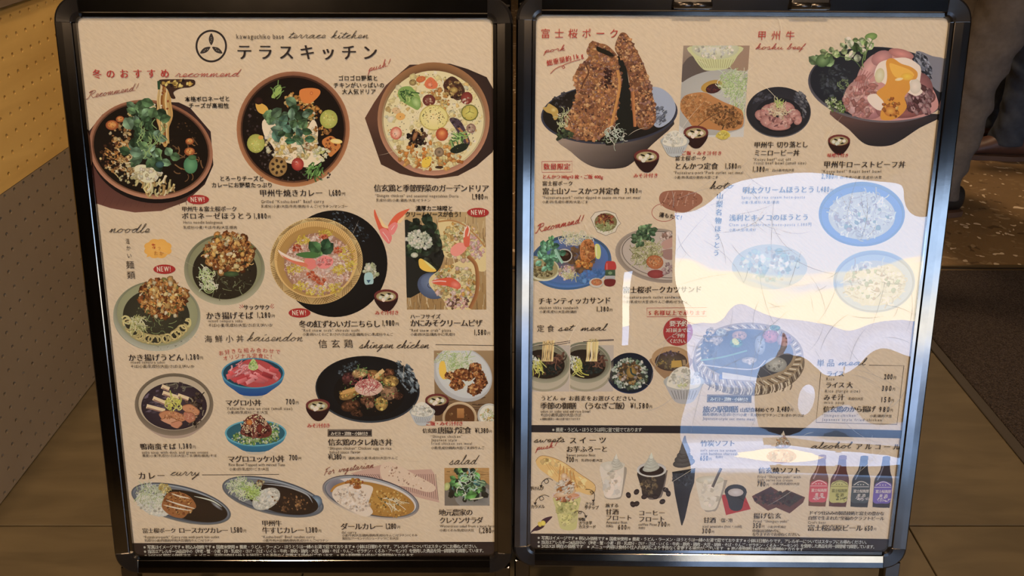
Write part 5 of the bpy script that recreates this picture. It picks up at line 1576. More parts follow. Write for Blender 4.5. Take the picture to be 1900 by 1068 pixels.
# ---- words
ALG = 'g'
G('title_lettering', 'L', T('kawaguchiko base', (439, 72), (528, 72), 12.5, BR, 'g', .9), T('テラスキッチン', (440, 108), (702, 109), 31, BR, 'm'), label='large title lettering at the head of the poster')
G('heading_lettering', 'L', T('冬のおすすめ', (173, 144), (316, 143), 18, RED, 'm'), label='red heading lettering')
G('slogan_lettering', 'L', T('本格ボロネーゼと', (344, 188), (428, 187), 10.5, BLK, 'h'), T('チーズが高相性', (351, 200), (426, 200), 10.5, BLK, 'h'))
G('slogan_lettering', 'L', T('ゴロゴロ野菜と', (628, 149), (702, 149), 10.5, BLK, 'h'), T('チキンがいっぱいの', (619, 162), (714, 162), 10.5, BLK, 'h'), T('大人気ドリア', (635, 174), (698, 174), 10.5, BLK, 'h'))
G('slogan_lettering', 'L', T('とろーりチーズと', (408, 335), (491, 335), 10.5, BLK, 'h'), T('カレーにお野菜たっぷり', (393, 347), (507, 347), 10.5, BLK, 'h'))
G('slogan_lettering', 'L', T('濃厚カニ味噌と', (771, 390), (841, 390), 10.5, BLK, 'h'), T('クリームソースが合う！', (752, 401), (862, 401), 10.5, BLK, 'h'))
G('slogan_lettering', 'L', T('サックサク', (452, 573), (502, 573), 10, BLK, 'h'))
def NEW(x, y): return T('NEW!', (x - 13, y + 4.2), (x + 12.5, y + 4.0), 13.5, (214, 190, 160), 'm', .62)
G('badge_lettering', 'L', NEW(368, 370), NEW(887, 394), NEW(305.5, 499), NEW(556, 580), label='pale letters on the red badges')
G('badge_lettering', 'L', T('あ', (282, 461), (291, 461), 11.5, RED, 'b'), T('っ', (293, 462), (300, 462), 9, (170, 90, 50), 'g'), T('たか', (286, 472), (305, 473), 8.5, (170, 100, 50), 'g'))
def item(nm, jp, en, al, yen=None, k='L', c=BR):
    L_ = []
    for t in jp: L_.append(T(t[0], t[1], t[2], t[3], c, t[4] if len(t) > 4 else 'm'))
    for t in en: L_.append(T(t[0], t[1], t[2], t[3], c, 'g', .9))
    for t in al: L_.append(T(t[0], t[1], t[2], t[3], c, 't'))
    if yen:
        s_, x0, y0, x1, h = yen
        L_.append(T(s_, (x0, y0), (x1 - h * .62, y0), h * 1.22, c, 'b', .60))
        L_.append(T('円', (x1 - h * .52, y0 - .5), (x1, y0 - .5), h * .56, c, 't'))
    G(nm, k, *L_)
item('dish_caption', [('甲州牛＆富士桜ポーク', (338, 391.5), (441, 391), 10.5), ('ボロネーゼほうとう', (338, 405.5), (469, 405), 13.5)], [('Hoto noodle bolognese', (341, 414.5), (414, 414.5), 7.6)], [('乳成分/小麦/そば/牛肉/大豆/豚肉', (341, 424), (441, 424), 6.6)], ('1,880', 472, 405, 503, 11.5))
item('dish_caption', [('甲州牛焼きカレー', (482, 363.5), (600, 363), 14.5)], [('Grilled “Koshu-beef” Beef curry', (485, 376.5), (602, 376), 8.4)], [('乳成分/小麦/大豆/牛肉/豚肉/りんご/ゼラチン/マンゴー', (485, 384.8), (646, 385), 6.4)], ('1,680', 611, 362.5, 641, 12.5))
item('dish_caption', [('信玄鶏と季節野菜のガーデンドリア', (694, 354), (908, 354.5), 14.5)], [('“Shingen chicken” and seasonal vegetables Doria', (696, 365), (851, 366), 7.6)], [('乳成分/卵/小麦/鶏肉/大豆/ゼラチン', (698, 373.5), (799, 373.8), 6.2)], ('1,980', 876, 369.5, 905, 12))
item('dish_caption', [('かき揚げそば', (383, 590.5), (471, 590), 14.5)], [('mixed tempura soba', (387, 597), (451, 597), 7)], [('そば/小麦/乳成分/大豆/さば/えび/いか', (387, 605.5), (507, 605), 7)], ('1,280', 478, 588.5, 510, 11.5))
item('dish_caption', [('かき揚げうどん', (239, 668), (342, 667.5), 14)], [('mixed tempura udon', (243, 673.5), (307, 673.5), 7)], [('そば/小麦/乳成分/大豆/さば/えび/いか', (243, 681.5), (362, 681.5), 7)], ('1,280', 346, 666, 378, 11.5))
item('dish_caption', [('冬の紅ずわいガニちらし', (555, 606), (707, 605.5), 14.5)], [('“Red snow crab” chirashi sushi', (560, 614.5), (668, 614.5), 7.6)], [('小麦/卵/いくら/ごま/さけ/さば/大豆/鶏肉/かに/乳成分/りんご', (562, 622), (730, 622), 6.2)], ('1,980', 710, 603.5, 740, 12))
item('dish_caption', [('ハーフサイズ', (761, 590), (818, 590), 9.5), ('かにみそクリームピザ', (761, 604), (896, 604), 14.5)], [('“Red snow crab” pizza', (760, 614.5), (837, 614.5), 7.6)], [('小麦/卵/大豆/鶏肉/かに/乳成分', (762, 622), (845, 622), 6.2)], ('1,580', 880, 620.5, 910, 11.5))
item('dish_caption', [('マグロ小丼', (419, 751), (486, 751), 13)], [('Yellowfin tuna on rice (small size)', (421, 759.5), (543, 759.5), 8)], [('小麦/卵/乳成分/ごま/大豆', (422, 766.5), (498, 766.5), 6.4)], ('700', 531, 749, 555, 11.5))
item('dish_caption', [('マグロユッケ小丼', (423, 855.5), (529, 855), 13.5)], [('Rice Bowl Topped with minced Tuna', (425, 863.5), (530, 863.5), 7.4)], [('小麦/卵/乳成分/ごま/大豆', (426, 871.5), (500, 871.5), 6.2)], ('700', 537, 852.5, 560, 11.5))
item('dish_caption', [('鴨南蛮そば', (261, 832), (328, 832), 12.5)], [('soba soup with duck and green onions', (264, 840.5), (387, 840.5), 7.4)], [('蕎麦/小麦/乳成分/さば/大豆/ごま/鶏肉/豚肉/そば', (265, 846.5), (403, 846.5), 5.8)], ('1,380', 333, 831, 364, 11))
item('dish_caption', [('信玄鶏のタレ焼き丼', (609, 824.5), (729, 824.5), 13.5)], [('“Shingen chicken” Chicken’ egg on rice', (609, 833), (727, 833), 7.4), ('baked sauce flavor', (612, 840), (669, 840), 7.4)], [('鶏肉/卵/小麦/乳成分/大豆/りんご', (647, 851), (739, 850.5), 5.8)], ('¥1,380', 609, 851, 642, 11.5))
item('dish_caption', [('信玄鶏', (784, 801.5), (811, 801.5), 9.5), ('唐揚げ定食', (812, 802.5), (875, 802), 13.5)], [('“Shingen chicken”', (799, 811), (858, 811), 7), ('Japanese style', (800, 817.5), (848, 817.5), 7), ('fried chicken set meal', (800, 824), (876, 824), 7)], [('小麦/乳成分/鶏肉/大豆/ごま/卵/りんご', (800, 832), (899, 832), 6)], ('¥1,380', 881, 802, 913, 10.5))
item('dish_caption', [('富士桜ポーク', (265, 987), (328, 986.5), 10), ('ロースカツカレー', (332, 987), (425, 987), 12)], [('“Fujizakura-pork” Curry rice with pork loin cutlet', (267, 997.5), (408, 997), 7.2)], [('乳成分/小麦/卵/豚肉/牛肉/大豆/鶏肉/りんご/ゼラチン', (269, 1003.5), (396, 1003.5), 5.6)], ('1,580', 429, 986.5, 458, 11.5))
item('dish_caption', [('甲州牛', (486, 974), (524, 974), 12), ('牛すじカレー', (487, 987.5), (566, 987), 13)], [('“Koshu-beef” Beef tendon curry', (486, 997), (585, 997), 7.2)], [('小麦/牛肉/大豆/鶏肉/豚肉/乳成分/りんご/ゼラチン', (488, 1003.5), (610, 1003.5), 5.6)], ('1,380', 568, 986.5, 597, 11.5))
item('dish_caption', [('ダールカレー', (632, 980.5), (712, 980), 13.5)], [('dal curry', (634, 988.5), (662, 988.5), 7)], [('小麦/牛肉/大豆/鶏肉/豚肉/乳成分/りんご/ゼラチン/くるみ', (635, 994), (775, 993.5), 5.4), ('落花生/アーモンド/カシューナッツ/ごま/大豆', (635, 999.8), (740, 999.3), 5.4)], ('1,280', 716, 979.5, 743, 11.5))
item('dish_caption', [('地元農家の', (814, 954.5), (878, 954), 13), ('クレソンサラダ', (815, 969), (897, 968.5), 13)], [('Watercress salad from a local farme', (816, 977), (922, 977), 7)], [('小麦/くるみ/乳成分/大豆', (816, 984.5), (880, 984.5), 5.8)], ('1,280', 889, 987.5, 919, 11.5))
G('note_lettering', 'L', T('みそ汁付き', (696, 583), (741, 582.5), 9, RED, 'm'), label='small red note lettering')
G('note_lettering', 'L', T('みそ汁付き', (570, 792), (614, 791.5), 9, RED, 'm'), label='small red note lettering')
G('note_lettering', 'L', T('ご飯・みそ汁付き', (790, 788), (860, 788), 9, RED, 'm'), label='small red note lettering')
G('note_lettering', 'L', T('お好きな組み合わせで', (407, 658.5), (521, 656), 9.6, RED, 'g', arc=.5), T('オリジナル定食に！', (415, 668), (511, 665.5), 9.6, RED, 'g', arc=.42), label='arched red note lettering')
G('boxed_lettering', 'L', T('みそ汁・漬物・小鉢付き', (614, 806), (684, 806), 7.6, (210, 186, 156), 'm'), label='pale letters in a dark box')
G('heading_lettering', 'L', T('海鮮小丼', (380, 633.5), (454, 633), 14.5, BR, 'g'), T('信玄鶏', (591, 643.5), (656, 643), 17, BR, 'g'), T('カレー', (257, 887), (308, 886.5), 14.5, BR, 'm'))
G('heading_lettering', 'L', T('温', (234, 451), (242, 451), 10.5, BR, 'g'), T('か', (235, 463.5), (244, 463.5), 10.5, BR, 'g'), T('い', (236.5, 477.5), (246, 477.5), 10.5, BR, 'g'), T('麺', (235, 496.5), (250, 496.5), 15.5, BR, 'g'), T('類', (236.5, 515.5), (252, 515.5), 15.5, BR, 'g'))
FT1 = '※写真はイメージです ※税込み価格です ※国産米使用 ※蕎麦・うどん・ラーメン・ほうとうは一緒のお湯で茹でております ※小鉢は日替わりです。アレルギーについてはスタッフにお尋ねください。'
FT2 = '※当店はアレルギー28品目中の（海老・蟹・小麦・卵・乳成分・さけ・さば・いくら・牛肉・豚肉・鶏肉・大豆・胡麻・そば・りんご・ゼラチン・くるみ・アーモンド）を使用した商品を同一調理場で調理しています。'
FT3 = '※2025.9.25 現在の価格です　※メニュー内容は食材の仕入れ状況により予告なく変更する場合がございます　※旅の駅御膳は4月から販売開始となります'
G('footer_lettering', 'L', T(FT1, (267, 1016.5), (890, 1015), 8, WHT, 't'), T(FT2, (268, 1024.5), (902, 1023), 8, WHT, 't'), T(FT3, (269, 1032.5), (768, 1032), 8, WHT, 't'), label='pale footnotes on the dark band')

# ================================================================ RIGHT POSTER PICTURES
PR_ = posterR
KAT = [(176, 108, 62), (146, 86, 54), (200, 130, 74), (116, 70, 48), (208, 146, 90), (156, 104, 84)]
p = Pic('R', seed=31)
q = p.smooth([(1036, 255), (1060, 282), (1085, 302), (1112, 312), (1150, 312), (1172, 303), (1210, 268), (1250, 222), (1130, 230)], 4)
p.poly(q, [tuple((140, 116, 98)[j] * max(0, 1 - (x - 1040) / 90) + (52, 42, 38)[j] * min(1, max(0, (x - 1040) / 90)) for j in range(3)) for x, y in q])
p.ell(1130.5, 211, 127, 56, (44, 34, 26), (30, 24, 20), -3)
p.ann((1130.5, 211, 127, 56, -3), (1130.5, 210, 123.5, 53, -3), (60, 62, 74), (56, 54, 62))
p.shape([(1205, 165), (1225, 163), (1245, 178), (1254, 200), (1246, 222), (1226, 236), (1212, 230), (1208, 200)], [(150, 152, 160)] * 32)
p.sc(1224, 215, 14, 16, 70, .8, 2.4, [(110, 112, 120), (150, 150, 156), (80, 80, 90)], asp=2.2, ang=-40)
p.sc(1060, 195, 40, 24, 70, 1, 3, [(60, 50, 44), (44, 36, 30), (80, 72, 70)])
p.shape([(1148, 100), (1160, 110), (1175, 240), (1150, 262), (1120, 262), (1130, 160)], (30, 28, 22))
for q in ([(1150, 63), (1160, 61), (1168, 70), (1178, 88), (1190, 110), (1200, 135), (1208, 165), (1216, 200), (1216, 225), (1206, 238), (1192, 240), (1180, 230), (1172, 200), (1169, 160), (1160, 120), (1145, 100), (1141, 85)],):
    p.shape(q, (120, 72, 42))
def inside(pt, poly):
    x, y = pt; c = False
    for i in range(len(poly)):
        x0, y0 = poly[i]; x1, y1 = poly[i - 1]
        if (y0 > y) != (y1 > y) and x < (x1 - x0) * (y - y0) / (y1 - y0) + x0: c = not c
    return c
def fill(p, poly, n, s0, s1, pal, **k):
    xs = [a for a, b in poly]; ys = [b for a, b in poly]
    m = 0; t = 0
    while m < n and t < n * 12:
        t += 1
        x = p.r.uniform(min(xs), max(xs)); y = p.r.uniform(min(ys), max(ys))
        if inside((x, y), poly):
            l = p.lv; p.lv = l + m % 16; p.sc(x, y, .2, .2, 1, s0, s1, pal, **k); p.lv = l; m += 1
    p.up(16)
KR = [(1150, 64), (1160, 62), (1168, 72), (1178, 90), (1190, 112), (1200, 137), (1208, 167), (1215, 200), (1215, 225), (1204, 237), (1192, 238), (1181, 228), (1173, 200), (1170, 160), (1161, 120), (1146, 100), (1142, 85)]
fill(p, KR, 300, 1.5, 4.5, KAT); fill(p, KR, 320, .8, 2.2, KAT + [(206, 150, 96), (84, 50, 36)])
p.curve([(1178, 235), (1176, 205), (1174, 170)], 5, (190, 116, 56), c2=(150, 84, 44))
KL = [(1098, 77), (1112, 80), (1125, 83), (1137, 93), (1146, 105), (1148, 125), (1153, 145), (1150, 170), (1146, 190), (1144, 215), (1140, 232), (1130, 245), (1110, 258), (1085, 260), (1060, 256), (1048, 240), (1050, 220), (1060, 200), (1070, 178), (1067, 160), (1065, 145), (1070, 130), (1080, 118), (1092, 105), (1088, 95)]
p.shape(KL, (138, 84, 48))
fill(p, KL, 460, 1.6, 5, KAT + [(184, 116, 56)]); fill(p, KL, 620, .8, 2.3, KAT + [(214, 160, 100), (84, 50, 38), (206, 140, 70), (150, 110, 96)])
p.shape([(1107, 86), (1118, 90), (1132, 96), (1139, 104), (1130, 104), (1116, 98), (1108, 94)], (34, 28, 18)); p.curve([(1086, 118), (1092, 135), (1084, 150), (1078, 165)], 3, (96, 56, 36)); p.curve([(1146, 130), (1150, 160), (1142, 200), (1134, 235)], 5, (196, 132, 60), c2=(176, 110, 50))
p.sc(1128, 140, 6, 16, 16, 1.5, 4, [(80, 44, 34), (60, 34, 28)]); p.sc(1128, 155, 5, 10, 10, 1.5, 3, [(60, 36, 30)])
p.shape([(1007, 200), (1014, 198), (1018, 192), (1026, 196), (1034, 202), (1036, 210), (1034, 220), (1028, 222), (1024, 212), (1014, 208)], (176, 136, 60)); p.ell(1027, 204, 6, 5, (206, 176, 100), (176, 136, 60))
p.st(1046, 222, 8, 18, 34, 14, 1.3, [(196, 190, 130), (160, 160, 100), (214, 206, 160)], curl=1.8); p.st(1140, 250, 20, 12, 44, 16, 1.2, [(176, 180, 150), (120, 124, 96), (206, 204, 180)], curl=1.6); p.sc(1120, 262, 16, 4, 10, .8, 1.6, [(150, 160, 110)])
p.sc(1045, 250, 18, 10, 30, 1, 4, [(70, 80, 50), (50, 56, 40), (90, 100, 60)], asp=1.5)
p.build('cutlet_bowl_picture', PR_, 'photo print of two tall fried cutlets standing in a dark bowl')

p = Pic('R', seed=32, clip=((1268, 1391, 84.5), (1259, 1379.5, 254)))
p.rect(1255, 80, 1395, 130, (150, 124, 100), (120, 96, 80)); p.rect(1255, 128, 1395, 260, (166, 152, 136), (190, 178, 162))
p.shape([(1263, 152), (1263, 128), (1280, 105), (1300, 110), (1320, 132), (1290, 145)], (92, 76, 66)); p.shape([(1360, 85), (1395, 85), (1395, 128), (1350, 124)], (150, 116, 90))
p.ell(1330, 190, 90, 60, (176, 166, 150), (160, 150, 136), -8)
p.shape([(1280, 86), (1374, 86), (1368, 104), (1354, 124), (1340, 129), (1312, 131), (1300, 124), (1287, 106)], (186, 178, 122))
for i in range(15): p.line([(1294 + i * 4.8, 110), (1304 + i * 3.6, 126)], 1, (150, 140, 88), lv=p.lv)
p.up(); p.ell(1327, 90, 44, 20, (206, 200, 170), (176, 170, 130)); p.sc(1325, 92, 36, 15, 110, 1.2, 3, RICE + [(196, 184, 140)], dark=.92)
p.ell(1322, 160, 22, 11, (186, 140, 50), (170, 122, 40), -14); p.ell(1324, 164, 15, 9, (90, 40, 34), (60, 28, 24), -14); p.sc(1322, 164, 10, 5, 16, 1, 2.6, [(140, 60, 46), (60, 40, 40), (110, 50, 40)])
p.st(1362, 155, 26, 24, 260, 15, 1.2, CAB + [(176, 190, 120), (150, 170, 96)], curl=1.5); p.st(1370, 185, 14, 24, 100, 15, 1.2, CAB, ang=100, spread=40)
p.shape([(1262, 192), (1270, 178), (1290, 172), (1310, 172), (1325, 180), (1345, 190), (1365, 198), (1378, 208), (1377, 235), (1350, 243), (1320, 240), (1290, 238), (1276, 222), (1264, 206)], (176, 112, 56))
p.sc(1292, 200, 30, 24, 260, 1, 3, [(196, 128, 66), (206, 144, 84), (176, 106, 50), (186, 120, 60)], rot=20); p.sc(1345, 215, 34, 20, 260, 1, 3, [(150, 96, 46), (130, 80, 40), (176, 120, 64), (104, 64, 34)], rot=20); p.curve([(1290, 238), (1310, 222), (1340, 205)], 1.6, (110, 70, 40))
p.shape([(1328, 254), (1331, 248), (1342, 241), (1354, 248), (1352, 258), (1340, 261)], (206, 180, 60)); p.sc(1341, 251, 8, 5, 20, 1, 2.6, [(222, 196, 80), (190, 160, 50)]); p.curve([(1340, 240), (1343, 232)], 2, (60, 50, 34))
p.build('pork_cutlet_picture', PR_, 'photo print of a golden pork cutlet with cabbage and rice')
p = Pic('R', z0=.0009, seed=33)
p.ell(1341, 251, 12, 8, (206, 180, 70), (186, 156, 50)); p.sc(1341, 251, 9, 5, 20, 1, 2.4, [(222, 196, 90), (190, 160, 50)])
miso(p, 1291, 245, 46); ricebowl(p, 1252, 262, 54); p.build('side_bowls_picture', PR_, 'cut-out prints of a rice bowl and a soup bowl below the pork cutlet')
p = Pic('R', z0=.0009, seed=34); miso(p, 1199.5, 289, 47); p.build('soup_bowl_picture', PR_, 'cut-out print of a soup bowl right of the cutlet bowl')
p = Pic('R', z0=.0009, seed=35); miso(p, 1556.5, 260, 41); p.build('soup_bowl_picture', PR_, 'cut-out print of a soup bowl under the roast beef bowl')

p = Pic('R', seed=36)
p.ell(1444.5, 208, 60, 47, (52, 46, 46), (40, 36, 36)); p.ann((1444.5, 208, 60, 47, 0), (1444.5, 207.5, 58.5, 45.5, 0), (36, 34, 38), (90, 86, 84))
p.sc(1484, 196, 14, 24, 90, 1, 2.6, [(90, 84, 84), (120, 114, 110), (70, 66, 68)], asp=2, ang=50); p.sc(1416, 185, 20, 14, 50, 1, 2.6, [(76, 70, 72), (60, 56, 58)], asp=2, ang=-30); p.ell(1445, 213, 44, 32, (40, 34, 34), (34, 30, 30))
for x, y, rx, ry, a in ((1412, 214, 12, 10, 30), (1420, 205, 14, 8, -50), (1440, 200, 16, 10, 10), (1462, 200, 14, 10, 30), (1474, 214, 12, 12, 60), (1480, 222, 8, 10, 20), (1430, 226, 20, 12, 10), (1456, 224, 16, 10, 0), (1445, 234, 22, 8, 0)):
    p.ell(x, y, rx, ry, (206, 150, 130), (150, 92, 80), a); p.ell(x + 2, y + 2, rx * .6, ry * .5, (176, 112, 98), (190, 130, 112), a)
p.sc(1444, 216, 34, 20, 60, 1, 3, [(206, 150, 130), (176, 110, 96), (130, 76, 70), (216, 170, 150)], asp=2)
p.st(1446, 204, 18, 14, 70, 15, 1.2, [(206, 180, 130), (222, 200, 150), (190, 150, 110)], curl=2); p.st(1446, 194, 6, 9, 24, 9, 1.2, [(170, 180, 80), (196, 200, 110)], ang=-90, spread=50)
p.build('mini_beef_bowl_picture', PR_, 'photo print of sliced beef in a small black bowl')

p = Pic('R', seed=37)
q = p.smooth([(1540, 206), (1575, 240), (1600, 264), (1622, 271), (1650, 270), (1672, 260), (1705, 238), (1748, 212), (1640, 215)], 4)
p.poly(q, [tuple((100, 66, 54)[j] * max(0, 1 - (x - 1545) / 60) + (44, 38, 38)[j] * min(1, max(0, (x - 1545) / 60)) for j in range(3)) for x, y in q])
p.ell(1633, 157, 134, 70, (44, 42, 42), (34, 32, 34), 4); p.ann((1633, 157, 134, 70, 4), (1633, 155.5, 130, 66.5, 4), (50, 48, 52), (104, 92, 90))
p.shape([(1700, 95), (1730, 104), (1756, 114), (1755, 165), (1742, 170), (1722, 150), (1706, 125)], [(120, 112, 112)] * 28); p.sc(1712, 125, 14, 28, 110, 1, 2.8, [(150, 146, 150), (60, 60, 64), (100, 98, 104), (40, 40, 44)], rot=-20, asp=2.4, ang=50)
p.sc(1550, 150, 30, 30, 90, 1, 3, [(60, 60, 58), (76, 76, 76), (50, 50, 48)], asp=2)
p.sc(1550, 195, 20, 12, 70, 1.2, 3, [(150, 160, 90), (110, 130, 60), (190, 196, 140), (84, 96, 50)], rot=30); p.st(1566, 160, 10, 16, 16, 10, 2, [(120, 130, 80)], curl=3)
p.shape([(1592, 142), (1602, 125), (1622, 104), (1634, 94), (1646, 95), (1670, 93), (1686, 102), (1700, 122), (1714, 140), (1728, 160), (1738, 180), (1740, 200), (1720, 214), (1680, 222), (1640, 224), (1598, 219), (1572, 206), (1566, 182), (1572, 165)], (190, 126, 112))
for x, y, rx, ry, a, c in ((1592, 180, 26, 34, 20, (206, 146, 128)), (1612, 128, 14, 34, 35, (214, 150, 134)), (1636, 108, 20, 14, -20, (200, 130, 118)), (1672, 100, 24, 9, 14, (206, 126, 110)), (1712, 160, 18, 26, -20, (150, 90, 84)), (1722, 180, 14, 12, 0, (130, 76, 66)), (1700, 195, 26, 18, 10, (140, 84, 80)), (1610, 205, 26, 16, 10, (190, 120, 114)), (1680, 210, 30, 9, -4, (150, 84, 74)), (1640, 200, 16, 18, 10, (170, 100, 92)), (1585, 195, 14, 20, -20, (214, 160, 146))):
    p.ell(x, y, rx, ry, c, tuple(q * .78 for q in c), a)
p.sc(1600, 180, 34, 38, 90, 1.5, 5, [(206, 140, 126), (190, 120, 104), (216, 160, 140), (176, 106, 90)], asp=1.8); p.sc(1706, 185, 26, 26, 110, 1.2, 4, [(110, 64, 60), (176, 130, 120), (140, 90, 86), (90, 52, 48)], asp=2, ang=60)
for a in range(5): p.curve([(1600 + a * 5, 128 + a * 2), (1592 + a * 4, 150), (1586 + a * 5, 175)], 1.3, (160, 92, 82), n=4)
p.shape([(1622, 140), (1630, 118), (1650, 110), (1680, 107), (1702, 118), (1709, 130), (1706, 160), (1712, 170), (1700, 178), (1680, 170), (1650, 160), (1632, 150)], (220, 200, 170)); p.ell(1632, 140, 9, 14, (206, 196, 150), (190, 170, 120), 10); p.ell(1698, 160, 11, 14, (220, 204, 180), (196, 176, 150)); p.shape([(1610, 178), (1625, 174), (1638, 186), (1640, 202), (1628, 204), (1612, 190)], (222, 206, 180))
p.shape([(1644, 114), (1656, 108), (1672, 118), (1690, 124), (1702, 134), (1700, 146), (1688, 150), (1688, 166), (1678, 180), (1682, 200), (1662, 220), (1636, 222), (1634, 208), (1640, 190), (1626, 172), (1642, 158), (1646, 140)], (206, 132, 30))
p.shape([(1650, 118), (1668, 122), (1688, 130), (1696, 140), (1684, 146), (1660, 142)], (226, 158, 44)); p.ell(1683, 142, 12, 7, (226, 176, 40), (214, 150, 30)); p.ell(1668, 147, 8, 3, (230, 214, 170), (220, 180, 100), -10); p.ell(1652, 206, 12, 10, (214, 150, 50), (180, 96, 30)); p.sc(1655, 200, 16, 18, 26, 1.5, 4, [(190, 110, 30), (226, 170, 80), (160, 84, 30)])
p.greens(1525, 112, 12, 9, 4, 20, 30, [(110, 130, 80), (84, 106, 60)]); p.ell(1527, 112, 14, 12, (120, 142, 84), (60, 82, 44), -30); p.ell(1616, 68, 12, 7, (130, 150, 76), (96, 120, 56), -10); p.greens(1590, 88, 34, 16, 30, 10, 20, [(126, 146, 80), (96, 116, 60), (170, 180, 120), (70, 90, 46), (196, 196, 150)]); p.greens(1545, 100, 20, 6, 10, 8, 14, [(110, 130, 70), (150, 160, 100)])
p.curve([(1560, 104), (1585, 112), (1600, 130)], 1.4, (90, 106, 60)); p.curve([(1605, 95), (1600, 115), (1602, 125)], 2, (100, 120, 60)); p.curve([(1618, 75), (1608, 95), (1604, 112)], 2, (100, 120, 60))
p.build('roast_beef_bowl_picture', PR_, 'photo print of roast beef with a runny egg in a black bowl')

# faint bread, noodle plates and the dishes, some inked paler for the mirrored sky's wash
p = Pic('R', seed=38)
p.shape([(1223, 366), (1230, 356), (1250, 353), (1280, 354), (1300, 362), (1303, 374), (1290, 384), (1270, 394), (1240, 388), (1226, 378)], (150, 92, 66))
for i in range(5): p.curve([(1240 + i * 13, 356), (1234 + i * 13, 370), (1226 + i * 15, 382)], 2, (176, 124, 96))
p.sc(1262, 372, 34, 12, 60, .8, 2, [(166, 108, 80), (136, 80, 56)], dark=.85)
p.build('bread_picture', PR_, 'photo print of a brown loaf')
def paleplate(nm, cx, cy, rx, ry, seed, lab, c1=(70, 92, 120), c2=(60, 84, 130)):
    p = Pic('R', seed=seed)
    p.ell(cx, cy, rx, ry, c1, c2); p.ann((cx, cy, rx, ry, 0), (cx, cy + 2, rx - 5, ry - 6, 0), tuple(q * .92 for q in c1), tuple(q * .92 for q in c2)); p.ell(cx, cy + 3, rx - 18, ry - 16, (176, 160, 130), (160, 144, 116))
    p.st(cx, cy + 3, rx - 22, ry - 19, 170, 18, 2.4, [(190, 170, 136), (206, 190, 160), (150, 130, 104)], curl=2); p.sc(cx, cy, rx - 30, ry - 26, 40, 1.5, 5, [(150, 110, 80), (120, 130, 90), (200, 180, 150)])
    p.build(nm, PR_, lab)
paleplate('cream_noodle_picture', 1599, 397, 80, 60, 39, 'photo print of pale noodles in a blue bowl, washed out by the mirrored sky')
paleplate('clam_noodle_picture', 1622, 522, 76, 58, 40, 'faint photo print of noodles below the blue bowl, sky wash put into its pale ink', (130, 138, 144), (138, 140, 142))  # plate inked paler so the ink itself carries some sky wash-out
p = Pic('R', seed=41); p.ell(1428, 495, 70, 42, (166, 156, 132), (160, 150, 128)); p.sc(1428, 490, 54, 30, 130, 2, 6, [(150, 156, 136), (196, 186, 156), (160, 140, 110), (130, 144, 120), (180, 164, 130)], dark=.88)  # colours paled to hold the wash of the mirrored sky
p.build('vegetable_noodle_picture', PR_, 'faint photo print of a vegetable noodle pot with the mirrored sky wash put into its ink')

# recommend plate etc
p = Pic('R', seed=42)
p.poly([(1096, 404), (1104, 394), (1124, 390), (1142, 396), (1147, 408), (1152, 414), (1146, 420), (1142, 430), (1124, 437), (1108, 430), (1103, 420)], (200, 180, 152)); p.line([(1096, 404), (1104, 394), (1124, 390), (1142, 396), (1147, 408), (1152, 414), (1146, 420), (1142, 430), (1124, 437), (1108, 430), (1103, 420), (1096, 404)], .9, (100, 84, 66))
p.ell(1124, 412, 21, 17, (150, 104, 56), (110, 100, 60)); p.sc(1122, 408, 16, 11, 90, 1, 3, [(120, 50, 34), (90, 36, 28), (160, 80, 50), (190, 130, 60)]); p.st(1122, 420, 18, 8, 60, 9, 1.1, [(130, 140, 80), (170, 170, 110)], curl=2)
p.build('spicy_noodle_picture', PR_, 'small photo print of spicy noodles on an eight sided plate')
p = Pic('R', seed=43)
p.ell(1059, 488, 76, 49, (56, 88, 120), (60, 90, 120), -6); p.ell(1059, 484, 75.5, 49, (62, 84, 106), (70, 100, 140), -6); p.ann((1059, 484, 75.5, 49, -6), (1060, 483, 69, 43, -6), (60, 78, 92), (70, 110, 160)); p.ell(1060, 483, 68, 42, (100, 74, 52), (70, 100, 146), -6)
p.sc(1080, 480, 26, 28, 80, 2, 6, [(100, 70, 44), (120, 84, 50), (84, 60, 44)], dark=.9); p.sc(1095, 512, 24, 10, 40, 2, 5, [(64, 104, 150), (80, 120, 160)], rot=-20, dark=.9)
p.shape([(986, 478), (1000, 476), (1020, 480), (1034, 492), (1037, 504), (1026, 517), (1004, 521), (984, 516)], (150, 132, 84)); p.sc(1006, 500, 22, 14, 120, 1, 3, [(110, 90, 50), (140, 116, 66), (90, 70, 40), (180, 160, 110)]); p.ann((1008, 499, 30, 22, 6), (1008, 498, 27, 19, 6), (196, 182, 136), (206, 194, 150), 30)
p.ell(1047, 474, 15, 13, (206, 194, 176), (176, 164, 146)); p.ell(1048, 474, 12, 10.5, (60, 34, 22), (44, 26, 18)); p.ell(1050, 471, 5, 3, (96, 66, 46))
p.greens(1020, 470, 20, 14, 26, 9, 16, [(90, 140, 100), (110, 160, 120), (70, 120, 84)], rot=30); p.greens(1014, 482, 10, 14, 12, 9, 15, [(84, 136, 96), (110, 166, 124)]); p.greens(1024, 452, 5, 8, 5, 8, 12, [(96, 146, 90)]); p.curve([(1030, 462), (1038, 478), (1044, 488)], 5, (150, 180, 150), c2=(120, 160, 130))
p.st(1070, 442, 26, 11, 130, 14, 1.2, [(206, 196, 150), (190, 180, 126), (216, 208, 176)], curl=1.3)
p.shape([(1078, 452), (1086, 444), (1098, 445), (1104, 458), (1105, 475), (1098, 482), (1086, 488), (1078, 480), (1076, 465)], (186, 110, 52)); p.sc(1091, 466, 12, 20, 90, 1.2, 3.4, [(196, 116, 54), (206, 140, 74), (160, 86, 40), (176, 100, 44)]); p.sc(1082, 490, 16, 8, 40, 1.5, 4, [(206, 120, 40), (190, 100, 36), (222, 150, 60)])
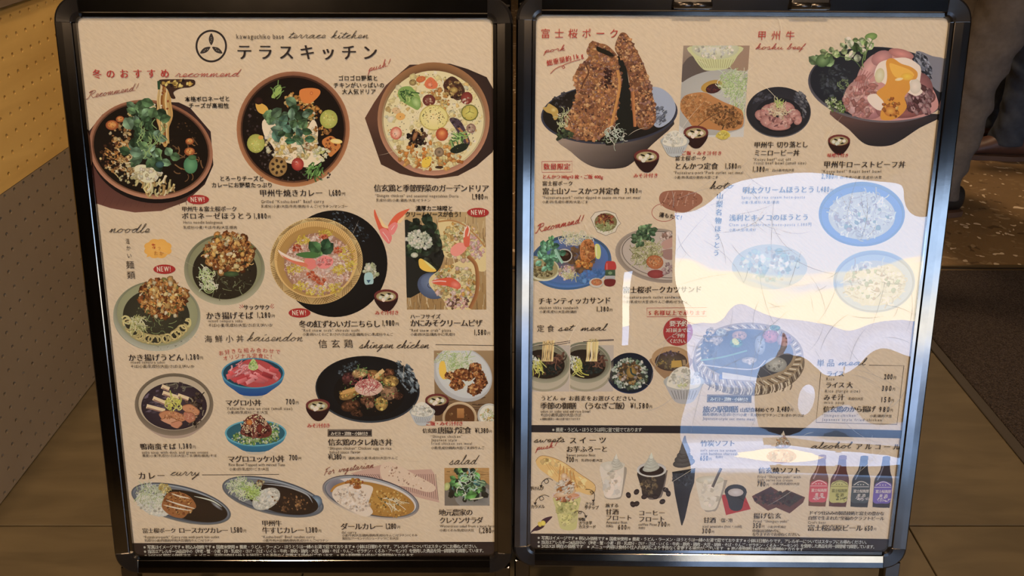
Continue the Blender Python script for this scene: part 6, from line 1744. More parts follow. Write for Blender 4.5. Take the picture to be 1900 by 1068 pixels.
p.shape([(1104, 454), (1112, 454), (1115, 468), (1112, 480), (1105, 476)], (190, 186, 96)); p.line([(1106, 456), (1107, 475)], 1.4, (222, 214, 160))
p.sc(1051, 505, 15, 13, 110, 1.2, 3.4, [(222, 190, 176), (206, 150, 140), (230, 214, 200), (190, 160, 110)]); p.st(1058, 510, 12, 8, 30, 9, 1.2, [(190, 180, 110)])
p.build('tikka_plate_picture', PR_, 'photo print of a sandwich and orange chicken on a blue oval plate')
p = Pic('R', z0=.0009, seed=44)
p.ell(1106.5, 524, 13.5, 9, (206, 192, 170), (180, 164, 144)); p.ell(1107, 523, 10.5, 6.5, (196, 120, 66), (170, 90, 50)); p.sc(1107, 522, 8, 4, 14, 1, 2, [(206, 140, 80), (176, 100, 60)])
p.shape([(1124, 486), (1131, 484), (1141, 486), (1142, 500), (1123, 502)], (176, 50, 44)); p.rect(1123, 500, 1141.5, 512, (64, 84, 56), (56, 74, 50)); p.rect(1122.5, 511, 1141, 519, (170, 160, 150), (150, 140, 130)); p.shape([(1122.5, 518), (1141, 518), (1140, 528), (1131, 531), (1122, 528)], (110, 36, 32)); p.ell(1132, 506, 4, 3, (110, 130, 90)); p.line([(1126, 488), (1126, 500)], 2, (206, 96, 84))
p.build('spice_shaker_picture', PR_, 'cut-out prints of a red topped spice shaker and a small sauce cup')
p = Pic('R', seed=45, clip=((1138, 1247.5, 415), (1135, 1247.5, 526)))
p.ell(1225, 474, 84, 50, (180, 158, 136), (170, 148, 126), 8); p.ann((1225, 474, 84, 50, 8), (1228, 473, 78, 45, 8), (156, 134, 112), (150, 128, 108)); p.ell(1236, 473, 82, 42, (184, 162, 142), (174, 152, 132), 8); p.ann((1232, 472, 79, 43, 8), (1232, 472, 77.5, 41.5, 8), (90, 76, 66), (120, 102, 86))
p.sc(1240, 440, 14, 10, 30, 2, 5, [(190, 160, 140), (150, 110, 90)]); p.shape([(1228, 450), (1250, 440), (1250, 456), (1232, 462)], (176, 130, 110)); p.shape([(1226, 466), (1250, 462), (1250, 480), (1234, 480)], (150, 110, 96))
p.st(1199, 468, 26, 26, 240, 15, 1.2, [(150, 140, 80), (170, 160, 100), (190, 180, 130), (120, 114, 64)], curl=1.8)
p.greens(1200, 430, 22, 12, 34, 8, 15, [(74, 96, 60), (60, 84, 54), (96, 120, 76)]); p.greens(1188, 444, 10, 8, 10, 8, 14, [(74, 96, 60), (96, 120, 76)])
p.ell(1217, 508, 16, 8, (150, 60, 54), (130, 50, 46)); p.ell(1215, 486, 16, 13, (196, 120, 64), (160, 84, 44), 8); p.sc(1215, 486, 12, 9, 50, .8, 1.8, [(214, 150, 96), (176, 100, 56)])
p.sc(1240, 500, 10, 12, 24, 2, 4, [(130, 96, 90), (176, 140, 130)]); p.build('cutlet_sandwich_picture', PR_, 'photo print of a cutlet sandwich with sprouts, partly hidden by the mirrored sky')
p = Pic('R', seed=46)
p.ann((1232, 394, 23, 17, 0), (1232, 394, 22, 16, 0), RED, RED); p.build('red_outline', PR_, 'thin red oval outline')

def sobaphoto(seed, x0, x1, dx, udon, lab):
    p = Pic('R', seed=seed, clip=((x0, x1, 622), (x0 - 1, x1 - 1.5, 726)))
    p.rect(x0 - 3, 640, x1 + 3, 730, (176, 156, 136), (180, 158, 136))
    p.ell(dx, 694, 46, 32, (166, 150, 120), (150, 134, 104)); p.ell(dx, 680, 48, 42, (160, 146, 116), (176, 156, 126)); p.ann((dx, 672, 48, 38, 6), (dx, 670, 43, 32, 6), (120, 116, 88), (150, 138, 108)); p.ell(dx, 671, 43, 32, (140, 132, 100), (110, 100, 76), 6); p.ell(dx - 1, 675, 39, 27, (50, 36, 26), (40, 28, 20), 6)
    p.sc(dx, 678, 34, 20, 80, 1.2, 3.6, [(44, 42, 32), (60, 46, 36), (96, 62, 44), (34, 34, 28)]); p.sc(dx + 10, 684, 22, 9, 60, 1.4, 3.4, [(34, 38, 34), (46, 50, 42)]); p.st(dx + 22, 668, 14, 8, 30, 14, 2.4, [(96, 60, 44), (130, 84, 60), (70, 44, 36)])
    p.sc(dx - 22, 672, 14, 13, 70, 1.2, 2.8, [(206, 200, 170), (190, 186, 150), (214, 208, 186)], dark=.85); p.st(dx - 16, 674, 8, 14, 16, 22, 1.7, [(190, 176, 60), (206, 196, 90)], ang=70, spread=20)
    c = [(196, 156, 90), (206, 170, 110), (170, 130, 76)] if not udon else [(214, 180, 110), (226, 196, 130), (196, 160, 90)]
    xb = dx + 8 if not udon else dx + 14
    for i in range(16):
        a = xb - 10 + i * 1.35; p.curve([(a, 632 + p.r.uniform(-2, 2)), (a - 1, 645), (a + p.r.uniform(-3, 1), 660), (a - 3, 670)], 1.6, p.jit(p.r.choice(c)), n=3)
    xa = xb - 18
    p.line([(xa, 641), (x1, 632)] if not udon else [(xa, 633.5), (x1, 631)], 1.1, (50, 36, 44)); p.line([(xb + 8, 641), (x1, 635)] if not udon else [(xb, 631), (x1 + 4, 629.5)], 1.1, (50, 36, 44))
    p.sc(xb, 637 if not udon else 631, 10, 2.5, 20, .8, 1.8, c)
    p.build('soba_set_picture' if not udon else 'udon_set_picture', PR_, lab)
sobaphoto(47, 985, 1058, 1010, False, 'photo print of brown noodles lifted by chopsticks from a bowl')
sobaphoto(48, 1058.5, 1139, 1086, True, 'photo print of white noodles lifted by chopsticks from a bowl')
p = Pic('R', seed=49)
p.ell(1169, 692, 43, 38, (34, 36, 40), (28, 30, 38)); p.ann((1169, 692, 43, 38, 0), (1169, 692, 41.5, 36.5, 0), (24, 26, 36), (50, 60, 86)); p.ell(1169, 693, 33, 29, (70, 66, 50), (50, 52, 46)); p.sc(1169, 693, 34, 29, 160, 1.4, 3.4, [(190, 190, 164), (150, 160, 130), (110, 130, 96), (70, 76, 54), (206, 206, 186)], hollow=.65); p.sc(1169, 692, 23, 20, 120, 1.2, 3.6, [(150, 110, 54), (110, 74, 44), (180, 140, 80), (176, 150, 130), (84, 64, 40)]); p.ell(1171, 690, 9, 11, (176, 130, 50), (120, 90, 44)); p.curve([(1170, 682), (1172, 692), (1180, 696)], 3.4, (54, 64, 54))
p.build('eel_rice_picture', PR_, 'photo print of eel rice in a round black bowl')
p = Pic('R', seed=50)
p.poly(p.smooth([(1209, 664), (1213, 680), (1222, 692), (1235, 703), (1250, 704), (1268, 696), (1280, 680), (1281, 664)], 4), (150, 110, 72)); p.ell(1245, 664, 36, 22, (166, 122, 78), (170, 128, 84)); p.ann((1245, 664, 36, 22, 0), (1245, 664.5, 33.5, 20, 0), (176, 132, 84), (196, 154, 104)); p.ell(1245, 670, 30, 18, (96, 78, 60), (70, 52, 44)); p.sc(1242, 674, 24, 10, 70, .8, 2, [(120, 100, 66), (96, 84, 60), (150, 120, 60)]); p.poly([(1246, 669), (1264, 668), (1266, 680), (1245, 682)], (180, 136, 56)); p.poly([(1266, 667), (1272, 667), (1273, 678), (1267, 678)], (150, 120, 84)); p.sc(1245, 656, 20, 5, 20, 1, 2.4, [(90, 70, 80), (110, 90, 90)])
ricebowl(p, 1269, 708, 76, (166, 156, 146)); p.sc(1266, 715, 10, 5, 24, 1, 2.2, [(180, 176, 110), (196, 190, 140)], dark=.9)
p.build('rice_and_soup_picture', PR_, 'cut-out prints of a wooden soup bowl and a ribbed rice bowl')
p = Pic('R', seed=51)
p.ell(1389, 672, 104, 62, (150, 124, 92), (120, 98, 74)); p.ell(1389, 660, 102, 62, (166, 140, 104), (150, 122, 88))
for i in range(70):
    a = 2 * math.pi * i / 70; x, y = 1389 + 98 * math.cos(a), 660 + 58 * math.sin(a); x1, y1 = 1389 + 88 * math.cos(a + .09), 658 + 50 * math.sin(a + .09)
    p.line([(x, y), (x1, y1)], 2.2, (206, 184, 150) if i % 2 else (90, 70, 50), lv=p.lv + i % 3)
    if math.sin(a) > .1: p.line([(x, y + 4), (x + 3, y + 14)], 2, (80, 62, 46) if i % 2 else (190, 166, 130), lv=p.lv + i % 3)
p.up(4)
p.ell(1386, 656, 86, 46, (92, 88, 84), (76, 72, 70)); p.poly([(1300, 640), (1330, 612), (1330, 640), (1302, 668)], (60, 50, 40))  # basket inside lightened in the ink to help the sky wash it out
for x, y, rx, ry, c in ((1318, 614, 8, 6, (206, 170, 120)), (1329, 630, 12, 9, (176, 150, 120)), (1338, 616, 10, 7, (190, 180, 150)), (1372, 622, 14, 9, (206, 150, 110)), (1366, 636, 12, 9, (110, 150, 110)), (1430, 624, 16, 12, (200, 110, 100)), (1455, 630, 14, 12, (190, 140, 130)), (1438, 608, 10, 5, (110, 150, 100)), (1410, 640, 10, 18, (170, 166, 160)), (1390, 668, 14, 6, (206, 180, 150)), (1440, 676, 20, 14, (190, 180, 160))):
    p.ell(x, y, rx, ry, c, tuple(q * .7 for q in c)); p.sc(x, y, rx * .9, ry * .9, 14, 1, 3, [c, tuple(q * .7 for q in c)])
p.curve([(1300, 668), (1340, 662), (1386, 650)], 3, (110, 140, 110)); p.curve([(1302, 676), (1350, 682), (1400, 684), (1420, 668)], 2, (190, 170, 150)); p.poly([(1335, 694), (1350, 694), (1350, 703), (1335, 703)], (70, 80, 110)); p.poly([(1340, 690), (1404, 700), (1402, 706), (1340, 702)], (190, 170, 140))
p.sc(1314, 640, 10, 24, 50, 1.5, 4, [(50, 36, 26), (180, 150, 110), (60, 50, 40)])
for i in range(34):
    x = 1315 + i * 4.6; y = 712 + 10 * math.sin((x - 1310) / 160 * math.pi) + 2; p.curve([(x, y - 8), (x + 2, y), (x - 1, y + 8)], 1.8, p.jit((200, 176, 140) if i % 3 else (90, 70, 50)), n=2, lv=p.lv + i % 5)
p.up(6); p.build('basket_meal_picture', PR_, 'photo print of a woven basket filled with small dishes, its inside inked lighter for the sky wash')
p = Pic('R'); p.ell(1258, 615, 27.5, 26.5, (166, 50, 48), (160, 46, 44), n=48); p.build('reservation_badge', PR_, 'round red badge with pale lettering')

# bands and rules
p = Pic('R'); p.poly([(975, 788), (1270, 789.5), (1500, 793.5), (1680, 798), (1680, 813), (1500, 808.5), (1270, 803.5), (975, 801.5)], (44, 36, 34)); p.build('divider_band', PR_, 'dark band across the poster')
p = Pic('R'); p.poly([(975, 989), (1200, 991.5), (1450, 995.5), (1655, 999.5), (1655, 1040), (975, 1035)], (42, 32, 30)); p.build('footer_band', PR_, 'dark brown band along the foot of the poster')
p = Pic('R', z0=.0003); p.line([(1005.5, 299.5), (1061.5, 299), (1061.5, 319), (1005.5, 319.5), (1005.5, 299.5)], .8, RED); p.build('printed_box', PR_, 'thin red frame')
p = Pic('R', z0=.0003); p.line([(1200.5, 571), (1312, 570.5), (1311, 586.5), (1200, 587.5), (1200.5, 571)], .8, RED); p.build('printed_box', PR_, 'thin red frame')
p = Pic('R', z0=.0003); p.poly([(1312, 731.5), (1394.5, 732), (1394, 747), (1311.5, 746)], (56, 46, 44)); p.line([(1313.5, 733), (1393, 733.5), (1392.5, 745.5), (1313, 744.8), (1313.5, 733)], .7, (180, 150, 120)); p.build('printed_box', PR_, 'dark box behind pale letters')
p = Pic('R', z0=.0003); p.line([(1523, 690), (1514, 783), (1664, 787), (1677, 678), (1612, 677)], 1, BR); p.build('printed_box', PR_, 'thin dark frame round the side dish prices')
p = Pic('R', z0=.0014); p.curve([(1021, 137), (1030, 128), (1043, 122), (1048, 125), (1045, 127), (1044, 122), (1060, 115), (1077, 110)], 1, RED); p.build('red_flourish', PR_)

# sweets
p = Pic('R', seed=52)
p.shape([(994, 855), (1000, 847), (1010, 845), (1030, 850), (1050, 860), (1075, 878), (1100, 895), (1105, 905), (1102, 914), (1096, 918), (1080, 914), (1060, 905), (1040, 898), (1015, 880), (1000, 868)], [(212, 164, 92)] * 60)
p.sc(1048, 880, 50, 12, 60, 2, 7, [(218, 172, 100), (206, 156, 84), (222, 180, 112)], rot=34, dark=.95); p.line(p.smooth([(994, 855), (1000, 847), (1010, 845), (1030, 850), (1050, 860), (1075, 878), (1100, 895), (1105, 905), (1102, 914), (1096, 918)], 4, False), .9, (150, 104, 60))
for i in range(9): p.curve([(1012 + i * 6, 858 + i * 3), (1020 + i * 7, 870 + i * 3), (1026 + i * 8, 880 + i * 3.4)], .8, (190, 138, 70), n=3)
for i in range(5): p.curve([(1040 + i * 6, 860 + i * 4), (1038 + i * 7, 880 + i * 2), (1036 + i * 9, 905)], 1.6, (184, 116, 44), n=3)
p.poly(p.smooth([(1028, 918), (1032, 945), (1037, 970), (1041, 980), (1054, 983.5), (1068, 981), (1071, 970), (1073, 945), (1075, 918)], 3), (186, 170, 100)); p.sc(1052, 945, 17, 30, 90, 2, 6, [(192, 174, 104), (178, 162, 92), (202, 182, 116), (166, 156, 86)], dark=.95); p.sc(1052, 950, 15, 26, 20, .5, .9, [(80, 80, 40)])
p.ell(1051, 920, 25, 7, (206, 150, 110), (190, 120, 80)); p.ann((1051, 918, 26, 7, 0), (1051, 918, 24, 5.5, 0), (214, 180, 160), (206, 170, 150)); p.sc(1050, 925, 20, 4, 30, 1.2, 3, [(196, 120, 70), (214, 190, 160), (170, 90, 50)])
for i, (y, w) in enumerate(((914, 21), (906, 19), (898, 15), (890, 10), (883, 6))):
    p.ell(1049 + (i % 2) * 2 - i * .6, y, w, 6.5, (222, 196, 156), (190, 140, 90), -14)
p.sc(1048, 903, 18, 14, 70, 1, 3, [(190, 120, 50), (222, 200, 166), (170, 96, 36), (226, 206, 176)], asp=2, ang=-30)
p.build('sweet_potato_drink_picture', PR_, 'photo print of a sweet potato chip over a yellow iced cup')
p = Pic('R', seed=53)
p.poly(p.smooth([(983, 990), (990, 980), (1002, 971), (1008, 968), (1010, 976), (1000, 983), (990, 985)], 3), (60, 34, 42)); p.poly(p.smooth([(1004, 966), (1012, 960), (1025, 957.5), (1018, 966), (1010, 973), (1005, 972)], 3), (66, 36, 44)); p.ell(1001.5, 972, 3.6, 5, (214, 180, 60), (196, 160, 50), -20); p.ell(1007.5, 970, 5, 5, (222, 190, 66), (206, 170, 50), -20)
p.build('sweet_potato_picture', PR_, 'cut-out print of a purple sweet potato broken in two')
def swirl(p, cx, cy, s, c=(206, 192, 164), tip=1, d=.8):
    for y, w, h in ((0, 1, .42), (-.35, .84, .4), (-.68, .62, .36), (-.98, .4, .3), (-1.25, .22, .3)):
        p.ell(cx + .04 * s * y, cy + y * s, w * s, h * s, c, tuple(q * d for q in c), -10)
    p.poly(p.smooth([(cx - .18 * s, cy - 1.15 * s), (cx + .02 * s, cy - 1.8 * s), (cx + .1 * s, cy - 1.7 * s), (cx + .22 * s, cy - 1.15 * s)], 3), c)
    for y in (-.15, -.5, -.82): p.curve([(cx - .8 * s * (1 + y * .5), cy + y * s), (cx, cy + (y + .25) * s), (cx + .8 * s * (1 + y * .5), cy + (y - .02) * s)], 1, tuple(q * .78 for q in c))
p = Pic('R', seed=54)
p.shape([(1117, 868), (1154, 866), (1163, 870), (1158, 900), (1153, 922), (1142, 926), (1124, 924), (1120, 910)], (150, 132, 110)); p.poly(p.smooth([(1114, 862), (1118, 895), (1121, 918), (1130, 924), (1148, 922), (1153, 914), (1158, 868), (1150, 860)], 3), (206, 184, 158)); p.sc(1136, 895, 16, 24, 40, 3, 7, [(210, 190, 166), (200, 178, 150), (214, 196, 172)], dark=.97)
p.ell(1137, 862, 23, 7, (206, 190, 162), (190, 172, 146)); swirl(p, 1143, 866, 13.5); p.ell(1128, 866, 9, 8, (210, 194, 168), (190, 172, 146)); p.build('amazake_float_picture', PR_, 'photo print of a white drink topped with soft ice cream')
p = Pic('R', seed=55)
p.shape([(1188, 872), (1234, 872), (1238, 876), (1230, 915), (1222, 924), (1200, 922)], (110, 92, 78)); p.poly(p.smooth([(1184, 870), (1190, 905), (1194, 920), (1215, 923), (1226, 916), (1233, 870)], 3), (50, 38, 30)); p.sc(1204, 900, 14, 16, 60, 1.5, 5, [(110, 84, 50), (140, 110, 66), (60, 46, 36), (84, 66, 44)], asp=.6); p.ell(1209, 870, 27, 13, (196, 180, 160), (176, 160, 144)); p.ell(1209, 872, 23, 10, (60, 44, 36), (50, 36, 30)); p.ann((1209, 872, 27, 12.5, 0), (1209, 872, 24, 10, 0), (190, 176, 160), (206, 192, 176)); swirl(p, 1208, 868, 16, (200, 190, 164))
for x, y, a in ((1166, 918, 70), (1181, 912, -50), (1195.5, 921, -20), (1216, 921, 0), (1235, 908, 20), (1240, 915, 80), (1229, 930, -30), (1181, 934, -30), (1174, 935, 60)): p.ell(x, y, 6, 4.8, (50, 36, 32), (36, 26, 24), a); p.curve([(x - 4, y), (x, y + .8), (x + 4, y)], .6, (90, 66, 56), n=2)
p.build('coffee_float_picture', PR_, 'photo print of black coffee with soft ice cream and scattered beans')
p = Pic('R', seed=56)
p.poly([(1247, 875), (1290, 868), (1288, 895), (1281, 915), (1271, 960), (1266, 974), (1264, 974), (1259, 950), (1252, 915)], [(50, 46, 44)] * 3 + [(40, 36, 36)] * 3 + [(34, 32, 32)] * 3); p.sc(1266, 890, 18, 14, 60, 1.2, 3.6, [(60, 58, 56), (40, 38, 38), (80, 78, 74)]); swirl(p, 1269, 858, 21, (104, 94, 86), d=.7); p.poly(p.smooth([(1262, 840), (1268, 812), (1272, 808), (1274, 818), (1281, 838)], 3), (96, 88, 82)); p.build('charcoal_cone_picture', PR_, 'photo print of a black ice cream cone')
p = Pic('R', seed=57)
p.shape([(1300, 900), (1345, 890), (1348, 896), (1338, 925), (1330, 945), (1322, 948), (1306, 945)], (150, 132, 110)); p.poly(p.smooth([(1291, 893), (1296, 920), (1301, 940), (1310, 946), (1326, 944), (1333, 930), (1343, 893), (1335, 884), (1298, 885)], 3), (204, 182, 152)); p.ell(1317, 890, 26, 8, (206, 192, 164), (180, 162, 130)); p.sc(1316, 915, 16, 24, 34, 2, 6, [(208, 187, 158), (198, 177, 146)], dark=.97); p.line([(1322, 903), (1330, 885), (1338, 868)], 5, (70, 60, 56), c2=(110, 96, 84)); p.build('iced_amazake_picture', PR_, 'photo print of a pale iced drink with a dark straw')
p = Pic('R', seed=58)
p.poly([(1338, 917), (1382, 918), (1393, 944), (1347, 955)], (170, 44, 42)); p.poly(p.smooth([(1346, 906), (1350, 928), (1356, 945), (1374, 946), (1380, 930), (1384, 906)], 3), (50, 46, 44)); p.ell(1365, 909, 19, 11, (60, 56, 56), (44, 42, 42)); p.ell(1365, 913, 14.5, 7.5, (196, 178, 164), (170, 150, 136)); p.build('hot_amazake_picture', PR_, 'photo print of a black cup on a red napkin')
p = Pic('R', seed=59)
p.ell(1450, 846, 28, 13, (196, 150, 110), (170, 116, 80)); p.sc(1448, 846, 24, 10, 60, 1.4, 4, [(206, 140, 96), (216, 170, 130), (176, 110, 70)]); swirl(p, 1453, 826, 15, (196, 170, 136), d=.72); p.sc(1452, 818, 12, 10, 40, 1, 2.6, [(190, 140, 90), (170, 116, 70), (216, 196, 166)]); p.build('fried_cake_soft_ice_picture', PR_, 'photo print of soft ice cream on a fried cake')
p = Pic('R', seed=60)
p.poly([(1395, 920), (1430, 902), (1450, 914), (1460, 908), (1494, 922), (1490, 932), (1465, 952), (1440, 941), (1425, 947), (1400, 930)], (96, 56, 44)); p.poly([(1400, 917), (1430, 904), (1447, 920), (1424, 936)], (70, 44, 40)); p.poly([(1452, 913), (1462, 910), (1490, 922), (1465, 940), (1446, 930)], (66, 50, 40)); p.sc(1440, 925, 40, 12, 80, 1, 3.6, [(84, 50, 40), (60, 40, 36), (110, 64, 50), (70, 60, 44)]); p.build('fried_cake_picture', PR_, 'photo print of two dark square fried cakes')
for i, (bx_, lc, gc) in enumerate(((1519, (190, 70, 74), (110, 66, 44)), (1557, (176, 160, 84), (90, 48, 38)), (1597, (70, 72, 68), (52, 48, 46)), (1638, (104, 80, 140), (56, 46, 48)))):
    p = Pic('R', seed=61 + i)
    s_ = -1 * (i * .8)
    y0 = 844 + i * .8
    p.poly(p.smooth([(bx_ + 1, y0), (bx_ + 13, y0), (bx_ + 13, y0 + 8), (bx_ + 14, y0 + 28), (bx_ + 18, y0 + 42), (bx_ + 17, y0 + 60), (bx_ + 13, y0 + 92), (bx_ + 9, y0 + 95), (bx_ - 16, y0 + 94), (bx_ - 19, y0 + 90), (bx_ - 17, y0 + 60), (bx_ - 15, y0 + 42), (bx_ - 5, y0 + 26), (bx_ - 1, y0 + 8)], 3), gc)
    p.poly([(bx_, y0), (bx_ + 14, y0), (bx_ + 14, y0 + 7), (bx_, y0 + 7)], tuple(q * 1.25 for q in gc)); p.curve([(bx_ - 10, y0 + 44), (bx_ - 4, y0 + 32), (bx_ + 1, y0 + 18)], 2.2, tuple(min(255, q + 60) for q in gc))
    p.shape([(bx_ - 15, y0 + 54), (bx_ - 8, y0 + 48), (bx_ + 1, y0 + 45.5), (bx_ + 10, y0 + 48), (bx_ + 16.5, y0 + 54), (bx_ + 14, y0 + 84), (bx_ - 2, y0 + 87), (bx_ - 18, y0 + 84)], lc)
    w_ = (214, 190, 176) if i != 1 else (90, 84, 40)
    p.curve([(bx_ - 13, y0 + 54), (bx_ - 5, y0 + 48.5), (bx_ + 1, y0 + 47), (bx_ + 8, y0 + 49), (bx_ + 15, y0 + 54)], 1.1, w_); p.line([(bx_ - 16, y0 + 57), (bx_ + 15.5, y0 + 57)], .8, w_); p.st(bx_, y0 + 79, 13, 4, 22, 5, .8, [w_], ang=0, spread=30)
    for dx in (-5, 0, 5): p.ell(bx_ + dx, y0 + 53, 1.2, .8, w_)
    p.build('beer_bottle_picture', PR_, ('photo print of a beer bottle with a red label', 'photo print of a beer bottle with a yellow label', 'photo print of a beer bottle with a dark grey label', 'photo print of a beer bottle with a purple label')[i])
    G('bottle_label_lettering', 'R', T('富士桜高原', (bx_ - 15, y0 + 66.5), (bx_ + 14.5, y0 + 66.8), 6.6, w_, 't'), T('麦酒', (bx_ - 8, y0 + 74.5), (bx_ + 8, y0 + 74.6), 6.6, w_, 't'))
# curly arrows
for q in ([(1026, 890), (1018, 886), (1010, 890), (1013, 896), (1018, 892), (1014, 887), (1006, 893), (1004, 901)], [(1019, 920), (1010, 917), (1002, 921), (1003, 927), (1009, 924), (1004, 919), (996, 925), (993, 933)],
          [(1086, 906.5), (1094, 907), (1101, 911), (1098, 915), (1095, 911), (1102, 913), (1103, 922), (1101, 928)], [(1065, 951), (1070, 947), (1078, 948), (1077, 952), (1073, 950), (1078, 947), (1084, 951), (1087, 957)]):
    p = Pic('R', z0=.0014); p.curve(q, 1, (56, 44, 38)); x, y = q[-1]; p.poly([(x - 3, y - 2), (x + 3, y - 2.5), (x, y + 3)], (40, 32, 28)); p.build('curly_arrow', PR_)

p = None
SC = []
def S(k, word, p0, p1, xh, c=BR, w=1.1):
    q = Pic(k, z0=.0014); script(q, word, p0, p1, xh, c, w); q.build('handwriting', posterL if k == 'L' else posterR)
for a in ((  'pork', (1010, 98), (1050, 93), 4.6, RED, .9), ('koshu', (1401, 91.5), (1454, 91.5), 4.8, RED, .9), ('beef', (1459, 91.5), (1492, 91.5), 4.8, RED, .9), ('hoto', (1316, 350), (1362, 348.5), 6.2), ('Recommend!', (995, 431), (1083, 412), 6.8, RED, 1.1),
          ('set', (1035, 613), (1064, 612), 5.6), ('meal', (1077, 613), (1126, 612), 5.6), ('meal', (1554, 677), (1607, 676), 5.8), ('sweets', (990, 819.5), (1050, 818.5), 5.2), ('push!', (995, 834), (1034, 828), 4.8, RED, .9), ('alcohol', (1503, 831), (1580, 830), 5.2)):
    S('R', *a)
def it(*a): item(*a, k='R')
G('heading_lettering', 'R', T('富士桜ポーク', (1003, 69.5), (1148, 69.5), 19, RED, 'g'), label='red heading lettering')
G('heading_lettering', 'R', T('甲州牛', (1404, 73), (1474, 73), 18.5, RED, 'g'), label='red heading lettering')
G('note_lettering', 'R', T('総重量約', (1015, 122), (1061, 112), 12, RED, 'm'), T('1kg', (1065, 110.5), (1083, 106.5), 13, RED, 'm', .75), label='slanting red lettering')
G('note_lettering', 'R', T('数量限定', (1008, 313.5), (1058.5, 313.3), 12.5, RED, 'm'), label='red letters in a frame')
G('note_lettering', 'R', T('とんかつ 140g×3 枚・ご飯 400g', (1006, 331), (1119, 331), 8.8, RED, 'm'), label='small red note lettering')
G('note_lettering', 'R', T('みそ汁付き', (1175, 329), (1221, 328.5), 9, RED, 'm'), label='small red note lettering')
G('note_lettering', 'R', T('ご飯・みそ汁付き', (1264, 287), (1339, 287.5), 8.8, RED, 'm'), label='small red note lettering')
G('note_lettering', 'R', T('味噌汁付き', (1534, 291), (1574, 291), 8, RED, 'm'), label='small red note lettering')
G('note_lettering', 'R', T('湯もたて！', (1222, 401), (1270, 408), 9.5, BR, 'b'))
G('note_lettering', 'R', T('5 名様以上で承ります', (1203, 583.5), (1310, 583.3), 10, RED, 'm'), label='red letters in a frame')
G('badge_lettering', 'R', T('要予約', (1241, 604), (1276, 604), 12, WHT, 'm'), T('3日前までに', (1235, 615), (1282, 615), 8.6, WHT, 'm'), T('ご予約', (1246, 625), (1270, 625), 8.6, WHT, 'm'), T('ください。', (1241, 635), (1277, 635), 8.6, WHT, 'm'), label='pale letters on the round red badge')
it('dish_caption', [('富士桜ポーク', (1006, 343.5), (1063, 343.5), 9.5), ('富士山ソースかつ丼定食', (1006, 359.5), (1150, 359), 13.5)], [('“Fujizakura-pork” cutlet dipped in sauce on rice set meal', (1006, 368.5), (1188, 368.5), 7.6)], [('小麦/卵/乳成分/豚肉/大豆/ごま', (1006, 376.5), (1091, 376.5), 6)], ('3,980', 1159, 358, 1190, 11))
it('dish_caption', [('富士桜ポーク', (1252, 297), (1310, 297), 9.5), ('とんかつ定食', (1251, 313), (1332, 313), 13.5)], [('“Fujizakura-pork”Pork cutlet set meal', (1249, 322.5), (1378, 322.5), 7.6)], [('小麦/卵/乳成分/豚肉/大豆/ごま', (1250, 331), (1332, 331), 6)], ('1,580', 1345, 312.5, 1374, 11.5))
it('dish_caption', [('甲州牛', (1398, 273.5), (1435, 273), 12.5), ('切り落とし', (1440, 273), (1499, 272.5), 12.5), ('ミニロービー丼', (1398, 288), (1483, 288), 12.5)], [('“Kosyu beef” cut off', (1396, 298), (1467, 298), 7.6), ('roast beef bowl (small size)', (1398, 304.5), (1495, 304.5), 7.6)], [('卵/小麦/牛肉/大豆', (1432, 318), (1473, 317.5), 5.6)], ('1,380', 1396, 318, 1425, 11))
it('dish_caption', [('甲州牛ローストビーフ丼', (1527, 310), (1679, 310), 13.5)], [('“Kosyu beef” Roast beef bowl', (1523, 320), (1634, 320), 7.6)], [('卵/牛肉/小麦/乳成分/大豆', (1558, 331), (1635, 331), 6)], ('2,980', 1523, 331, 1553, 11))
G('heading_lettering', 'R', T('山梨名物ほうとう', (1336, 355), (1328, 476), 13, BR, 'm', 1.0, True))
it('dish_caption', [('明太クリームほうとう', (1377, 357.5), (1511, 356), 13.5)], [('Spicy cod roe cream hoto-pasta', (1375, 368.5), (1493, 367.5), 7.4)], [('小麦/乳成分/大豆/豚肉', (1375, 377.5), (1445, 377), 6)], ('1,480', 1515, 355.5, 1545, 11.5))
it('dish_caption', [('浅利とキノコのほうとう', (1352, 408.5), (1500, 407), 13)], [('Clam and mushroom hoto-pasta 1,380円', (1352, 419), (1505, 418.5), 7.4)], [('小麦/大豆/乳成分', (1352, 428.5), (1402, 428), 6)])
it('dish_caption', [('チキンティッカサンド', (998, 563), (1134, 561.5), 13.5)], [('chicken tikka sandwich', (1000, 572.5), (1073, 572.5), 7.4)], [('小麦/乳成分/大豆/卵/鶏肉', (1001, 580), (1070, 580), 6)], ('1,380', 1107, 577, 1136, 10.5))
it('dish_caption', [('富士桜ポークカツサンド', (1155, 542.5), (1302, 541), 13.5)], [('Fujizakura-pork cutlet sandwich', (1157, 553), (1262, 553), 7.4)], [('小麦/乳成分/大豆/卵/りんご/豚肉/ゼラチン', (1155, 561.5), (1275, 561.5), 6)])
G('heading_lettering', 'R', T('定食', (996, 614), (1029, 613.8), 14, BR, 'g'), label='dark heading lettering')
it('dish_caption', [('うどん or お蕎麦をお選びください。', (1003, 741.5), (1186, 742), 10), ('季節の御膳', (1002, 757), (1070, 757), 13.5), ('（うなぎご飯）', (1076, 757), (1168, 757), 13.5)], [('udon or soba and eel rice bowl', (1003, 764.5), (1095, 764.5), 7.2)], [('そば/小麦/乳成分/大豆/さば', (1002, 771.5), (1078, 771.5), 7), ('※麺類は蕎麦と一緒のお湯で茹でております', (1002, 778.3), (1077, 778.3), 5)], ('¥1,580', 1169, 756.5, 1210, 11.5))
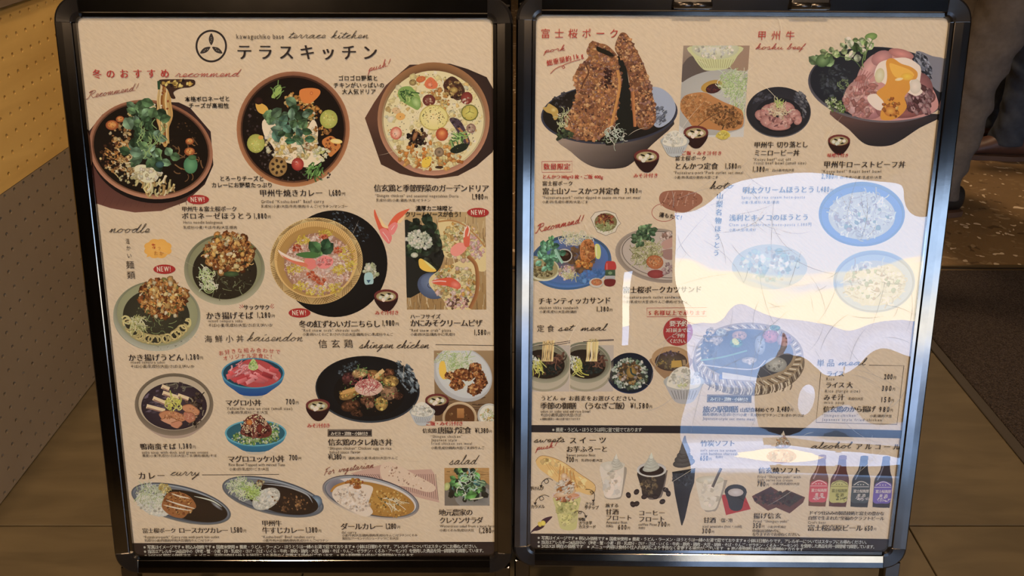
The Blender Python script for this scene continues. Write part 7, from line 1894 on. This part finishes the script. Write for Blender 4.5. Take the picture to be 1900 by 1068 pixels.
it('dish_caption', [('旅の駅御膳', (1303, 763.5), (1370, 763), 13.5), ('山梨食材めぐり', (1372, 763), (1437, 763), 9.5)], [('Japanese-style set menu meal.', (1303, 777.5), (1401, 779), 7.2)], [('鶏肉/豚肉/大豆/卵/さけ/小麦・乳成分/ゼラチン/ごま/あわび/さば', (1303, 770), (1491, 772), 6.2)], ('3,480', 1441, 762.5, 1471, 11))
G('boxed_lettering', 'R', T('みそ汁・漬物・小鉢付き', (1317, 742.3), (1388, 742.8), 7.6, WHT, 'm'), label='pale letters in a dark box')
G('band_lettering', 'R', T('※蕎麦・うどん・ほうとうは同じ釜で茹でております', (1024, 799.3), (1191, 799.3), 8.6, WHT, 'g'), label='pale letters on the dividing band')
G('heading_lettering', 'R', T('単品', (1514, 678), (1548, 677.8), 14.5, BR, 'g'), label='dark heading lettering')
it('side_dish_price', [('ライス', (1532, 697), (1566, 696.5), 11.5)], [('Rice', (1532, 704.5), (1548, 704.5), 7.4)], [], ('200', 1639, 702.5, 1662, 11))
it('side_dish_price', [('ライス 大', (1530, 718), (1582, 717.5), 12)], [('Rice (large size)', (1530, 727), (1595, 727), 7.4)], [], ('300', 1635, 724, 1660, 11))
it('side_dish_price', [('みそ汁', (1527, 741), (1566, 740.5), 12)], [('miso soup', (1528, 748), (1566, 748), 7.4)], [('乳成分/大豆', (1573, 741), (1601, 741), 5.8)], ('150', 1634, 745, 1658, 11))
it('side_dish_price', [('信玄鶏のから揚げ', (1526, 763), (1624, 762.5), 12.5)], [('“Shingen-chicken”', (1524, 772), (1591, 772), 7.2), ('Japanese style fried chicken', (1524, 779.5), (1635, 780.5), 7.2)], [('小麦/鶏肉/大豆', (1613, 772.5), (1654, 773), 5.8)], ('980', 1630, 763, 1656, 11))
G('heading_lettering', 'R', T('スイーツ', (1056, 821), (1125, 820.5), 13.5, BR, 'm'), label='dark heading lettering')
G('heading_lettering', 'R', T('アルコール', (1586, 832), (1669, 832.5), 12.5, BR, 'm'), label='dark heading lettering')
it('dish_caption', [('お芋ふろーと', (1050, 837), (1128, 836.5), 12.5)], [('Sweet potato float', (1051, 845.5), (1105, 845.5), 7)], [('乳/卵/小麦/大豆', (1078, 855), (1118, 855), 5.8)], ('700', 1050, 856, 1072, 11))
G('slogan_lettering', 'R', T('芋けんぴ', (983, 908), (1009, 907.5), 8, BLK, 'h')); G('slogan_lettering', 'R', T('カラメル', (985, 941.5), (1011, 941), 7.5, BLK, 'h')); G('slogan_lettering', 'R', T('さつま', (1085, 936), (1104, 936), 7, BLK, 'h'), T('芋チップ', (1084, 943), (1111, 943), 7.4, BLK, 'h')); G('slogan_lettering', 'R', T('特製', (1073, 965), (1086, 965), 7, BLK, 'h'), T('さつま芋', (1073, 971.5), (1099, 971.5), 7, BLK, 'h'), T('カスタード', (1073, 978.5), (1106, 978.5), 7, BLK, 'h'))
it('dish_caption', [('旅する', (1123, 939.5), (1148, 939.5), 8.2), ('甘酒', (1123, 952.5), (1148, 952.5), 11.5), ('フロート', (1123, 963.5), (1173, 963.5), 11.5)], [('Amazake float', (1124, 970), (1164, 970), 7)], [('乳製品', (1124, 976.5), (1138, 976.5), 5)], ('600', 1146, 981, 1169, 10.5))
it('dish_caption', [('コーヒー', (1184, 954.5), (1234, 954.5), 11.5), ('フロート', (1184, 966), (1234, 966), 11.5)], [('coffee Float', (1184, 974), (1219, 974), 7)], [('乳成分', (1184, 980), (1197, 980), 5)], ('700', 1220, 975.5, 1243, 10.5))
it('dish_caption', [('竹炭ソフト', (1299, 826), (1364, 825.8), 12.5)], [('soft serve ice cream', (1299, 836.5), (1365, 836.8), 7), ('with bamboo charcoal', (1299, 842.8), (1367, 843), 7)], [('乳成分', (1327, 848.5), (1341, 848.5), 5)], ('650', 1298, 853, 1320, 10.5))
it('dish_caption', [('甘酒', (1304, 968), (1328, 968), 11.5), ('（温・冷）', (1333, 967), (1363, 967), 8)], [('iced amazake (hot・cold)', (1303, 977.5), (1376, 977.5), 7)], [], ('300', 1302, 988, 1325, 10.5))
it('dish_caption', [('信玄焼ソフト', (1406, 876), (1485, 876.5), 12.5)], [('Fried “Shingen-yaki” with', (1405, 885.5), (1485, 886), 7), ('soft serve ice cream', (1405, 891.5), (1470, 892), 7)], [('小麦/卵/乳成分/大豆', (1433, 898), (1483, 898.5), 5.4)], ('780', 1404, 901, 1426, 10.5))
it('dish_caption', [('揚げ信玄', (1397, 960), (1449, 959.8), 11.5), ('中身は日替わりに', (1395, 986), (1448, 986), 6.6), ('なりますのでお尋ねください。', (1395, 992.3), (1488, 992.6), 6.6)], [('Fried “Shingen-yaki”', (1397, 968), (1463, 968), 7)], [('小麦/卵/乳成分', (1423, 978), (1458, 978), 5)], ('350', 1396, 978, 1418, 10.5))
it('dish_caption', [('ドイツ仕込みの製造技術と富士の豊かな', (1500, 953), (1640, 954.5), 8), ('自然で生まれた“至福のクラフトビール', (1498, 962.5), (1640, 963.5), 8), ('富士桜高原ビール', (1497, 982.5), (1600, 983), 12.5)], [('Craft beer', (1498, 970), (1532, 970.3), 7)], [], ('650', 1603, 983, 1625, 10.5))
G('footer_lettering', 'R', T(FT1, (997, 999), (1612, 1007.5), 7.8, WHT, 't'), T(FT2, (997, 1007), (1626, 1016), 7.8, WHT, 't'), T(FT3, (997, 1014.3), (1490, 1021), 7.8, WHT, 't'), label='pale footnotes on the dark band')


# ---------------------------------------------------------------- hairline scratches in the right cover sheet, scuffs on the left one
def scratches(k, n, seed, x0, x1, y0, y1, col, w, parent):
    r = random.Random(seed)
    p = Pic(k, z0=0.0, seed=seed)
    for i in range(n):
        x, y = r.uniform(x0, x1), r.uniform(y0, y1)
        a = r.uniform(0, 6.28); kk = r.uniform(-.12, .12); l = r.uniform(20, 110)
        pts = []
        for j in range(9):
            pts.append((x, y)); x += math.cos(a) * l / 8; y += math.sin(a) * l / 8; a += kk
        p.line(pts, w * r.uniform(.6, 1.2), col, taper=True)
    uv = to_uv(k, p.V)
    hw = W / 2
    uv[:, 0] = np.clip(uv[:, 0], -hw + .002, hw - .002); uv[:, 1] = np.clip(uv[:, 1], .004, H - .002)
    z = 0.0040 + sheet_height(k, uv[:, 0], uv[:, 1]) + 0.00012
    o = ink_mesh('scratches', np.concatenate([uv, z[:, None]], 1), p.F, np.tile(ink(col), (len(uv), 1)), parent, 'fine hairline scratches')
    o['kind'] = 'stuff'
shL = [c for c in signL.children if c.name.startswith('cover_sheet')][0]
shR = [c for c in signR.children if c.name.startswith('cover_sheet')][0]
scratches('R', 95, 5, 1240, 1690, 330, 760, (150, 140, 128), .55, shR)
scratches('R', 30, 6, 1000, 1640, 60, 960, (206, 182, 150), .5, shR)
scratches('L', 12, 7, 170, 900, 40, 900, (176, 150, 120), .5, shL)

# ---------------------------------------------------------------- set all the type
need = set()
for nm, lb, k, lines in JOBS:
    for l in lines:
        for ch in l[0]: need.add((ch, l[5]))
glyphs(need)
for j in JOBS:
    set_text(j, posterL if j[2] == 'L' else posterR)
